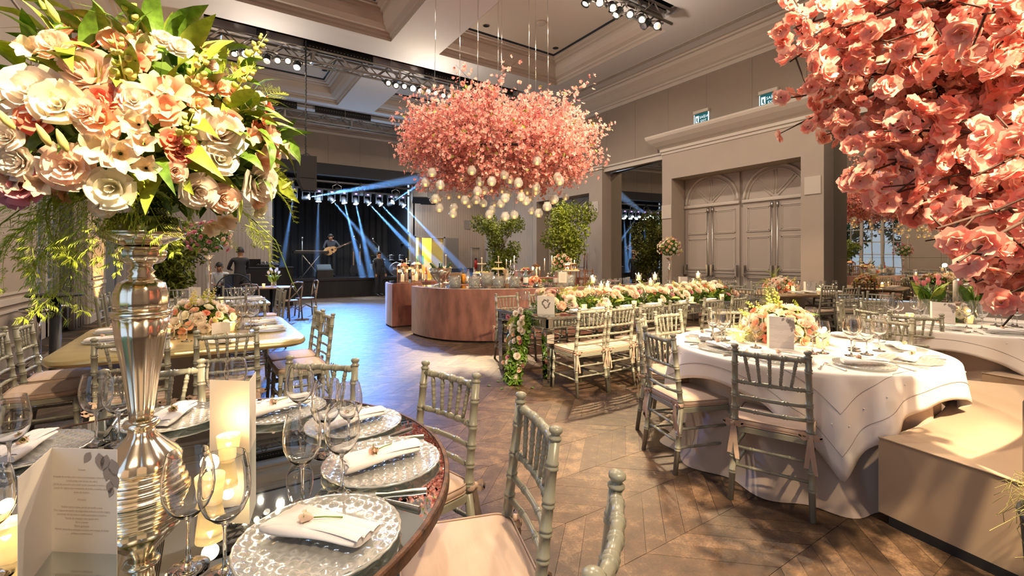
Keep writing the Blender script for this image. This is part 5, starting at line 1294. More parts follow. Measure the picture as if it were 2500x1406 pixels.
for (x, y, z) in BQ_SPIKE:
    p = Vector((x, y, z)); d = (p - bc) + Vector((0, 0, .25)); d.normalize(); bloom(bq, 'snapdragon', p - d * .11, d, .19, RB)
for i, (x, y, z) in enumerate(BQ_FERN):
    p = Vector((x, y, z)); d = (p - bc) + Vector((0, 0, -.12 if z < 1.6 else .08)); d.normalize()
    for q in range(2 if x < 0 else 1): bloom(bq, 'fern', p - d * .14, d + Vector((RB.gauss(0, .25), RB.gauss(0, .25), RB.gauss(0, .25))), .21 if x < 0 else .16, RB)
for i in range(150):            # foliage between the blooms
    z = 1 - 1.75 * (i + .5) / 150; a = i * 2.39996; q = math.sqrt(max(0, 1 - z * z)); d = Vector((q * math.cos(a), q * math.sin(a), z))
    p = bc + Vector((d.x * .24, d.y * .22, d.z * .20)); bloom(bq, 'leaf', p, d + Vector((RB.gauss(0, .45), RB.gauss(0, .45), RB.gauss(0, .45))), RB.uniform(.10, .19), RB)
for i in range(70):             # fresh leaves standing out between the blooms
    a = RB.uniform(PI, 2 * PI); z = RB.uniform(-.6, .95); q = math.sqrt(1 - z * z); d = Vector((q * math.cos(a), q * math.sin(a) * .9, z))
    bloom(bq, 'leaf', bc + Vector((d.x * .31, d.y * .27, d.z * .25)), d + Vector((RB.gauss(0, .6), RB.gauss(0, .35), RB.gauss(0, .6))), RB.uniform(.09, .16), RB)
for i in range(26):             # small coral and peach blooms between the roses
    a = RB.uniform(PI, 2 * PI); z = RB.uniform(-.75, .9); q = math.sqrt(1 - z * z); d = Vector((q * math.cos(a), q * math.sin(a) * .9, z))
    bloom(bq, RB.choice(['coral_bloom', 'peach_bloom', 'peach_bloom', 'coral_bloom', 'lily']), bc + Vector((d.x * .34, d.y * .30, d.z * .28)), d, RB.uniform(.05, .075), RB)
for i in range(46):             # blooms on the far side
    a = RB.uniform(.1, PI - .1); z = RB.uniform(-.5, .9); q = math.sqrt(1 - z * z); d = Vector((q * math.cos(a), q * math.sin(a), z))
    bloom(bq, RB.choice(['white_rose', 'blush_rose', 'cream_rose', 'peach_bloom', 'coral_bloom', 'lily', 'blush_peony']), bc + Vector((d.x * .33, d.y * .28, d.z * .27)), d, RB.uniform(.07, .12), RB)
core(bq, bc, (.27, .24, .22), 1500, .10, K['leaf'], RB)
for (x0, z0, x1, z1) in ((.26, 1.55, .36, 1.36), (-.22, 1.55, -.30, 1.30)):
    obj('trailing_stem', MB().tube([(x0, -.1, z0), (x0 * 1.2, -.14, z0 - .06), (x1 * .9, -.12, z1 + .12), (x1 * 1.02, -.12, z1), (x1 * 1.06, -.12, z1 - .03)], .0016, 5).mesh('trailing_stem', K['stem']), bq)
# ================================================================ TABLEWARE KIT
def goblet(h, r, n=28, foot=.040):
    k = h / .25
    return MB().lathe([(0, .004), (.010, .006), (foot, .001), (foot, .0), (.012, .007), (.005, .016), (.0038, .05 * k), (.0038, .095 * k), (.007, .108 * k), (r * .42, .116 * k), (r * .74, .132 * k), (r * .95, .155 * k), (r, .178 * k), (r * .97, .205 * k), (r * .80, .248 * k), (r * .775, .25 * k)], n, cap=False)
def solid_goblet(h, r, n=40, foot=.040):
    k = h / .25; w = .0012
    out = [(0, 0), (foot, 0), (foot, .0015), (.012, .007), (.005, .016), (.0038, .05 * k), (.0038, .095 * k), (.007, .106 * k), (r * .42, .114 * k), (r * .74, .131 * k), (r * .95, .155 * k), (r, .178 * k), (r * .97, .205 * k), (r * .87, .232 * k), (r * .78, .25 * k)]
    inn = [(r * .78 - w, .25 * k), (r * .87 - w, .232 * k), (r * .97 - w, .205 * k), (r - w, .178 * k), (r * .95 - w, .156 * k), (r * .74 - w, .133 * k), (r * .42 - w, .1165 * k), (0, .110 * k)]
    return MB().lathe(out + inn, n)
WG = {'solid_large': solid_goblet(.25, .049).mesh('wine_glass', K['crystal'], True, 45), 'solid_mid': solid_goblet(.225, .044).mesh('wine_glass', K['crystal'], True, 45), 'large': goblet(.25, .049).mesh('wine_glass', K['glass']), 'mid': goblet(.225, .044).mesh('wine_glass', K['glass']), 'far': goblet(.235, .046, 12).mesh('wine_glass', K['glass'])}
def weave_plate(Rp=.165, n=60, amp=.0034, cell=.019):
    mb = MB(); ix = {}
    for j in range(n + 1):
        for i in range(n + 1):
            x = (i / n * 2 - 1) * Rp; y = (j / n * 2 - 1) * Rp; d = math.hypot(x, y)
            if d > Rp * 1.02: continue
            if d > Rp * .985: x *= Rp * .99 / d; y *= Rp * .99 / d
            u, v = (x + y) / cell * .707, (x - y) / cell * .707; q = (math.floor(u) + math.floor(v)) % 2
            w = math.sin(PI * (u % 1)) * math.sin(PI * (v % 1)) * amp * (1.4 if q else .5)
            z = .006 + w + .010 * max(0, (d / Rp - .62) / .38) ** 1.5
            ix[i, j] = len(mb.v); mb.v.append((x, y, z))
    for j in range(n):
        for i in range(n):
            q = [(i, j), (i + 1, j), (i + 1, j + 1), (i, j + 1)]
            if all(t in ix for t in q): mb.f.append(tuple(ix[t] for t in q))
    return mb
PL_TOP = weave_plate().raw('woven_glass', K['charger'])
PL_RIM = MB().lathe([(.05, .001), (.12, .001), (.164, .010), (.167, .014), (.164, .0165), (.160, .015)], 64, cap=False, flute=32, fl=.012).mesh('scalloped_rim', K['charger'])
PL_FAR = MB().lathe([(0, .004), (.10, .004), (.145, .012), (.15, .014)], 28, cap=False).mesh('plate_disc', K['charger'])
bead = MB()
for i in range(40): bead.lathe([(0, -.005), (.005, 0), (0, .005)], 5, (.15 * math.cos(i * PI / 20), .15 * math.sin(i * PI / 20), .015))
PL_BEAD = bead.mesh('bead_rim', K['glassp'])
def napkin_mb(n=18):
    rings = []
    for i in range(n + 1):
        t = i / n; x = (t - .5) * .25; k = 1 - .10 * abs(2 * t - 1) ** 8; w = .047 * k * (1 + .05 * math.sin(7 * t)); hh = .0105 * k * (1 + .18 * math.sin(5 * t + 1)); zc = .022 + .004 * math.sin(PI * t)
        rings.append([(x + .012 * math.cos(a), w * math.copysign(abs(math.cos(a)) ** .55, math.cos(a)), zc + hh * math.copysign(abs(math.sin(a)) ** .7, math.sin(a)) + .0018 * math.sin(3 * a + 4 * t)) for a in [2 * PI * q / 20 for q in range(20)]])
    return MB().loft(rings, cap0=True, cap1=True)
NK = napkin_mb().mesh('napkin_body', K['napkin'], True, 70)
_nf = MB()
for q in range(3): _nf.loft([[(-.125 + .25 * t + .006 * q, -.040 + .030 * q + .012 * math.sin(3 * t + q) + dy, .0345 - .001 * q + .004 * math.sin(PI * t) + dz) for t in [s / 10 for s in range(11)]] for dy, dz in ((-.004, -.002), (0, .0012), (.014, .0014), (.030, -.001))], close=False)
NK_FLAP = _nf.mesh('napkin_fold', K['napkin'])
RB_HEAD = rose_mb(5, [(3, .12, .75, 1.2, 0), (4, .28, .8, .9, .04), (4, .38, .7, .8, .12)], 3, 3).raw('rosebud_head', K['rosep'])
_sp = MB()
for k in range(5):
    a = k * 1.2566; _sp.add(leaf_mb(.030, .010, .01, 3), T(0, 0, 0, a, .9))
_sp.tube([(0, 0, 0), (.002, 0, -.025), (0, .003, -.065)], .0018, 5)
RB_STEM = _sp.mesh('rosebud_stem', K['stem'])
fk = MB().tube([(0, -.10, .002), (0, -.06, .004), (0, .01, .003), (0, .04, .006)], [.006, .005, .0025, .003], 6)
fk.box(-.011, .011, .038, .058, .004, .006)
for i in range(4): fk.tube([(-.009 + i * .006, .056, .005), (-.0085 + i * .0057, .085, .009), (-.008 + i * .0053, .105, .006)], [.0018, .0015, .0008], 5)
FORK = fk.mesh('fork', K['steel'], True, 50)
kn_ = MB().poly([(-.006, .0, .002), (.006, .0, .002), (.009, .06, .002), (.006, .11, .002), (-.002, .125, .002), (-.006, .10, .002)], (0, 0, .0015)).tube([(0, -.11, .003), (0, -.08, .004), (0, 0, .003)], [.0075, .0065, .005], 8)
KNIFE = kn_.mesh('knife', K['steel'], True, 50)
VT_G = MB().lathe([(0, .002), (.026, .002), (.028, .02), (.034, .07), (.035, .085), (.033, .085), (.031, .07)], 20, cap=False, flute=20, fl=.03).mesh('votive_glass', K['votive'])
VT_W = MB().lathe([(0, .004), (.024, .004), (.027, .05), (0, .052)], 16).mesh('votive_wax', K['wax'])
FLAME = MB().lathe([(0, 0), (.004, .004), (.005, .010), (.003, .018), (0, .028)], 8).mesh('flame', K['flame'])
def votive(x, y, z, label, group='lit votive candles', lit=1.6, s=1.0):
    build('votive_candle', [('glass', VT_G), ('wax', VT_W, None, [('flame', FLAME, T(0, 0, .052))])], T(x, y, z, 0, 0, 0, s), label, 'candle', group)
    if lit: light('votive_light', 'POINT', (x, y, z + .12), lit, (1.0, .62, .26), None, .02)
SEATW = {}
def setting(tc, ang, zt, seat, tname, style='weave', r=.65, cut=True, rot=0, dep=0):
    a = math.radians(ang); x, y = tc[0] + r * math.cos(a), tc[1] + r * math.sin(a); rz = a + PI / 2
    w = seat + ' on the ' + tname
    pl = thing('charger_plate', {'weave': 'woven glass charger plate ', 'bead': 'beaded glass charger plate '}[style] + w, 'plate', T(x, y, zt, rz, 0, 0, 1.1 if tname == 'mirrored table' else 1), 'glass charger plates on the ' + tname)
    if style == 'weave': obj('plate', PL_TOP if not dep else PL_FAR, pl); obj('rim', PL_RIM if not dep else PL_BEAD, pl)
    else: obj('plate', PL_FAR, pl); obj('rim', PL_BEAD, pl)
    nm = T(x, y, zt + .008, rz + math.radians(rot + (R.uniform(-8, 8))))
    nk = thing('napkin', 'folded white napkin ' + w, 'napkin', nm, 'folded napkins on the ' + tname); obj('cloth', NK, nk); obj('fold', NK_FLAP, nk)
    bud = thing('rosebud', 'pale rosebud on napkin ' + w, 'rosebud', nm @ T(-.015, -.005, .047, .4, 0, -PI / 2 + .1), 'rosebuds on the napkins'); obj('bud', RB_HEAD, bud, T(0, 0, .012, 0, 0, 0, .040)); obj('stem', RB_STEM, bud)
    if cut:
        t = Vector((-math.sin(a), math.cos(a), 0)); o_ = Vector((math.cos(a), math.sin(a), 0))
        for (s, me, nmn) in ((-.20, FORK, 'fork'), (.20, KNIFE, 'dinner_knife')):
            p = Vector((x, y, 0)) + t * s + o_ * .03
            tag(obj(nmn, me, None, T(p.x, p.y, zt, rz)), ('silver fork ' if nmn == 'fork' else 'silver dinner knife ') + w, 'fork' if nmn == 'fork' else 'knife', 'cutlery on the ' + tname)
    return x, y
def glass(x, y, z, label, group, k='large'):
    tag(obj('wine_glass', WG[k], None, T(x, y, z + .0015, R.random() * 6)), label, 'wine glass', group)
# ================================================================ FOREGROUND MIRRORED TABLE
C0 = (-.1435, 1.69); Z0 = .765
t0 = thing('round_table', 'round mirror topped table with rusted metal rim in the foreground', 'table', T(C0[0], C0[1], 0))
obj('mirror_top', MB().lathe([(0, .762), (.845, .762), (.845, .765), (0, .765)], 96).mesh('mirror_top', K['tmirror'], False), t0)
obj('rim', MB().lathe([(.845, .730), (.858, .730), (.862, .735), (.862, .764), (.858, .768), (.848, .768), (.845, .764), (.845, .73)], 96, cap=False).mesh('table_rim', K['rust'], True, 40), t0)
obj('underside', MB().lathe([(0, .73), (.845, .73)], 48, cap=False).mesh('underside', K['barkl']), t0)
obj('pedestal', MB().lathe([(0, 0), (.30, 0), (.30, .03), (.10, .06), (.08, .4), (.10, .70), (.16, .73)], 24).mesh('pedestal', K['rust']), t0)
N0 = 'mirrored table'
for (an, st_, rt) in ((-56, 'nearest the camera', -88), (-20, 'facing the wide beige seat', -62), (16, 'facing the open dance floor', -96), (52, 'behind the tall glasses', -120), (88, 'just behind the silver stand', -112), (126, 'by the left picture edge', -140)):
    setting(C0, an, Z0 + .001, st_, N0, rot=rt)
GA = 'wine glasses on the mirrored table'
for (x, y, k, lb) in ((.292, 1.924, 'large', 'tall clear wine glass farthest right of the two menu cards'), (.333, 1.645, 'large', 'clear wine glass before the plate facing the dance floor'), (.412, 1.66, 'mid', 'smaller clear wine glass nearest the dance floor side plate'), (.315, 1.353, 'large', 'clear wine glass between the two nearest plates'), (.21, 1.341, 'large', 'clear wine glass left of the plate nearest the camera, foot beside its rim'),
                      (-.037, 1.204, 'large', 'clear wine glass standing before the lit votive'), (.028, 1.143, 'large', 'clear wine glass cut by the picture bottom beside the nearest plate'), (-.338, 2.199, 'large', 'clear wine glass left of its twin behind the open menu'), (-.269, 2.145, 'large', 'clear wine glass beside the silver stem behind the open menu'), (.029, 2.338, 'mid', 'upturned looking clear glass behind the blank menu card'), (.10, 2.36, 'mid', 'clear glass behind the corner of the blank menu card'), (-.50, 1.98, 'large', 'clear wine glass cut by the left picture edge'), (-.385, 1.40, 'mid', 'clear wine glass at the bottom left corner')):
    glass(x, y, Z0, lb, GA, 'solid_' + k)
# menu cards
def card(label, p0, p1, p2, h, z, txt=0, art=False, group='menu cards'):
    # p0 spine, p1 front panel end, p2 second panel end
    t = thing('menu_card', label, 'menu', T(p0[0], p0[1], z), group)
    v1 = Vector((p1[0] - p0[0], p1[1] - p0[1], 0)); v2 = Vector((p2[0] - p0[0], p2[1] - p0[1], 0)); up = Vector((0, 0, h))
    def pan(v):
        n = Vector((v.y, -v.x, 0)).normalized() * .0012
        return MB().poly([(0, 0, 0), tuple(v), tuple(v + up), tuple(up)], n).mesh('card_panel', K['paper'], False), n
    m1, n1 = pan(v1); m2, n2 = pan(v2)
    a = obj('front_panel', m1, t); obj('side_panel', m2, t)
    x = v1.normalized(); nn = Vector((v1.y, -v1.x, 0)).normalized(); fr = Matrix((x, Vector((0, 0, 1)), nn)).transposed().to_4x4()
    w = v1.length
    if txt:
        for i, s_ in enumerate(MENU[:txt]):
            if not s_: continue
            me = text_mesh(s_, .0056, K['ink']); mm = fr.copy(); mm.translation = v1 * .47 + Vector((0, 0, h * (.80 - i * .036))) + nn * .0022
            obj('text_line', me, a, mm)
        if txt > 12:
            lf = MB()
            for (fx_, fz, L_, an) in ((.62, .99, .03, 2.6), (.75, .985, .04, 3.3), (.88, .97, .04, 2.9), (.95, .93, .045, 3.4), (.90, .86, .035, 3.0), (.96, .80, .04, 3.5), (.93, .72, .03, 3.1), (.97, .66, .025, 2.8)):
                q = leaf_mb(L_, L_ * .6, 0, 4); q.v = [(vx, vy, 0) for vx, vy, vz in q.v]
                lf.add(q, T(fx_ * w * .97, fz * h - .004, .0021, an))
            mm = fr.copy(); obj('printed_leaves', lf.raw('printed_leaves', K['inkg']), a, mm)
    if art:
        lf = MB(); rr2 = random.Random(2)
        for i in range(30):
            an = i / 30 * 2 * PI + .3; q = leaf_mb(.026, .017, 0, 3); q.v = [(vx, vy, 0) for vx, vy, vz in q.v]
            lf.add(q, T(w * .5 + .034 * math.cos(an), h * .58 + .040 * math.sin(an), .0021, an + rr2.uniform(-1.2, .6)))
        obj('printed_wreath', lf.raw('printed_wreath', K['inkg']), a, fr.copy())
    return t
card('open menu card with printed courses at the bottom left of mirrored table', (-.297, 1.447), (-.172, 1.352), (-.312, 1.285), .235, Z0, 18)
card('blank backed menu card standing behind the votives on the mirrored table', (.115, 1.809), (.002, 1.903), (.145, 1.95), .245, Z0, 0)
votive(.054, 1.775, Z0, 'lit votive candle before the blank menu card', lit=.6)
votive(.003, 1.47, Z0, 'lit votive candle between the two front wine glasses', lit=.8)
votive(-.372, 1.454, Z0, 'lit votive candle at the bottom left corner of the mirrored table', lit=.7)
# ================================================================ WHITE ROUND TABLES
def round_cloth_table(c, Rt, corner, hs, name, lab, labc, labu):
    t = thing('round_table', lab, 'table', T(c[0], c[1], 0))
    obj('table_top', MB().lathe([(0, .735), (Rt - .02, .735), (Rt - .02, .758), (0, .758)], 48).mesh('table_top', K['wood']), t)
    for k in range(4):
        a = k * PI / 2 + .5; obj('leg', MB().tube([(.55 * math.cos(a), .55 * math.sin(a), 0), (.5 * math.cos(a), .5 * math.sin(a), .735)], .02, 6).mesh('leg', K['steel']), t)
    rw = random.Random(int(c[0] * 100)); ph = [rw.uniform(0, 6.28) for _ in range(6)]
    def under(a, tt):
        fold = (.5 + .5 * math.sin(15 * a + ph[0] + .8 * math.sin(3 * a))) * .085 + .02 * math.sin(7 * a + ph[1])
        r = Rt - .004 - .12 * math.sin(PI * min(1, tt * 1.05)) ** .7 + (.03 + fold) * tt ** .8 + (.05 * max(0, tt - .93) / .07)
        return (r * math.cos(a), r * math.sin(a), .757 - .754 * tt)
    NA = 220
    rings = [[under(2 * PI * i / NA, tt) for i in range(NA)] for tt in (0, .05, .15, .3, .5, .7, .85, .93, .97, 1)]
    u = obj('under_cloth', MB().loft(rings).mesh('under_cloth', K['cloth2']), None, T(c[0], c[1], 0)); tag(u, labu, 'tablecloth')
    co, si = math.cos(corner - PI / 4), math.sin(corner - PI / 4)
    def sq(a):
        b = a - corner + PI / 4; return hs / max(abs(math.cos(b)), abs(math.sin(b)))
    def mp(x, y):
        # flat cloth point -> draped position
        rho = math.hypot(x, y); a = math.atan2(y, x)
        if rho <= Rt: return Vector((x, y, .7615 + .0006 * math.sin(9 * x + 5 * y)))
        l = rho - Rt; b = (a - corner + PI / 4) % (PI / 2) - PI / 4      # 0 at corner? -> wedge angle
        cw = math.cos(4 * (a - corner)) * .5 + .5                       # 1 at corners
        rnd = min(l, .03); drop = max(0, l - .03)
        fold = math.sin(9 * a + ph[2]) * .016 + math.sin(15 * a + ph[3]) * .010 + math.sin(5 * a + ph[4]) * .012
        fold += cw * .045 * math.cos(22 * (a - corner))
        k = min(1, drop / .25)
        r = Rt + .016 + math.sqrt(max(0, 2 * .02 * rnd)) * .4 + fold * k + drop * (.03 + .07 * cw)
        z = .7615 - (rnd ** 2) / .06 - drop * .985
        return Vector((r * math.cos(a), r * math.sin(a), max(z, .02)))
    N = 288; rings = []
    for q in (0.02, .5, .9, .97, 1.0): rings.append([mp(q * Rt * math.cos(2 * PI * i / N), q * Rt * math.sin(2 * PI * i / N)) for i in range(N)])
    for f in (.02, .05, .1, .18, .28, .4, .52, .64, .76, .88, 1.0):
        rings.append([mp(*(lambda rr_: (rr_ * math.cos(2 * PI * i / N), rr_ * math.sin(2 * PI * i / N)))(Rt + (sq(2 * PI * i / N) - Rt) * f)) for i in range(N)])
    cl_ = thing('tablecloth', labc, 'tablecloth', T(c[0], c[1], 0))
    cm_ = MB().loft(rings, cap0=True).mesh('overlay', K['cloth']); oo = obj('overlay', cm_, cl_)
    md = oo.modifiers.new('thickness', 'SOLIDIFY'); md.thickness = .0025; md.offset = 1
    hem = K['hem']
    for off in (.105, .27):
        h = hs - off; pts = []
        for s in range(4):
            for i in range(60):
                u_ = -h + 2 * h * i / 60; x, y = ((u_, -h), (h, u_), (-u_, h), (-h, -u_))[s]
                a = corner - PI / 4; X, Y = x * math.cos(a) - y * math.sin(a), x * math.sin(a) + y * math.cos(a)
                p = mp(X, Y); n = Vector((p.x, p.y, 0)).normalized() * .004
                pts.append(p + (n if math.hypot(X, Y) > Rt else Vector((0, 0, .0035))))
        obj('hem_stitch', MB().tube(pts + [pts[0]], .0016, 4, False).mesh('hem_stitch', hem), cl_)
    pearl = MB().lathe([(0, -.005), (.0045, -.002), (.0045, .002), (0, .005)], 6).mesh('pearl', K['paper'])
    h = hs - .19
    for s in range(4):
        for i in range(12):
            u_ = -h + 2 * h * (i + .5) / 12; x, y = ((u_, -h), (h, u_), (-u_, h), (-h, -u_))[s]; a = corner - PI / 4
            X, Y = x * math.cos(a) - y * math.sin(a), x * math.sin(a) + y * math.cos(a)
            if math.hypot(X, Y) < Rt + .03: continue
            p = mp(X, Y); obj('pearl', pearl, cl_, Matrix.Translation(p + Vector((p.x, p.y, 0)).normalized() * .005))
    return t
K['hem'] = mat('dark_hem_thread', (0.36, 0.30, 0.27), 0.9)  # darker thread of the hemstitch lines
C1, C2, ZT = (3.75, 1.72), (6.45, 1.28), .766
round_cloth_table(C1, .87, math.radians(217), 1.05, 'white', 'round banquet table under the white pearl edged cloth', 'white overlay cloth with pearls and a pointed corner, table by the sofa', 'beige cloth falling to the floor under the white overlay by sofa')
round_cloth_table(C2, .87, math.radians(225), 1.05, 'tulip', 'round banquet table under the tulip vases', 'white overlay cloth with pearls under the tulip vases', 'beige cloth falling to the floor under the tulip table')
N1 = 'white round table'
for (an, st_) in ((198, 'before the back turned chair'), (159, 'before the chair beside the open floor'), (122, 'before the edge on chair'), (91, 'before the chair facing the camera'), (55, 'behind the flowers'), (-9, 'before the chair by the sofa'), (-48, 'at the sofa, farther end'), (-86, 'at the middle of the sofa'), (-124, 'at the near end of the sofa')):
    setting(C1, an, ZT, st_, N1, r=.66, dep=0 if an in (198, 159, -124, -86) else 1)
G_1 = 'wine glasses on the white round table'
for i, (x, y, k, w) in enumerate(((3.40, 2.20, 'large', 'leftmost at the chair beside the open floor'), (3.36, 2.10, 'mid', 'shorter one at the chair beside the open floor'), (3.50, 2.16, 'large', 'third of the cluster beside the open floor'), (3.54, 2.30, 'mid', 'hindmost of the cluster beside the open floor'), (3.41, 1.86, 'large', 'alone left of the menu'), (3.52, 1.52, 'large', 'just right of the menu'), (3.60, 1.49, 'mid', 'second right of the menu'), (4.27, 1.86, 'large', 'tall one right of the flowers'), (3.66, 1.34, 'large', 'large one towards the near sofa end'), (3.80, 1.30, 'mid', 'shorter one towards the sofa'), (3.88, 1.40, 'large', 'behind the sofa side pair'), (4.02, 1.30, 'large', 'rightmost before the sofa'), (3.98, 1.44, 'mid', 'hindmost before the sofa'), (3.72, 2.32, 'mid', 'behind the flowers towards the chairs'), (4.2, 2.14, 'mid', 'half hidden behind the flowers'))):
    glass(x, y, ZT, 'wine glass on white round table, ' + w, G_1, 'solid_' + k)
card('upright printed menu card before the flowers of the white round table', (3.475, 1.795), (3.55, 1.655), (3.53, 1.84), .235, ZT, 18)
votive(3.535, 2.05, ZT, 'lit votive beside the glass cluster on the white round table'); votive(3.79, 1.58, ZT, 'lit votive right of the menu on the white round table'); votive(3.95, 1.62, ZT, 'lit votive close behind another on the white round table')
RF = random.Random(21)
def low_arrangement(label, p, rad, counts, coren=500, zmin=-.15, bowl=True, seed=1, lw=.16):
    rf = random.Random(seed); t = thing('flower_arrangement', label, 'flowers', T(*p))
    if bowl: obj('bowl', MB().lathe([(0, 0), (lw * .8, 0), (lw, .03), (lw, .07), (lw * .93, .07)], 24).mesh('flower_bowl', K['glassp']), t)
    c = (0, 0, .05); core(t, (0, 0, rad[2] * .45), (rad[0] * .72, rad[1] * .72, rad[2] * .6), coren, .07, K['leaf'], rf); arrange(t, c, rad, counts, rf, zmin); return t
MIX = [('white_rose', 9, .11), ('cream_rose', 4, .09), ('blush_rose', 13, .095), ('peach_bloom', 15, .08), ('coral_bloom', 9, .065), ('white_peony', 6, .11), ('blush_peony', 8, .09), ('lily', 4, .08), ('snapdragon', 7, .18), ('leaf', 26, .13), ('fern', 14, .20)]
low_arrangement('low mound of white and blush roses in the middle of the white round table', (3.90, 1.93, ZT), (.34, .30, .25), MIX, seed=3)
# tulip table
N2 = 'tulip table'
for (an, st_) in ((172, 'before the nearest chair'), (135, 'behind the wine glasses'), (100, 'on the far side'), (-60, 'beyond the frosted votive'), (-118, 'under the blossom tip'), (208, 'below the menu card')):
    setting(C2, an, ZT, st_, N2, r=.66, dep=1, style='weave')
for i, (x, y, k) in enumerate(((5.98, 1.82, 'large'), (6.08, 1.80, 'mid'), (6.16, 1.86, 'large'), (6.35, 1.98, 'large'), (6.30, 1.72, 'large'), (6.38, 1.70, 'mid'), (6.05, 1.27, 'large'), (6.12, 1.18, 'mid'), (6.42, 1.10, 'large'), (6.55, 1.02, 'mid'), (6.62, 1.06, 'large'), (6.52, 1.16, 'mid'))):
    glass(x, y, ZT, 'wine glass on the tulip table, ' + ord_[i] + ' from the chair side towards blossom' if i < 10 else 'clear wine glass on the tulip table under the blossom, ' + ('rear one' if i == 10 else 'front one'), 'wine glasses on the tulip table', 'solid_' + k)
card('printed menu card before the tulips', (6.20, 1.56), (6.19, 1.38), (6.30, 1.60), .22, ZT, 18)
votive(6.48, 1.34, ZT, 'lit frosted votive on the tulip table under the blossom'); votive(6.20, 1.74, ZT, 'lit votive behind the tulip table glasses')
def tulip_vase(label, p, n, seed, h=.22):
    rt = random.Random(seed); t = thing('tulip_vase', label, 'flower vase', T(*p))
    obj('vase', MB().lathe([(0, .003), (.05, .003), (.055, .02), (.055, h - .03), (.062, h)], 20, cap=False).mesh('tulip_vase', K['glassp']), t)
    for i in range(n):
        a = rt.random() * 6.28; L = rt.uniform(.36, .46); e = Vector((math.cos(a) * rt.uniform(.04, .13), math.sin(a) * rt.uniform(.04, .13), L))
        obj('tulip_stem', MB().tube([(0, 0, .03), (e.x * .4, e.y * .4, L * .6), tuple(e)], .005, 5).mesh('tulip_stem', K['stem']), t)
        obj('tulip', F['tulip'], t, aim(e - Vector((0, 0, .01)), (e.x * .8, e.y * .8, .6), 0, .065))
    for i in range(n * 2):
        a = rt.random() * 6.28; bloom(t, 'leaf', (0, 0, h * .7), (math.cos(a) * .55, math.sin(a) * .55, .8), rt.uniform(.24, .34), rt)
    return t
tulip_vase('glass vase of pink tulips behind the menu card', (6.62, 1.68, ZT), 6, 4); tulip_vase('second vase of pink tulips beside the tall candle', (6.84, 1.36, ZT), 6, 9)
def hurricane(label, p, hh=.42, gr=.075, ped=.16):
    t = thing('hurricane_lantern', label, 'candle holder', T(*p))
    obj('pedestal', MB().lathe([(0, 0), (.06, 0), (.06, .01), (.012, .03), (.02, ped * .5), (.012, ped * .8), (.04, ped - .01), (.045, ped), (0, ped)], 20).mesh('lantern_pedestal', K['glassp']), t)
    obj('chimney', MB().lathe([(.05, ped), (gr, ped + .06), (gr * .82, ped + hh * .5), (gr * .9, ped + hh * .75), (gr * 1.15, ped + hh)], 24, cap=False).mesh('chimney', K['glass']), t)
    obj('candle', MB().lathe([(0, ped), (.022, ped), (.022, ped + .26), (.004, ped + .27), (0, ped + .28)], 14).mesh('candle', K['waxw']), t)
hurricane('tall hurricane lantern with white candle on the tulip table', (6.82, 1.52, ZT)); hurricane('second hurricane lantern behind the pink tulips', (6.75, 1.80, ZT), .36, .07, .06)
low_arrangement('small bunch of cream roses before the tulips', (6.55, 1.46, ZT), (.16, .14, .15), [('blush_rose', 6, .07), ('cream_rose', 10, .07), ('white_rose', 5, .07), ('leaf', 10, .09)], 140, seed=8, lw=.09)
# ================================================================ MIRRORED LONG TABLE
lt = thing('mirrored_table', 'long mirrored table with mosaic apron and rose garland', 'table', T(0, 0, 0))
X0, X1, Y0, Y1, ZL = 3.10, 7.45, 4.0, 5.05, .78
obj('table_top', bxm('table_top', K['tmirror'], X0, X1, Y0, Y1, ZL - .018, ZL, bevel=.004), lt)
apr = obj('apron', MB().box(X0 + .01, X1 - .01, Y0 + .01, Y0 + .03, ZL - .13, ZL - .018).box(X0 + .01, X1 - .01, Y1 - .03, Y1 - .01, ZL - .13, ZL - .018).box(X0 + .01, X0 + .03, Y0 + .01, Y1 - .01, ZL - .13, ZL - .018).box(X1 - .03, X1 - .01, Y0 + .01, Y1 - .01, ZL - .13, ZL - .018).mesh('apron', K['steel'], False), lt)
tl = MB().loft([[(s * w, d, t * h) for s, t in ((-1, -1), (1, -1), (1, 1), (-1, 1))] for w, h, d in ((.022, .040, 0), (.022, .040, -.004), (.015, .033, -.009))], cap1=True).mesh('mirror_tile', K['tmirror'], False)
for i in range(84): obj('mirror_tile', tl, apr, T(X0 + .12 + i * .0495, Y0 + .01, ZL - .076))
for i in range(17): obj('mirror_tile', tl, apr, T(X0 + .01, Y0 + .13 + i * .0495, ZL - .076, -PI / 2))
bd_ = MB()
for i in range(190):
    for z in (ZL - .024, ZL - .125): bd_.lathe([(0, -.005), (.006, 0), (0, .005)], 5, (X0 + .02 + i * .0228, Y0 + .006, z))
for i in range(45):
    for z in (ZL - .024, ZL - .125): bd_.lathe([(0, -.005), (.006, 0), (0, .005)], 5, (X0 + .006, Y0 + .02 + i * .0228, z))
o = obj('bead_trim', bd_.raw('bead_trim', K['steel']), lt); o['kind'] = 'stuff'
lg = MB().loft([[(s * w, t * w, z) for s, t in ((-1, -1), (1, -1), (1, 1), (-1, 1))] for w, z in ((.036, 0), (.038, .02), (.052, .64), (.052, .66))], cap0=True, cap1=True).mesh('leg', K['tmirror'], False)
for x in (X0 + .06, X1 - .06, 5.2):
    for y in (Y0 + .06, Y1 - .06): obj('leg', lg, lt, T(x, y, 0))
RG = random.Random(33)
ga = thing('rose_garland', 'long table garland of blush and white roses spilling to the floor', 'flowers', T(0, 0, 0))
pool = [('white_rose', .10), ('white_peony', .12), ('white_rose', .09), ('white_peony', .10), ('blush_rose', .09), ('blush_rose', .09), ('blush_peony', .09), ('peach_bloom', .075), ('coral_bloom', .06), ('mauve_bloom', .07), ('cream_rose', .085), ('lily', .09)]
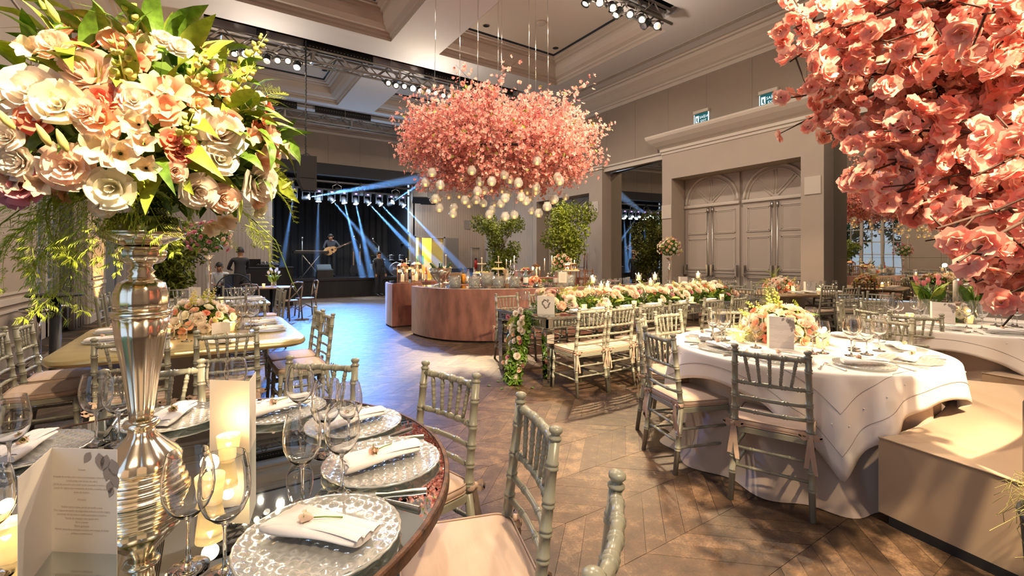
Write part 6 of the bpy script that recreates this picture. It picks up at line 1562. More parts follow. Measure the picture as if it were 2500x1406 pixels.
for i in range(175):
    x = 3.42 + 3.95 * (i + RG.random()) / 175; s = RG.uniform(-1, 1); y = 4.56 + .22 * s; z = ZL + .04 + .19 * math.sqrt(max(0, 1 - s * s)) * RG.uniform(.75, 1.15)
    k, sz = RG.choice(pool); bloom(ga, k, (x, y, z), (RG.gauss(0, .35), s * .9 + RG.gauss(0, .25), .75), sz * RG.uniform(1.0, 1.5), RG)
for i in range(70):
    x = RG.uniform(3.4, 7.4); s = RG.uniform(-1, 1); bloom(ga, 'leaf', (x, 4.56 + .2 * s, ZL + .06), (RG.gauss(0, .5), s * 1.1, RG.uniform(.1, .9)), RG.uniform(.12, .2), RG)
for i in range(22): bloom(ga, RG.choice(['snapdragon', 'fern']), (RG.uniform(3.5, 7.3), 4.56 + RG.uniform(-.15, .15), ZL + .10), (RG.gauss(0, .4), RG.gauss(0, .4), 1), RG.uniform(.16, .24), RG)
mb = MB()
for i in range(12): leaf_cloud(mb, (3.55 + i * .34, 4.56, ZL + .06), (.22, .20, .09), 130, .08, RG, .4)
for i in range(12): leaf_cloud(mb, (3.10 - .02 * i, 4.42 - .006 * i, ZL - .03 - i * .064), (.09, .14, .07), 110, .07, RG, .2)
o = obj('filler_foliage', mb.raw('garland_foliage', K['leaf'], False), ga); o['kind'] = 'stuff'
for i in range(42):
    t = i / 42; p = Vector((3.10 - .10 - .12 * t + RG.uniform(-.05, .05), 4.43 - .05 * t + RG.uniform(-.14, .14), ZL + .02 - .76 * t + RG.uniform(-.03, .03)))
    k, sz = RG.choice([('white_peony', .085), ('white_rose', .07), ('mauve_bloom', .07), ('blush_rose', .06), ('white_peony', .08), ('peach_bloom', .05)]); p.z = max(p.z, .05)
    bloom(ga, k, p, (-1, -.6 + RG.gauss(0, .4), .3 + RG.gauss(0, .3)), sz, RG)
for i in range(60):
    t = RG.random(); bloom(ga, RG.choice(['leaf', 'leaf', 'fern']), (3.04 - .12 * t, 4.43 + RG.uniform(-.14, .14), max(.05, ZL - .74 * t)), (-.6 + RG.gauss(0, .4), -.4 + RG.gauss(0, .6), -.7 + RG.gauss(0, .3)), RG.uniform(.10, .18), RG)
ivy = leaf_mb(.05, .045, .004, 3).raw('ivy_leaf', K['leaf'])
for i, (x, y) in enumerate(((2.62, 4.42), (2.70, 4.25), (2.85, 4.2), (2.78, 4.55), (2.9, 4.62), (2.98, 4.08), (2.55, 4.6))):
    tag(obj('fallen_leaf', ivy, None, T(x, y, .003, i * 1.3)), 'fallen ivy leaf on the floor beside the cascade, ' + ord_[i] + ' round from the camera', 'leaf', 'fallen ivy leaves')
card('white menu card with printed leaf wreath at the garland end of mirrored table', (3.22, 4.34), (3.36, 4.19), (3.40, 4.40), .21, ZL, 0, True)
def candelabra(label, p, arms):
    t = thing('candle_stand', label, 'candle holder', T(*p))
    hmax = max(a[2] for a in arms)
    obj('foot', MB().lathe([(0, 0), (.06, 0), (.055, .012), (.015, .03), (.01, .05)], 16).mesh('foot', K['silver']), t)
    for (x, y, h) in arms:
        obj('stem', MB().tube([(0, 0, .03), (x * .3, y * .3, h * .5), (x, y, h)], [.009, .007, .008], 6).mesh('stem', K['silver']), t)
        c = obj('candle', MB().lathe([(0, 0), (.026, 0), (.026, .075), (.004, .077), (0, .08)], 14).mesh('candle', K['wax']), t, T(x, y, h + .015)); obj('flame', FLAME, c, T(0, 0, .078, 0, 0, 0, 1.3))
        obj('glass_cup', MB().lathe([(.012, 0), (.035, .012), (.046, .045), (.040, .085), (.052, .115)], 18, cap=False).mesh('glass_cup', K['glass']), t, T(x, y, h))
    light('candle_stand_light', 'POINT', (p[0], p[1], p[2] + hmax + .16), 9, (1.0, .66, .3), None, .05)
candelabra('silver four candle stand with glass cups nearest the garland end', (4.42, 4.56, ZL), ((-.17, 0, .17), (-.03, .08, .30), (-.01, -.06, .22), (.15, -.02, .22)))
candelabra('silver three candle stand with glass cups midway on the long table', (5.42, 4.56, ZL), ((-.18, .02, .32), (0, -.05, .24), (.18, .02, .32)))
candelabra('silver two candle stand with glass cups at the far end of long table', (6.58, 4.56, ZL), ((-.1, -.02, .20), (.08, .02, .32)))
for i, (x, y) in enumerate(((3.85, 4.22), (4.25, 4.20), (4.72, 4.20), (5.25, 4.20), (5.95, 4.20), (6.75, 4.22))): votive(x, y, ZL, 'lit votive before the garland, ' + ord_[i] + ' from the cascade end', lit=1.2)
for i, x in enumerate((3.70, 4.05, 4.55, 5.05, 5.75, 6.35)):
    pl = thing('charger_plate', 'beaded glass plate on the mirrored long table, ' + ord_[i] + ' from the cascade', 'plate', T(x, 4.16, ZL), 'plates on the long table'); obj('plate', PL_FAR, pl); obj('rim', PL_BEAD, pl)
    nk = thing('napkin', 'folded napkin on the mirrored long table, ' + ord_[i] + ' from the cascade', 'napkin', T(x, 4.16, ZL + .008, .1), 'napkins on the long table'); obj('cloth', NK, nk); obj('fold', NK_FLAP, nk)
for i, (x, y) in enumerate(((3.35, 4.82), (3.45, 4.88), (4.15, 4.16), (4.85, 4.15), (5.4, 4.15), (7.28, 4.35), (7.32, 4.75), (3.9, 4.85), (4.7, 4.85))):
    glass(x, y, ZL, 'clear wine glass on the mirrored long table, ' + ('bar side near the cascade', 'bar side second from cascade', 'near side first', 'near side second', 'near side third', 'far head near corner', 'far head far corner', 'bar side third', 'bar side fourth')[i], 'wine glasses on the long table', 'far')
# ================================================================ CHAMPAGNE TABLE AND OTHER DINING TABLES
def slab_table(name, label, c, sx, sy, rz, m, ml, zt=.76, ped=True):
    t = thing(name, label, 'table', T(c[0], c[1], 0, math.radians(rz)))
    ol = rr(sx, sy, min(.22, sx * .3))
    obj('table_top', MB().loft([[(x * k, y * k, z) for x, y in ol] for k, z in ((.95, zt - .055), (.985, zt - .05), (1.0, zt - .03), (.995, zt - .008), (.985, zt))], cap0=True, cap1=True).mesh('table_top', m, True, 40), t)
    pd_ = [[(x * k, y * k, z) for x, y in rr(sx * .42, sy * .42, sx * .2)] for k, z in ((1, 0), (1, .02), (.72, .30), (.70, zt - .1), (.9, zt - .05))]
    obj('pedestal', MB().loft(pd_, cap0=True, cap1=True).mesh('pedestal', ml, True, 40), t)
    return t
Z4 = .761
slab_table('dining_table', 'champagne lacquer dining table with rounded corners and rose centrepiece', (-.12, 5.05), .82, .95, 0, K['gold'], K['goldl'])
low_arrangement('dense low centrepiece of peach and white roses on the champagne table', (-.08, 5.2, Z4), (.36, .30, .24), [('white_rose', 9, .11), ('white_peony', 5, .12), ('blush_rose', 14, .09), ('peach_bloom', 16, .075), ('coral_bloom', 9, .06), ('cream_rose', 6, .08), ('lily', 6, .08), ('snapdragon', 10, .18), ('leaf', 24, .12), ('fern', 6, .16)], seed=5, lw=.22)
def side_set(x, y, rz, w, tn, style='bead', rose=True):
    pl = thing('charger_plate', 'beaded clear glass charger plate %s on the %s' % (w, tn), 'plate', T(x, y, Z4), 'charger plates on the ' + tn); obj('plate', PL_FAR, pl); obj('rim', PL_BEAD, pl)
    nm = T(x, y, Z4 + .010, math.radians(rz)); nk = thing('napkin', 'folded white napkin %s on the %s' % (w, tn), 'napkin', nm, 'napkins on the ' + tn); obj('cloth', NK, nk); obj('fold', NK_FLAP, nk)
    if rose: bud = thing('rosebud', 'pale rosebud on the napkin %s on the %s' % (w, tn), 'rosebud', nm @ T(-.01, 0, .047, .4, 0, -1.45), 'rosebuds on the ' + tn); obj('bud', RB_HEAD, bud, T(0, 0, .012, 0, 0, 0, .036)); obj('stem', RB_STEM, bud)
N4 = 'champagne table'
for (x, y, a, w) in ((-.70, 5.40, 8, 'at the window end, farther place'), (-.68, 4.85, 8, 'at the window end, nearer place'), (.45, 5.30, 12, 'at the dance floor end, farther place'), (.46, 4.78, 12, 'at the dance floor end, nearer place'), (-.45, 4.38, 90, 'on the near side towards windows'), (.12, 4.36, 80, 'on the near side behind menu card')): side_set(x, y, a, w, N4)
for i, (x, y) in enumerate(((-.62, 5.08), (-.52, 5.0), (-.24, 4.72), (-.15, 4.55), (.26, 5.06), (.33, 4.98), (.37, 5.16), (.28, 5.20), (-.55, 5.62), (-.42, 5.7))):
    glass(x, y, Z4, 'clear wine glass on the champagne table, ' + ord_[i] + ' counted from windows to dance floor', 'wine glasses on the champagne table', 'solid_large' if i < 8 else 'far')
votive(.17, 4.95, Z4, 'lit votive on the champagne table before the wine glasses'); votive(-.3, 4.75, Z4, 'lit votive on the champagne table behind the silver stand')
card('small tent card standing on the champagne table beside the flowers', (.09, 4.88), (.02, 4.80), (.16, 4.82), .10, Z4)
slab_table('dining_table', 'dining table with tall flower vase behind the champagne table', (-.1, 8.65), .9, .9, 0, K['gold'], K['goldl'])
def tall_vase(label, p, h, ball, counts, seed):
    rv = random.Random(seed); k = h / .72; t = thing('tall_flower_vase', label, 'flower vase', T(*p))
    obj('vase', MB().lathe([(0, 0), (.085, 0), (.085, .01), (.03, .06 * k), (.02, .15 * k), (.035, .40 * k), (.045, .52 * k), (.02, .55 * k), (.035, .60 * k), (.02, .64 * k), (.08, .70 * k), (.09, .72 * k), (0, .71 * k)], 20).mesh('tall_vase', K['silver']), t)
    core(t, (0, 0, h + ball * .75), (ball * .7, ball * .7, ball * .65), 500, .07, K['leaf'], rv); arrange(t, (0, 0, h + ball * .75), (ball, ball, ball * .9), counts, rv, -.7); return t
BALL = [('white_rose', 8, .07), ('blush_rose', 16, .065), ('peach_bloom', 14, .06), ('coral_bloom', 9, .05), ('cream_rose', 8, .06), ('mauve_bloom', 8, .05), ('leaf', 30, .10), ('snapdragon', 6, .13)]
tall_vase('tall silver vase with purple and pink flowers behind the big arrangement', (0, 8.7, Z4), .72, .36, [('mauve_bloom', 34, .08), ('blush_rose', 10, .07), ('white_rose', 6, .07), ('leaf', 24, .12), ('fern', 8, .2)], 4)
for i, (x, y) in enumerate(((-.7, 8.1), (-.6, 8.05), (-.35, 8.1), (-.25, 8.0), (.3, 8.15), (.38, 8.05), (.48, 8.2), (.55, 8.1), (-.75, 8.9), (.62, 8.9))): glass(x, y, Z4, 'clear wine glass on the tall vase table, ' + ord_[i] + ' from the windows', 'wine glasses on the tall vase table', 'far')
card('upright menu card on the tall vase table', (-.25, 8.35), (-.10, 8.30), (-.2, 8.45), .24, Z4); votive(.15, 8.2, Z4, 'lit votive on the tall vase table', lit=1.5)
for i, (x, y, a) in enumerate(((-.5, 7.95, 90), (.25, 7.95, 90), (.62, 8.35, 0), (-.72, 8.4, 0))): side_set(x, y, a, ('near side, window half', 'near side, dance floor half', 'at the dance floor end', 'at the window end')[i], 'tall vase table', rose=False)
# wooden pedestal table by the mirror, flower ball table
slab_table('dining_table', 'wooden pedestal table with glasses before the wavy mirror', (9.75, 4.65), .85, .72, -20, K['wood'], K['goldl'])
low_arrangement('mound of pink and white roses on the wooden pedestal table', (9.55, 4.72, Z4), (.36, .32, .27), MIX, 400, seed=12)
for i in range(10):
    u = -.72 + i * .155; a = math.radians(-20); x, y = 9.75 + u * math.cos(a) + .42 * math.sin(a) * (1 if i % 2 else .75), 4.65 + u * math.sin(a) - .42 * math.cos(a) * (1 if i % 2 else .75)
    glass(x, y, Z4, 'clear wine glass on the wooden pedestal table, ' + ord_[i] + ' from the panelled doors', 'wine glasses on the pedestal table', 'far')
card('white menu card on the wooden pedestal table', (9.62, 4.28), (9.80, 4.18), (9.72, 4.36), .22, Z4); votive(9.98, 4.2, Z4, 'lit votive on the wooden pedestal table beside menu', lit=1.5); votive(9.4, 4.4, Z4, 'lit votive on the wooden pedestal table before flowers', lit=1.5)
for i in range(4): side_set(9.3 + i * .3, 4.32 - i * .11, 70, ord_[i] + ' from the panelled doors', 'wooden pedestal table', rose=False)
slab_table('dining_table', 'dining table carrying the flower ball before the panelled doors', (9.7, 6.95), .70, .70, 0, K['wood'], K['goldl'])
tall_vase('slim silver vase with a round flower ball before the panelled doors', (9.3, 7.17, Z4), .70, .30, BALL, 7)
for i, (x, y) in enumerate(((9.1, 7.1), (9.16, 6.9), (9.2, 6.55), (9.7, 6.45), (9.8, 6.55), (9.95, 6.45), (10.1, 6.55))): glass(x, y, Z4, 'clear wine glass on the flower ball table, ' + ord_[i] + ' from the far doors', 'wine glasses on the flower ball table', 'far')
card('white menu card on the flower ball table', (9.28, 6.85), (9.42, 6.76), (9.34, 6.95), .24, Z4)
low_arrangement('small rose bowl on the flower ball table', (9.8, 6.8, Z4), (.2, .18, .16), [('blush_rose', 8, .07), ('white_rose', 6, .07), ('leaf', 8, .1)], 120, seed=14, lw=.1)
# small round wood table with white tulips, wire chair
st_ = thing('side_table', 'small round wooden table with white tulips near the dance floor', 'table', T(1.25, 12.4, 0))
obj('table_top', MB().lathe([(0, .72), (.50, .72), (.51, .735), (.50, .75), (0, .75)], 32).mesh('table_top', K['wood']), st_); obj('column', MB().lathe([(.28, 0), (.28, .02), (.04, .06), (.035, .72)], 16).mesh('column', K['black']), st_)
rt = random.Random(5); t = thing('tulip_vase', 'small vase of white tulips on the small round wooden table', 'flower vase', T(1.3, 12.35, .75)); obj('vase', MB().lathe([(0, 0), (.06, 0), (.06, .12), (.05, .13)], 16, cap=False).mesh('vase', K['glassp']), t)
wt = F['tulip'].copy(); wt.materials.clear(); wt.materials.append(K['rosew'])
for i in range(6):
    a = i * 1.05; e = Vector((.1 * math.cos(a), .1 * math.sin(a), .3 + .04 * (i % 3))); obj('tulip_stem', MB().tube([(0, 0, .02), tuple(e)], .006, 5).mesh('tulip_stem', K['stem']), t); obj('tulip', wt, t, aim(e, (e.x, e.y, .4), 0, .09))
for i in range(8): bloom(t, 'leaf', (0, 0, .1), (math.cos(i * .8), math.sin(i * .8), 1.2), .26, rt)
votive(1.08, 12.3, .75, 'lit votive on the small round wooden table', lit=2)
wc = thing('wire_chair', 'round black wire lounge chair beyond the tall vase table', 'chair', T(.45, 11.4, 0))
hoop = [(.33 * math.cos(i * PI / 12), -.05 - .12 * math.sin(i * PI / 24), .78 + .32 * math.sin(i * PI / 12)) for i in range(25)]
obj('back_hoop', MB().tube(hoop, .012, 6, False).mesh('back_hoop', K['black']), wc)
for i in range(9): obj('wire', MB().tube([(0, .1, .48), ((i - 4) * .05, 0, .7), (.32 * math.cos(PI * (.1 + .1 * i)), -.12, .78 + .31 * math.sin(PI * (.1 + .1 * i)))], .005, 4).mesh('wire', K['black']), wc)
obj('seat', MB().lathe([(0, .42), (.28, .43), (.30, .45), (.28, .46), (0, .45)], 20).mesh('seat', K['black']), wc)
for i in range(4): a = i * PI / 2 + .78; obj('leg', MB().tube([(.15 * math.cos(a), .15 * math.sin(a), .43), (.28 * math.cos(a), .28 * math.sin(a), 0)], .011, 5).mesh('leg', K['black']), wc)
# tall black cocktail table, chrome stools
ct = thing('cocktail_table', 'tall black round cocktail table by the window curtain', 'table', T(-1.56, 7.73, 0))
obj('table_top', MB().lathe([(0, .97), (.25, .97), (.26, .975), (.26, .995), (.25, 1.0), (0, 1.0)], 40).mesh('table_top', K['black']), ct); obj('column', MB().lathe([(.28, 0), (.28, .02), (.06, .04), (.052, .97)], 24).mesh('column', K['black']), ct)
for i, (x, y) in enumerate(((-1.93, 8.75), (-1.90, 9.35))):
    s = thing('chrome_stool', ('chrome swivel bar stool beside the tall black table', 'second chrome swivel bar stool nearer the curtain')[i], 'stool', T(x, y, 0))
    obj('base', MB().lathe([(0, .0), (.20, .0), (.20, .012), (.10, .03), (.035, .09), (.028, .12)], 28).mesh('stool_base', K['chrome']), s); obj('post', MB().lathe([(.028, .1), (.028, .70)], 16).mesh('post', K['chrome']), s)
    obj('seat', MB().lathe([(0, .70), (.15, .70), (.19, .72), (.19, .75), (.15, .765), (0, .77)], 24).mesh('seat', K['black']), s); obj('seat_ring', MB().lathe([(.19, .715), (.197, .72), (.197, .745), (.19, .75)], 24, cap=False).mesh('seat_ring', K['chrome']), s)
# ================================================================ INDOOR TREES
def ficus(label, p, h, rad, n, seed, size=.085, low=.95):
    rf = random.Random(seed); t = thing('potted_tree', label, 'tree', T(*p))
    obj('pot', MB().lathe([(0, 0), (.20, 0), (.26, .42), (.27, .45), (.24, .45), (.23, .40), (0, .40)], 24).mesh('pot', K['black']), t)
    obj('trunk', MB().tube([(0, 0, .4), (.03, .02, low), (-.03, .03, h * .75)], [.035, .03, .015], 8).mesh('trunk', K['barkl']), t)
    mb = MB(); br = MB()
    for i in range(26):
        a = rf.random() * 6.28; q = rf.random() ** .7; z = low + (h - low) * rf.random(); w = rad * (.28 + .80 * ((z - low) / (h - low)) ** .8); c = (math.cos(a) * w * q, math.sin(a) * w * q, z)
        leaf_cloud(mb, c, (rad * .40, rad * .40, (h - low) * .17), n // 26, size, rf, .3); br.tube([(0, 0, z * .6), (c[0] * .5, c[1] * .5, z * .85), c], [.014, .009, .004], 4)
    obj('branches', br.mesh('branches', K['barkl']), t); o = obj('foliage', mb.raw('foliage', K['leaff'], False), t); o['kind'] = 'stuff'
ficus('leafy green potted tree behind the bar, farther one', (8.1, 13.0, 0), 2.62, .72, 4600, 5, .10, .8); ficus('leafy green potted tree behind the bar, nearer one by the dark mirror', (9.05, 10.8, 0), 2.85, .76, 5600, 6, .10, .8); ficus('bushy green potted tree behind the big flower stand', (-.75, 11.6, 0), 2.2, .8, 5200, 8, .12, .7)
light('truss_and_fill_beam', 'SPOT', (7.6, 12.3, 6.2), 900, (1.0, .8, .4), (8.1, 13.0, 1.9), .1, 22, .6); light('truss_and_fill_beam', 'SPOT', (7.2, 6.4, 6.2), 1900, (1.0, .8, .4), (9.05, 10.8, 2.0), .1, 18, .6)
light('truss_and_fill_beam', 'SPOT', (.4, 12.2, 6.2), 600, (1.0, .8, .4), (-.75, 11.6, 1.5), .1, 26, .6)
# ================================================================ THE VELVET BAR
def sup(cx, cy, a, b, th, n=2.7):
    c, s = math.cos(th), math.sin(th); k = (abs(c) ** n + abs(s) ** n) ** (-1 / n)
    return (cx + a * c * k, cy + b * s * k)
ZB = .92
def counter(label, cx, cy, a, b, d0, d1, w=.66):
    t = thing('bar_counter', label, 'bar', T(0, 0, 0)); A = [math.radians(d0 + (d1 - d0) * k / 70) for k in range(71)]
    def ringm(w0, w1, prof, nm, m, sm=True):
        rings = []
        for th in A: rings.append([(*sup(cx, cy, a - w0 - (w1 - w0) * u, b - w0 - (w1 - w0) * u, th), z) for u, z in prof])
        return obj(nm, MB().loft(rings, cap0=True, cap1=True).mesh(nm, m, sm, 40), t)
    ringm(0, w, [(0, .03), (0, ZB - .03), (.01, ZB - .012), (.03, ZB - .008), (.97, ZB - .008), (1, ZB - .03), (1, .03)], 'velvet_body', K['velvet'])
    ringm(.03, w - .03, [(0, 0), (0, .03), (1, .03), (1, 0)], 'plinth', K['black'])
    ringm(.04, w - .04, [(0, ZB - .008), (0, ZB), (1, ZB), (1, ZB - .008)], 'mirror_top', K['tmirror'])
    return t
counter('dusty rose velvet bar counter, rounded front part', 6.0, 8.3, 2.8, 1.95, 180, 352); counter('dusty rose velvet bar counter, rear part with lanterns', 6.0, 9.25, 2.85, 1.8, 8, 180)
isl = thing('bar_island', 'rose velvet island counter inside the bar', 'bar', T(5.0, 8.55, 0))
obj('body', MB().loft([[(x, y, z) for x, y in rr(.85, .42, .2)] for z in (0, ZB - .01)], cap0=True, cap1=True).mesh('island_body', K['velvet'], True, 40), isl); obj('top', MB().loft([[(x * .97, y * .95, z) for x, y in rr(.85, .42, .2)] for z in (ZB - .01, ZB)], cap1=True).mesh('island_top', K['tmirror'], False), isl)
def bottle(label, p, col, h=.30, r=.036, cap_=None, gl=True, lab=None):
    t = thing('bottle', label, 'bottle', T(*p), 'bottles on the bar')
    m = thin_glass('tinted_glass', col, 1.2, .02, .12) if gl else mat('bottle_body', col, .2)
    obj('body', MB().lathe([(0, 0), (r, .002), (r, h * .58), (r * .8, h * .68), (r * .36, h * .78), (r * .34, h * .95)], 16, cap=False).mesh('bottle_body', m), t)
    obj('stopper', MB().lathe([(0, h * .94), (r * .38, h * .94), (r * .38, h), (0, h)], 12).mesh('stopper', cap_ or K['steel']), t)
    obj('label', MB().lathe([(r + .001, h * .15), (r + .001, h * .48)], 16, cap=False).mesh('label', lab or K['paper']), t)
red, blu2, grn = mat('red_cap', (.5, .02, .04), .3), mat('blue_cap', (.03, .1, .5), .3), mat('dark_green_glass', (.02, .06, .03), .15)
for (lb, p, c, h, r) in (('slim yellow bottle beside the copper lanterns', (3.68, 9.42, ZB), (.95, .78, .1), .30, .03), ('pink bottle beside the copper lanterns', (4.0, 9.5, ZB), (.9, .2, .4), .34, .028), ('pale bottle behind the yellow one', (4.02, 9.75, ZB), (.95, .9, .7), .33, .03), ('magenta bottle left of the blue gin', (4.66, 6.92, ZB), (.75, .03, .25), .40, .036), ('turquoise gin bottle on the railed tray', (4.86, 6.90, ZB + .02), (.1, .62, .72), .30, .05), ('pink gin bottle on the railed tray', (5.48, 6.78, ZB + .02), (.92, .45, .35), .26, .055), ('yellow carafe bottle in the bar middle', (4.95, 8.34, ZB), (.98, .75, .15), .27, .045), ('pale juice bottle in the bar middle', (5.12, 8.30, ZB), (.95, .75, .5), .26, .045), ('frosted pale bottle beside the magenta one', (4.58, 7.08, ZB), (.95, .95, .85), .33, .045), ('pale rose bottle behind the ribbed ice vessel', (5.05, 8.45, ZB), (.9, .5, .5), .27, .032), ('dark wine bottle on the bar island', (4.45, 8.6, ZB), (.1, .15, .1), .31, .037)): bottle(lb, p, c, h, r)
for i, x in enumerate((4.50, 4.58, 4.66, 4.74, 4.62)): bottle('clear spirit bottle on the bar island, ' + ord_[i] + ' in the row', (x, 8.5 - .06 * (i == 4) + .1 * (i % 2), ZB), (.93, .95, .97), .28 + .04 * (i == 4), .033, red if i in (0, 3) else None)
t = thing('juice_carafe', 'orange juice carafe on the bar island', 'carafe', T(4.38, 8.45, ZB)); obj('glass', MB().lathe([(0, 0), (.05, 0), (.05, .2), (.06, .26)], 16, cap=False).mesh('carafe_glass', K['glass']), t); obj('juice', MB().lathe([(0, .004), (.046, .004), (.046, .19), (0, .19)], 16).mesh('juice', mat('orange_juice', (.9, .35, .02), .3)), t)
tag(obj('cutting_board', bxm('cutting_board', K['wood'], -.06, .06, -.01, .01, 0, .30), None, T(4.72, 7.3, ZB, .3, -.2)), 'pale wooden board leaning behind the ribbed ice vessel', 'board')
vess = MB().lathe([(0, .004), (.095, .004), (.10, .02), (.105, .20), (.10, .20), (.095, .03)], 24, cap=False, flute=24, fl=.03).mesh('vessel_glass', K['glassp'])
ice = MB(); ri = random.Random(4)
for i in range(26): ice.add(MB().box(-.018, .018, -.018, .018, -.018, .018), T(ri.uniform(-.055, .055), ri.uniform(-.055, .055), ri.uniform(.03, .17), ri.random() * 3, ri.random(), ri.random()))
ICE = ice.mesh('ice', thin_glass('clear_ice', (.95, .96, .97), 1.4, .05, .45), False)
for i, (x, y) in enumerate(((3.62, 7.32), (3.90, 7.12), (4.30, 6.95), (4.55, 6.82), (5.75, 6.72))):
    t = thing('ice_vessel', 'ribbed glass ice vessel on the bar front, ' + ord_[i] + ' from the dance floor', 'ice bucket', T(x, y, ZB), 'ribbed ice vessels'); obj('vessel', vess, t); o = obj('ice', ICE, t); o['kind'] = 'stuff'
t = thing('punch_bowl', 'polished silver bowl of champagne bottles on the bar', 'bowl', T(3.66, 8.0, ZB))
obj('bowl', MB().lathe([(0, 0), (.11, 0), (.11, .012), (.05, .03), (.05, .06), (.12, .12), (.19, .22), (.215, .33), (.208, .33), (.18, .22)], 36, cap=False).mesh('punch_bowl', K['silver']), t)
for i in range(6): a = i * 1.05; bt = MB().lathe([(0, -.1), (.035, -.1), (.035, .08), (.014, .14), (.014, .2), (0, .2)], 12).mesh('champagne', grn); c = obj('champagne_bottle', bt, t, aim((.10 * math.cos(a), .10 * math.sin(a), .26), (math.cos(a) * .7, math.sin(a) * .7, 1)))
for (lb, p, m, h, r) in (('dark woven ice bucket behind the ribbed vessels', (4.22, 8.5, ZB), K['barkl'], .22, .13), ('clear glass ice bucket in the bar middle', (4.22, 7.22, ZB), K['glassp'], .26, .13)):
    t = thing('ice_bucket', lb, 'ice bucket', T(*p)); obj('bucket', MB().lathe([(0, .004), (r * .8, .004), (r, h), (r * .94, h), (r * .76, .02)], 24, cap=False).mesh('bucket', m), t); o = obj('ice', ICE, t, T(0, 0, .02)); o['kind'] = 'stuff'
snack = mat('lemon_snack', (.85, .55, .10), .6)
def tier(label, p, h, tiers):
    t = thing('tiered_stand', label, 'cake stand', T(*p)); obj('rod', MB().lathe([(0, 0), (.06, 0), (.05, .015), (.008, .03), (.008, h - .02), (.02, h - .01), (.012, h + .01), (0, h + .015)], 14).mesh('rod', K['waxw']), t); rq = random.Random(int(p[0] * 50))
    for (z, r) in tiers:
        d = obj('tier', MB().lathe([(0, z), (r * .9, z), (r, z + .015), (r * .97, z + .018)], 24).mesh('tier', K['waxw']), t)
        if r > .1:
            for i in range(9): a = i * .7; obj('snack', MB().lathe([(0, -.012), (.022, -.004), (.022, .008), (0, .016)], 8).mesh('snack', snack), d, T(r * .65 * math.cos(a), r * .65 * math.sin(a), z + .03))
tier('pale tiered stand between the copper lanterns', (3.66, 9.80, ZB), .50, ((.28, .12), (.40, .07))); tier('pale tiered stand with a wooden stick beside the silver bowl', (4.10, 8.70, ZB), .58, ((.30, .13),)); tier('tall pale two tiered stand of lemon snacks, bar middle', (4.30, 7.55, ZB), .52, ((.22, .17), (.40, .09))); tier('pale tiered stand nearer the farther potted tree', (4.95, 8.0, ZB), .55, ((.28, .15), (.42, .08))); tier('golden snack tiered stand before the nearer potted tree', (5.95, 6.90, ZB), .50, ((.26, .17), (.40, .10)))
def lantern(label, p, w, h, m, lit=True):
    t = thing('lantern', label, 'lantern', T(*p)); fr = MB().box(-w, w, -w, w, 0, .015).box(-w, w, -w, w, h - .015, h)
    for sx in (-1, 1):
        for sy in (-1, 1): fr.box(sx * w - .008, sx * w + .008, sy * w - .008, sy * w + .008, 0, h)
    obj('frame', fr.mesh('lantern_frame', m, False), t); obj('roof', MB().loft([rect(-w, w, -w, w, h), rect(-w * .5, w * .5, -w * .5, w * .5, h + .05)], cap1=True).mesh('roof', m, False), t); obj('ring', MB().tube([(.03 * math.cos(i * PI / 6), 0, h + .07 + .03 * math.sin(i * PI / 6)) for i in range(13)], .005, 5).mesh('ring', m), t)
    for s in (-1, 1): obj('pane', bxm('pane', K['glass'], -w, w, s * w - .001, s * w + .001, .015, h - .015), t); obj('pane', bxm('pane', K['glass'], s * w - .001, s * w + .001, -w, w, .015, h - .015), t)
    if lit:
        c = obj('candle', MB().lathe([(0, .015), (.035, .015), (.035, .17), (.004, .175), (0, .18)], 16).mesh('candle', K['wax']), t); obj('flame', FLAME, c, T(0, 0, .175, 0, 0, 0, 1.6)); light('lantern_light', 'POINT', (p[0], p[1], p[2] + .24), 6, (1., .62, .26), None, .04)
lantern('copper lantern with lit candle at the bar end', (3.47, 9.52, ZB), .085, .36, K['copper']); lantern('second copper lantern with lit candle behind the tiered stand', (3.84, 9.66, ZB), .085, .38, K['copper']); lantern('clear unlit lantern behind the acrylic menu', (6.1, 7.1, ZB), .085, .38, K['copper'], False); lantern('small copper lantern with lit candle at the bar rear', (7.6, 10.3, ZB), .08, .3, K['copper'])
def branch_candles(label, p, arms):
    t = thing('candelabra', label, 'candelabra', T(*p)); obj('foot', MB().lathe([(0, 0), (.07, 0), (.06, .015), (.012, .04), (.012, .12)], 16).mesh('foot', K['silver']), t)
    for (x, h) in arms:
        obj('arm', MB().tube([(0, 0, .1), (x * .7, 0, .08), (x, 0, h * .6), (x, 0, h)], .008, 5).mesh('arm', K['silver']), t); c = obj('candle', MB().lathe([(0, 0), (.012, 0), (.011, .2), (0, .205)], 8).mesh('candle', K['waxw']), t, T(x, 0, h)); obj('flame', FLAME, c, T(0, 0, .2, 0, 0, 0, 2.0))
    light('candelabra_light', 'POINT', (p[0], p[1], p[2] + .55), 5, (1., .66, .3), None, .06)
branch_candles('three armed silver candelabra with lit tapers at the bar rear', (6.9, 10.55, ZB), ((-.12, .24), (.02, .22), (.14, .34))); branch_candles('two armed silver candelabra with lit tapers at the bar rear', (7.75, 9.95, ZB), ((-.12, .26), (.14, .34))); branch_candles('tall silver candelabra beside the rear flower vase', (8.3, 9.6, ZB), ((-.1, .3), (.1, .22)))
t = thing('fruit_bowl', 'silver bowl of fruit at the bar rear', 'bowl', T(7.1, 10.1, ZB)); obj('bowl', MB().lathe([(0, 0), (.1, 0), (.06, .04), (.2, .16), (.22, .2), (.21, .2)], 28, cap=False).mesh('fruit_bowl', K['silver']), t)
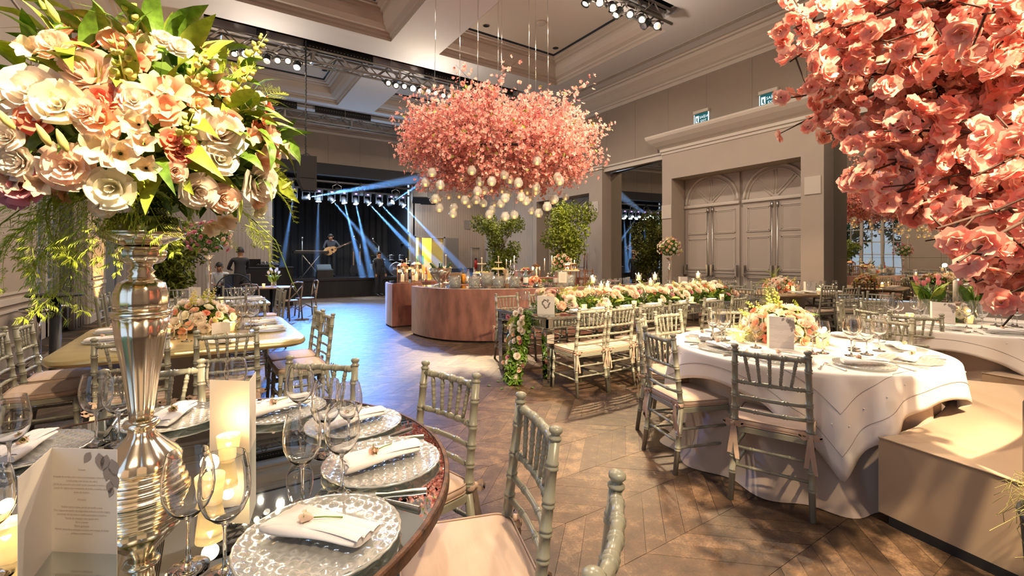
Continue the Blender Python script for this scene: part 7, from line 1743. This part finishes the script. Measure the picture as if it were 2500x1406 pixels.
for i in range(12): a = i * 2.4; obj('fruit', MB().lathe([(0, -.04), (.035, -.02), (.04, 0), (.03, .03), (0, .038)], 10).mesh('fruit', (snack, mat('red_fruit', (.6, .06, .05), .4), K['leafl'])[i % 3]), t, T(.1 * math.cos(a) * (i / 12) ** .5, .1 * math.sin(a) * (i / 12) ** .5, .2 + .02 * (i % 3)))
tall_vase('vase of pink and white flowers at the bar rear', (7.95, 9.6, ZB), .22, .26, [('blush_rose', 12, .08), ('white_rose', 10, .08), ('peach_bloom', 8, .07), ('coral_bloom', 8, .06), ('leaf', 16, .14)], 31)
low_arrangement('orange bloom in a glass bowl on the railed tray', (5.12, 6.98, ZB + .02), (.12, .12, .12), [('coral_bloom', 7, .10), ('peach_bloom', 7, .10), ('leaf', 3, .08)], 40, seed=40, lw=.07)
for i, (x, y, c) in enumerate(((5.28, 6.92, K['leafl']), (5.38, 6.84, K['leaf']))):
    t = thing('garnish_bowl', ('glass bowl of lime garnish on the railed tray', 'glass bowl of green herbs beside the lime bowl')[i], 'bowl', T(x, y, ZB + .02)); obj('bowl', MB().lathe([(0, 0), (.03, 0), (.06, .05), (.07, .09)], 18, cap=False).mesh('garnish_bowl', K['glass']), t)
    mb = MB(); leaf_cloud(mb, (0, 0, .07), (.05, .05, .03), 60, .04, ri); o = obj('garnish', mb.raw('garnish', c, False), t); o['kind'] = 'stuff'
t = thing('railed_tray', 'mirrored tray with low metal rail carrying gin bottles', 'tray', T(5.17, 6.85, ZB, -.2)); obj('base', bxm('tray_base', K['tmirror'], -.45, .45, -.13, .13, 0, .012), t)
rl = MB()
for z in (.03, .06): rl.tube([(-.45, -.13, z), (.45, -.13, z), (.45, .13, z), (-.45, .13, z), (-.45, -.13, z)], .004, 4)
for i in range(9): rl.tube([(-.45 + i * .1125, -.13, 0), (-.45 + i * .1125, -.13, .06)], .004, 4)
obj('rail', rl.mesh('tray_rail', K['steel']), t)
t = thing('menu_stand', 'clear acrylic stand holding the printed drinks menu on the bar', 'menu', T(5.50, 6.62, ZB, -.55)); obj('acrylic', bxm('acrylic', K['glassp'], -.10, .10, -.004, .004, 0, .30), t); pp = obj('paper', bxm('menu_paper', K['paper'], -.075, .075, -.008, -.005, .06, .26), t)
for i in range(9): obj('text_line', bxm('text_line', K['ink'], -.045, .045, -.0095, -.0085, .09 + i * .017, .093 + i * .017), pp)
t = thing('glass_rack', 'small wooden rack of tumblers at the bar end', 'rack', T(6.25, 6.80, ZB)); rk = MB()
for z in (0, .12, .26): rk.box(-.10, .10, -.08, .08, z, z + .012)
for sx in (-1, 1):
    for sy in (-1, 1): rk.box(sx * .1 - .008, sx * .1 + .008, sy * .08 - .008, sy * .08 + .008, 0, .30)
obj('frame', rk.mesh('rack_frame', K['copper'], False), t)
tb = MB().lathe([(0, .003), (.03, .003), (.034, .09), (.032, .09)], 14, cap=False).mesh('tumbler', K['glassp'])
for i in range(4): obj('tumbler', tb, t, T(-.05 + .1 * (i % 2), 0, .012 + .12 * (i // 2)))
for i in range(12):
    x, y = sup(6.0, 8.3, 2.35, 1.5, math.radians(268 + i * 5)); tag(obj('tumbler', tb, None, T(x, y, ZB)), 'ribbed tumbler on the bar front, ' + (ord_ + ['eleventh', 'twelfth'])[i] + ' past the gin tray', 'tumbler', 'tumblers on the bar')
# ================================================================ HANGING BLOSSOM CLOUD
RC = random.Random(77); CC = Vector((4.40, 7.05, 3.30))
hc = thing('hanging_blossom_cloud', 'huge hanging cloud of coral pink blossom over the bar', 'flowers', T(*CC))
tw = MB(); sites = []
for i in range(620):
    a = RC.random() * 2 * PI; zz = RC.uniform(-.85, 1.0); q = math.sqrt(max(0, 1 - zz * zz))
    out = Vector((math.cos(a) * q * 1.82, math.sin(a) * q * 1.82, zz * (.72 if zz > 0 else .62)))
    if zz > .25: out += Vector((math.cos(a) * .15, math.sin(a) * .15, abs(RC.gauss(0, .22))))
    if zz < -.3: out.z -= abs(RC.gauss(0, .10)); out.x *= .95; out.y *= .95
    out *= RC.uniform(.86, 1.06); s0 = out * .35; bend = Vector((RC.gauss(0, .22), RC.gauss(0, .22), RC.gauss(.05, .14)))
    pts = [s0.lerp(out, t) + bend * math.sin(PI * t) for t in (0, .33, .66, 1)]
    tw.tube(pts, [.007, .006, .004, .002], 3, False)
    n = RC.randint(24, 34)
    for k in range(n):
        t = .25 + .75 * (k + RC.random()) / n; p = s0.lerp(out, t) + bend * math.sin(PI * t) + Vector((RC.gauss(0, .065), RC.gauss(0, .065), RC.gauss(0, .065)))
        sites.append((p, (p * .6 + Vector((RC.gauss(0, .8), RC.gauss(0, .8), RC.gauss(0, .8))))))
o = obj('twigs', tw.raw('cloud_twigs', K['bark']), hc); o['kind'] = 'stuff'
tocam = Vector((-4.4, -7.05, -1.9)).normalized()
sites.sort(key=lambda s: -(s[0].dot(tocam)))
light_b = [blossom_mb(20 + i, ((5, .5, .16),), 1, 1) for i in range(3)]
near = set(range(0, 3600, 12)); mbs = MB()
for i, (p, d) in enumerate(sites):
    s = RC.uniform(.045, .078)
    if i in near: obj('blossom', F['small_blossom%d' % (i % 3)], hc, aim(p, d, RC.random() * 6, s))
    else: mbs.add(light_b[i % 3], aim(p, d, RC.random() * 6, s))
o = obj('blossoms', mbs.raw('cloud_blossoms', K['blos']), hc); o['kind'] = 'stuff'
mb = MB()
for i in range(900):
    p = sites[RC.randrange(len(sites))][0]; leaf_cloud(mb, p * 1.02, (.03, .03, .03), 1, .07, RC)
o = obj('leaves', mb.raw('cloud_leaves', K['leafl'], False), hc); o['kind'] = 'stuff'
obj('hoop', MB().tube([(1.2 * math.cos(i * PI / 18), 1.2 * math.sin(i * PI / 18), -.1) for i in range(37)], .02, 6).mesh('hoop', K['dark']), hc)
for (x, y) in ((3.26, 7.4), (3.9, 7.0), (4.2, 6.8), (4.78, 6.67), (5.16, 6.6), (5.32, 7.2), (4.0, 7.9), (4.9, 7.8)):
    obj('suspension_cable', MB().tube([(x - CC.x, y - CC.y, -.1), ((x - CC.x) * .96, (y - CC.y) * .96, 7.47 - CC.z)], .005, 5).mesh('cable', K['chrome']), hc)
gg = MB().lathe([(0, 0), (.035, .003), (.062, .03), (.072, .068), (.062, .105), (.042, .128), (.048, .138), (.046, .142)], 18, cap=False).mesh('globe_glass', thin_glass('frosted_globe', (.93, .93, .93), 1.2, .05, .30))
gc = MB().lathe([(0, .01), (.022, .01), (.022, .055), (0, .058)], 10).mesh('globe_candle', mat('amber_candle', (1, .7, .3), .5, emit=(1., .55, .15), es=1.3))
def _pp(k): g = GLOBES[k]; d = g[0] * SN + g[1] * CS; return ((g[2] - 1.43) / d, (g[0] * CS - g[1] * SN) / d)
lo = sorted(range(len(GLOBES)), key=lambda k: _pp(k)[0]); ORD = ord_ + ['eleventh', 'twelfth', 'thirteenth']
def glab(i, x, y, z):
    n = lo.index(i) // 9; rw = sorted(lo[n * 9:n * 9 + 9], key=lambda k: _pp(k)[1])
    return 'glass globe candle under the blossom cloud, %s tier from below, %s from the stage side' % (ord_[n], ORD[rw.index(i)])
for i, (x, y, z) in enumerate(GLOBES):
    top = 3.05 - z + .07
    t = thing('glass_globe_candle', glab(i, x, y, z), 'globe candle', T(x, y, z - .07), 'hanging globe candles')
    obj('globe', gg, t); obj('candle', gc, t); obj('wire', MB().tube([(0, 0, .14), (0, 0, top + .3)], .002, 4).mesh('wire', K['steel']), t)
# ================================================================ BLOSSOM TREE BESIDE THE SOFA
RT = random.Random(91); bt = thing('blossom_tree', 'pink cherry blossom tree leaning in from the right beside the sofa', 'tree', T(2.62, .20, 0))
B0 = Vector((2.62, .20, 0))
obj('planter', MB().lathe([(0, 0), (.17, 0), (.20, .45), (.21, .48), (.19, .48), (.18, .42), (0, .42)], 24).mesh('planter', K['black']), bt)
obj('trunk', MB().tube([(0, 0, .4), (.06, 0, .9), (.14, -.03, 1.5), (.15, 0, 2.0), (.12, .05, 2.4)], [.055, .05, .045, .035, .02], 10).mesh('trunk', K['bark']), bt)
tw = MB(); sites = []
hub = [Vector((2.76, .18, 1.75)), Vector((2.78, .22, 2.1)), Vector((2.74, .26, 2.4)), Vector((2.74, .16, 1.5))]
for i, tp in enumerate(TIPS):
    tip = Vector(tp); h = min(hub, key=lambda q: abs(q.z - tip.z + .05)); dirv = tip - h; L = dirv.length
    bend = Vector((RT.gauss(0, .05), RT.gauss(0, .05), .10 * L + RT.gauss(0, .03)))
    def at(t): return h.lerp(tip, t) + bend * math.sin(PI * t)
    tw.tube([at(t / 6) for t in range(7)], [.014 - .0018 * k for k in range(7)], 5, False)
    n = int(10 + L * 26)
    for k in range(n):
        t = .22 + .78 * (k + RT.random()) / n; p = at(t); sp = .10 * (1 - .75 * t) + .022
        e = p + Vector((RT.gauss(0, sp), RT.gauss(0, sp), RT.gauss(0, sp)))
        if k % 3 == 0: tw.tube([p, e], [.005, .003], 3, False)
        for q in range(RT.randint(1, 2)):
            c = e + Vector((RT.gauss(0, .022), RT.gauss(0, .022), RT.gauss(0, .022)))
            if c.z < 1.62 and RT.random() < .5 or c.z < 1.27: continue
            sites.append((c, Vector((-.6, -.35, .2)) + Vector((RT.gauss(0, .7), RT.gauss(0, .7), RT.gauss(0, .7)))))
tw.v = [tuple(Vector(v) - B0) for v in tw.v]
o = obj('branches', tw.raw('tree_branches', K['bark']), bt)
sites = [s for s in sites if s[0].length > .95]
sites.sort(key=lambda s: s[0].x * SN + s[0].y * CS)
big = [blossom_mb(i, ((5, .5, .06), (5, .37, .17))) for i in range(3)]; mbs = MB(); hts = MB(); hh = MB().lathe([(0, -.03), (.06, 0), (.05, .05), (0, .09)], 5)
for i, (p, d) in enumerate(sites):
    m = aim(p - B0, d, RT.random() * 6, RT.uniform(.070, .100))
    if i < 300: obj('blossom', F['blossom%d' % (i % 3)], bt, m)
    else: mbs.add(big[i % 3], m)
    hts.add(hh, m @ T(0, 0, .06))
o = obj('blossoms', mbs.raw('tree_blossoms', K['blos2']), bt); o['kind'] = 'stuff'
o = obj('blossom_hearts', hts.raw('blossom_hearts', K['heart']), bt); o['kind'] = 'stuff'
mo = MB()
for i in range(420):
    a = RT.random() * 6.28; p = Vector((.14 * math.cos(a), .14 * math.sin(a), .50)); k_ = RT.uniform(.10, .245); e = Vector((math.cos(a) * k_, math.sin(a) * k_, RT.uniform(.40, .62)))
    mo.tube([p, p.lerp(e, .5) + Vector((RT.gauss(0, .03), RT.gauss(0, .03), .05)), e, e + Vector((RT.gauss(0, .04), RT.gauss(0, .04), -.05))], .0011, 3, False)
o = obj('moss', mo.raw('moss', K['moss']), bt); o['kind'] = 'stuff'
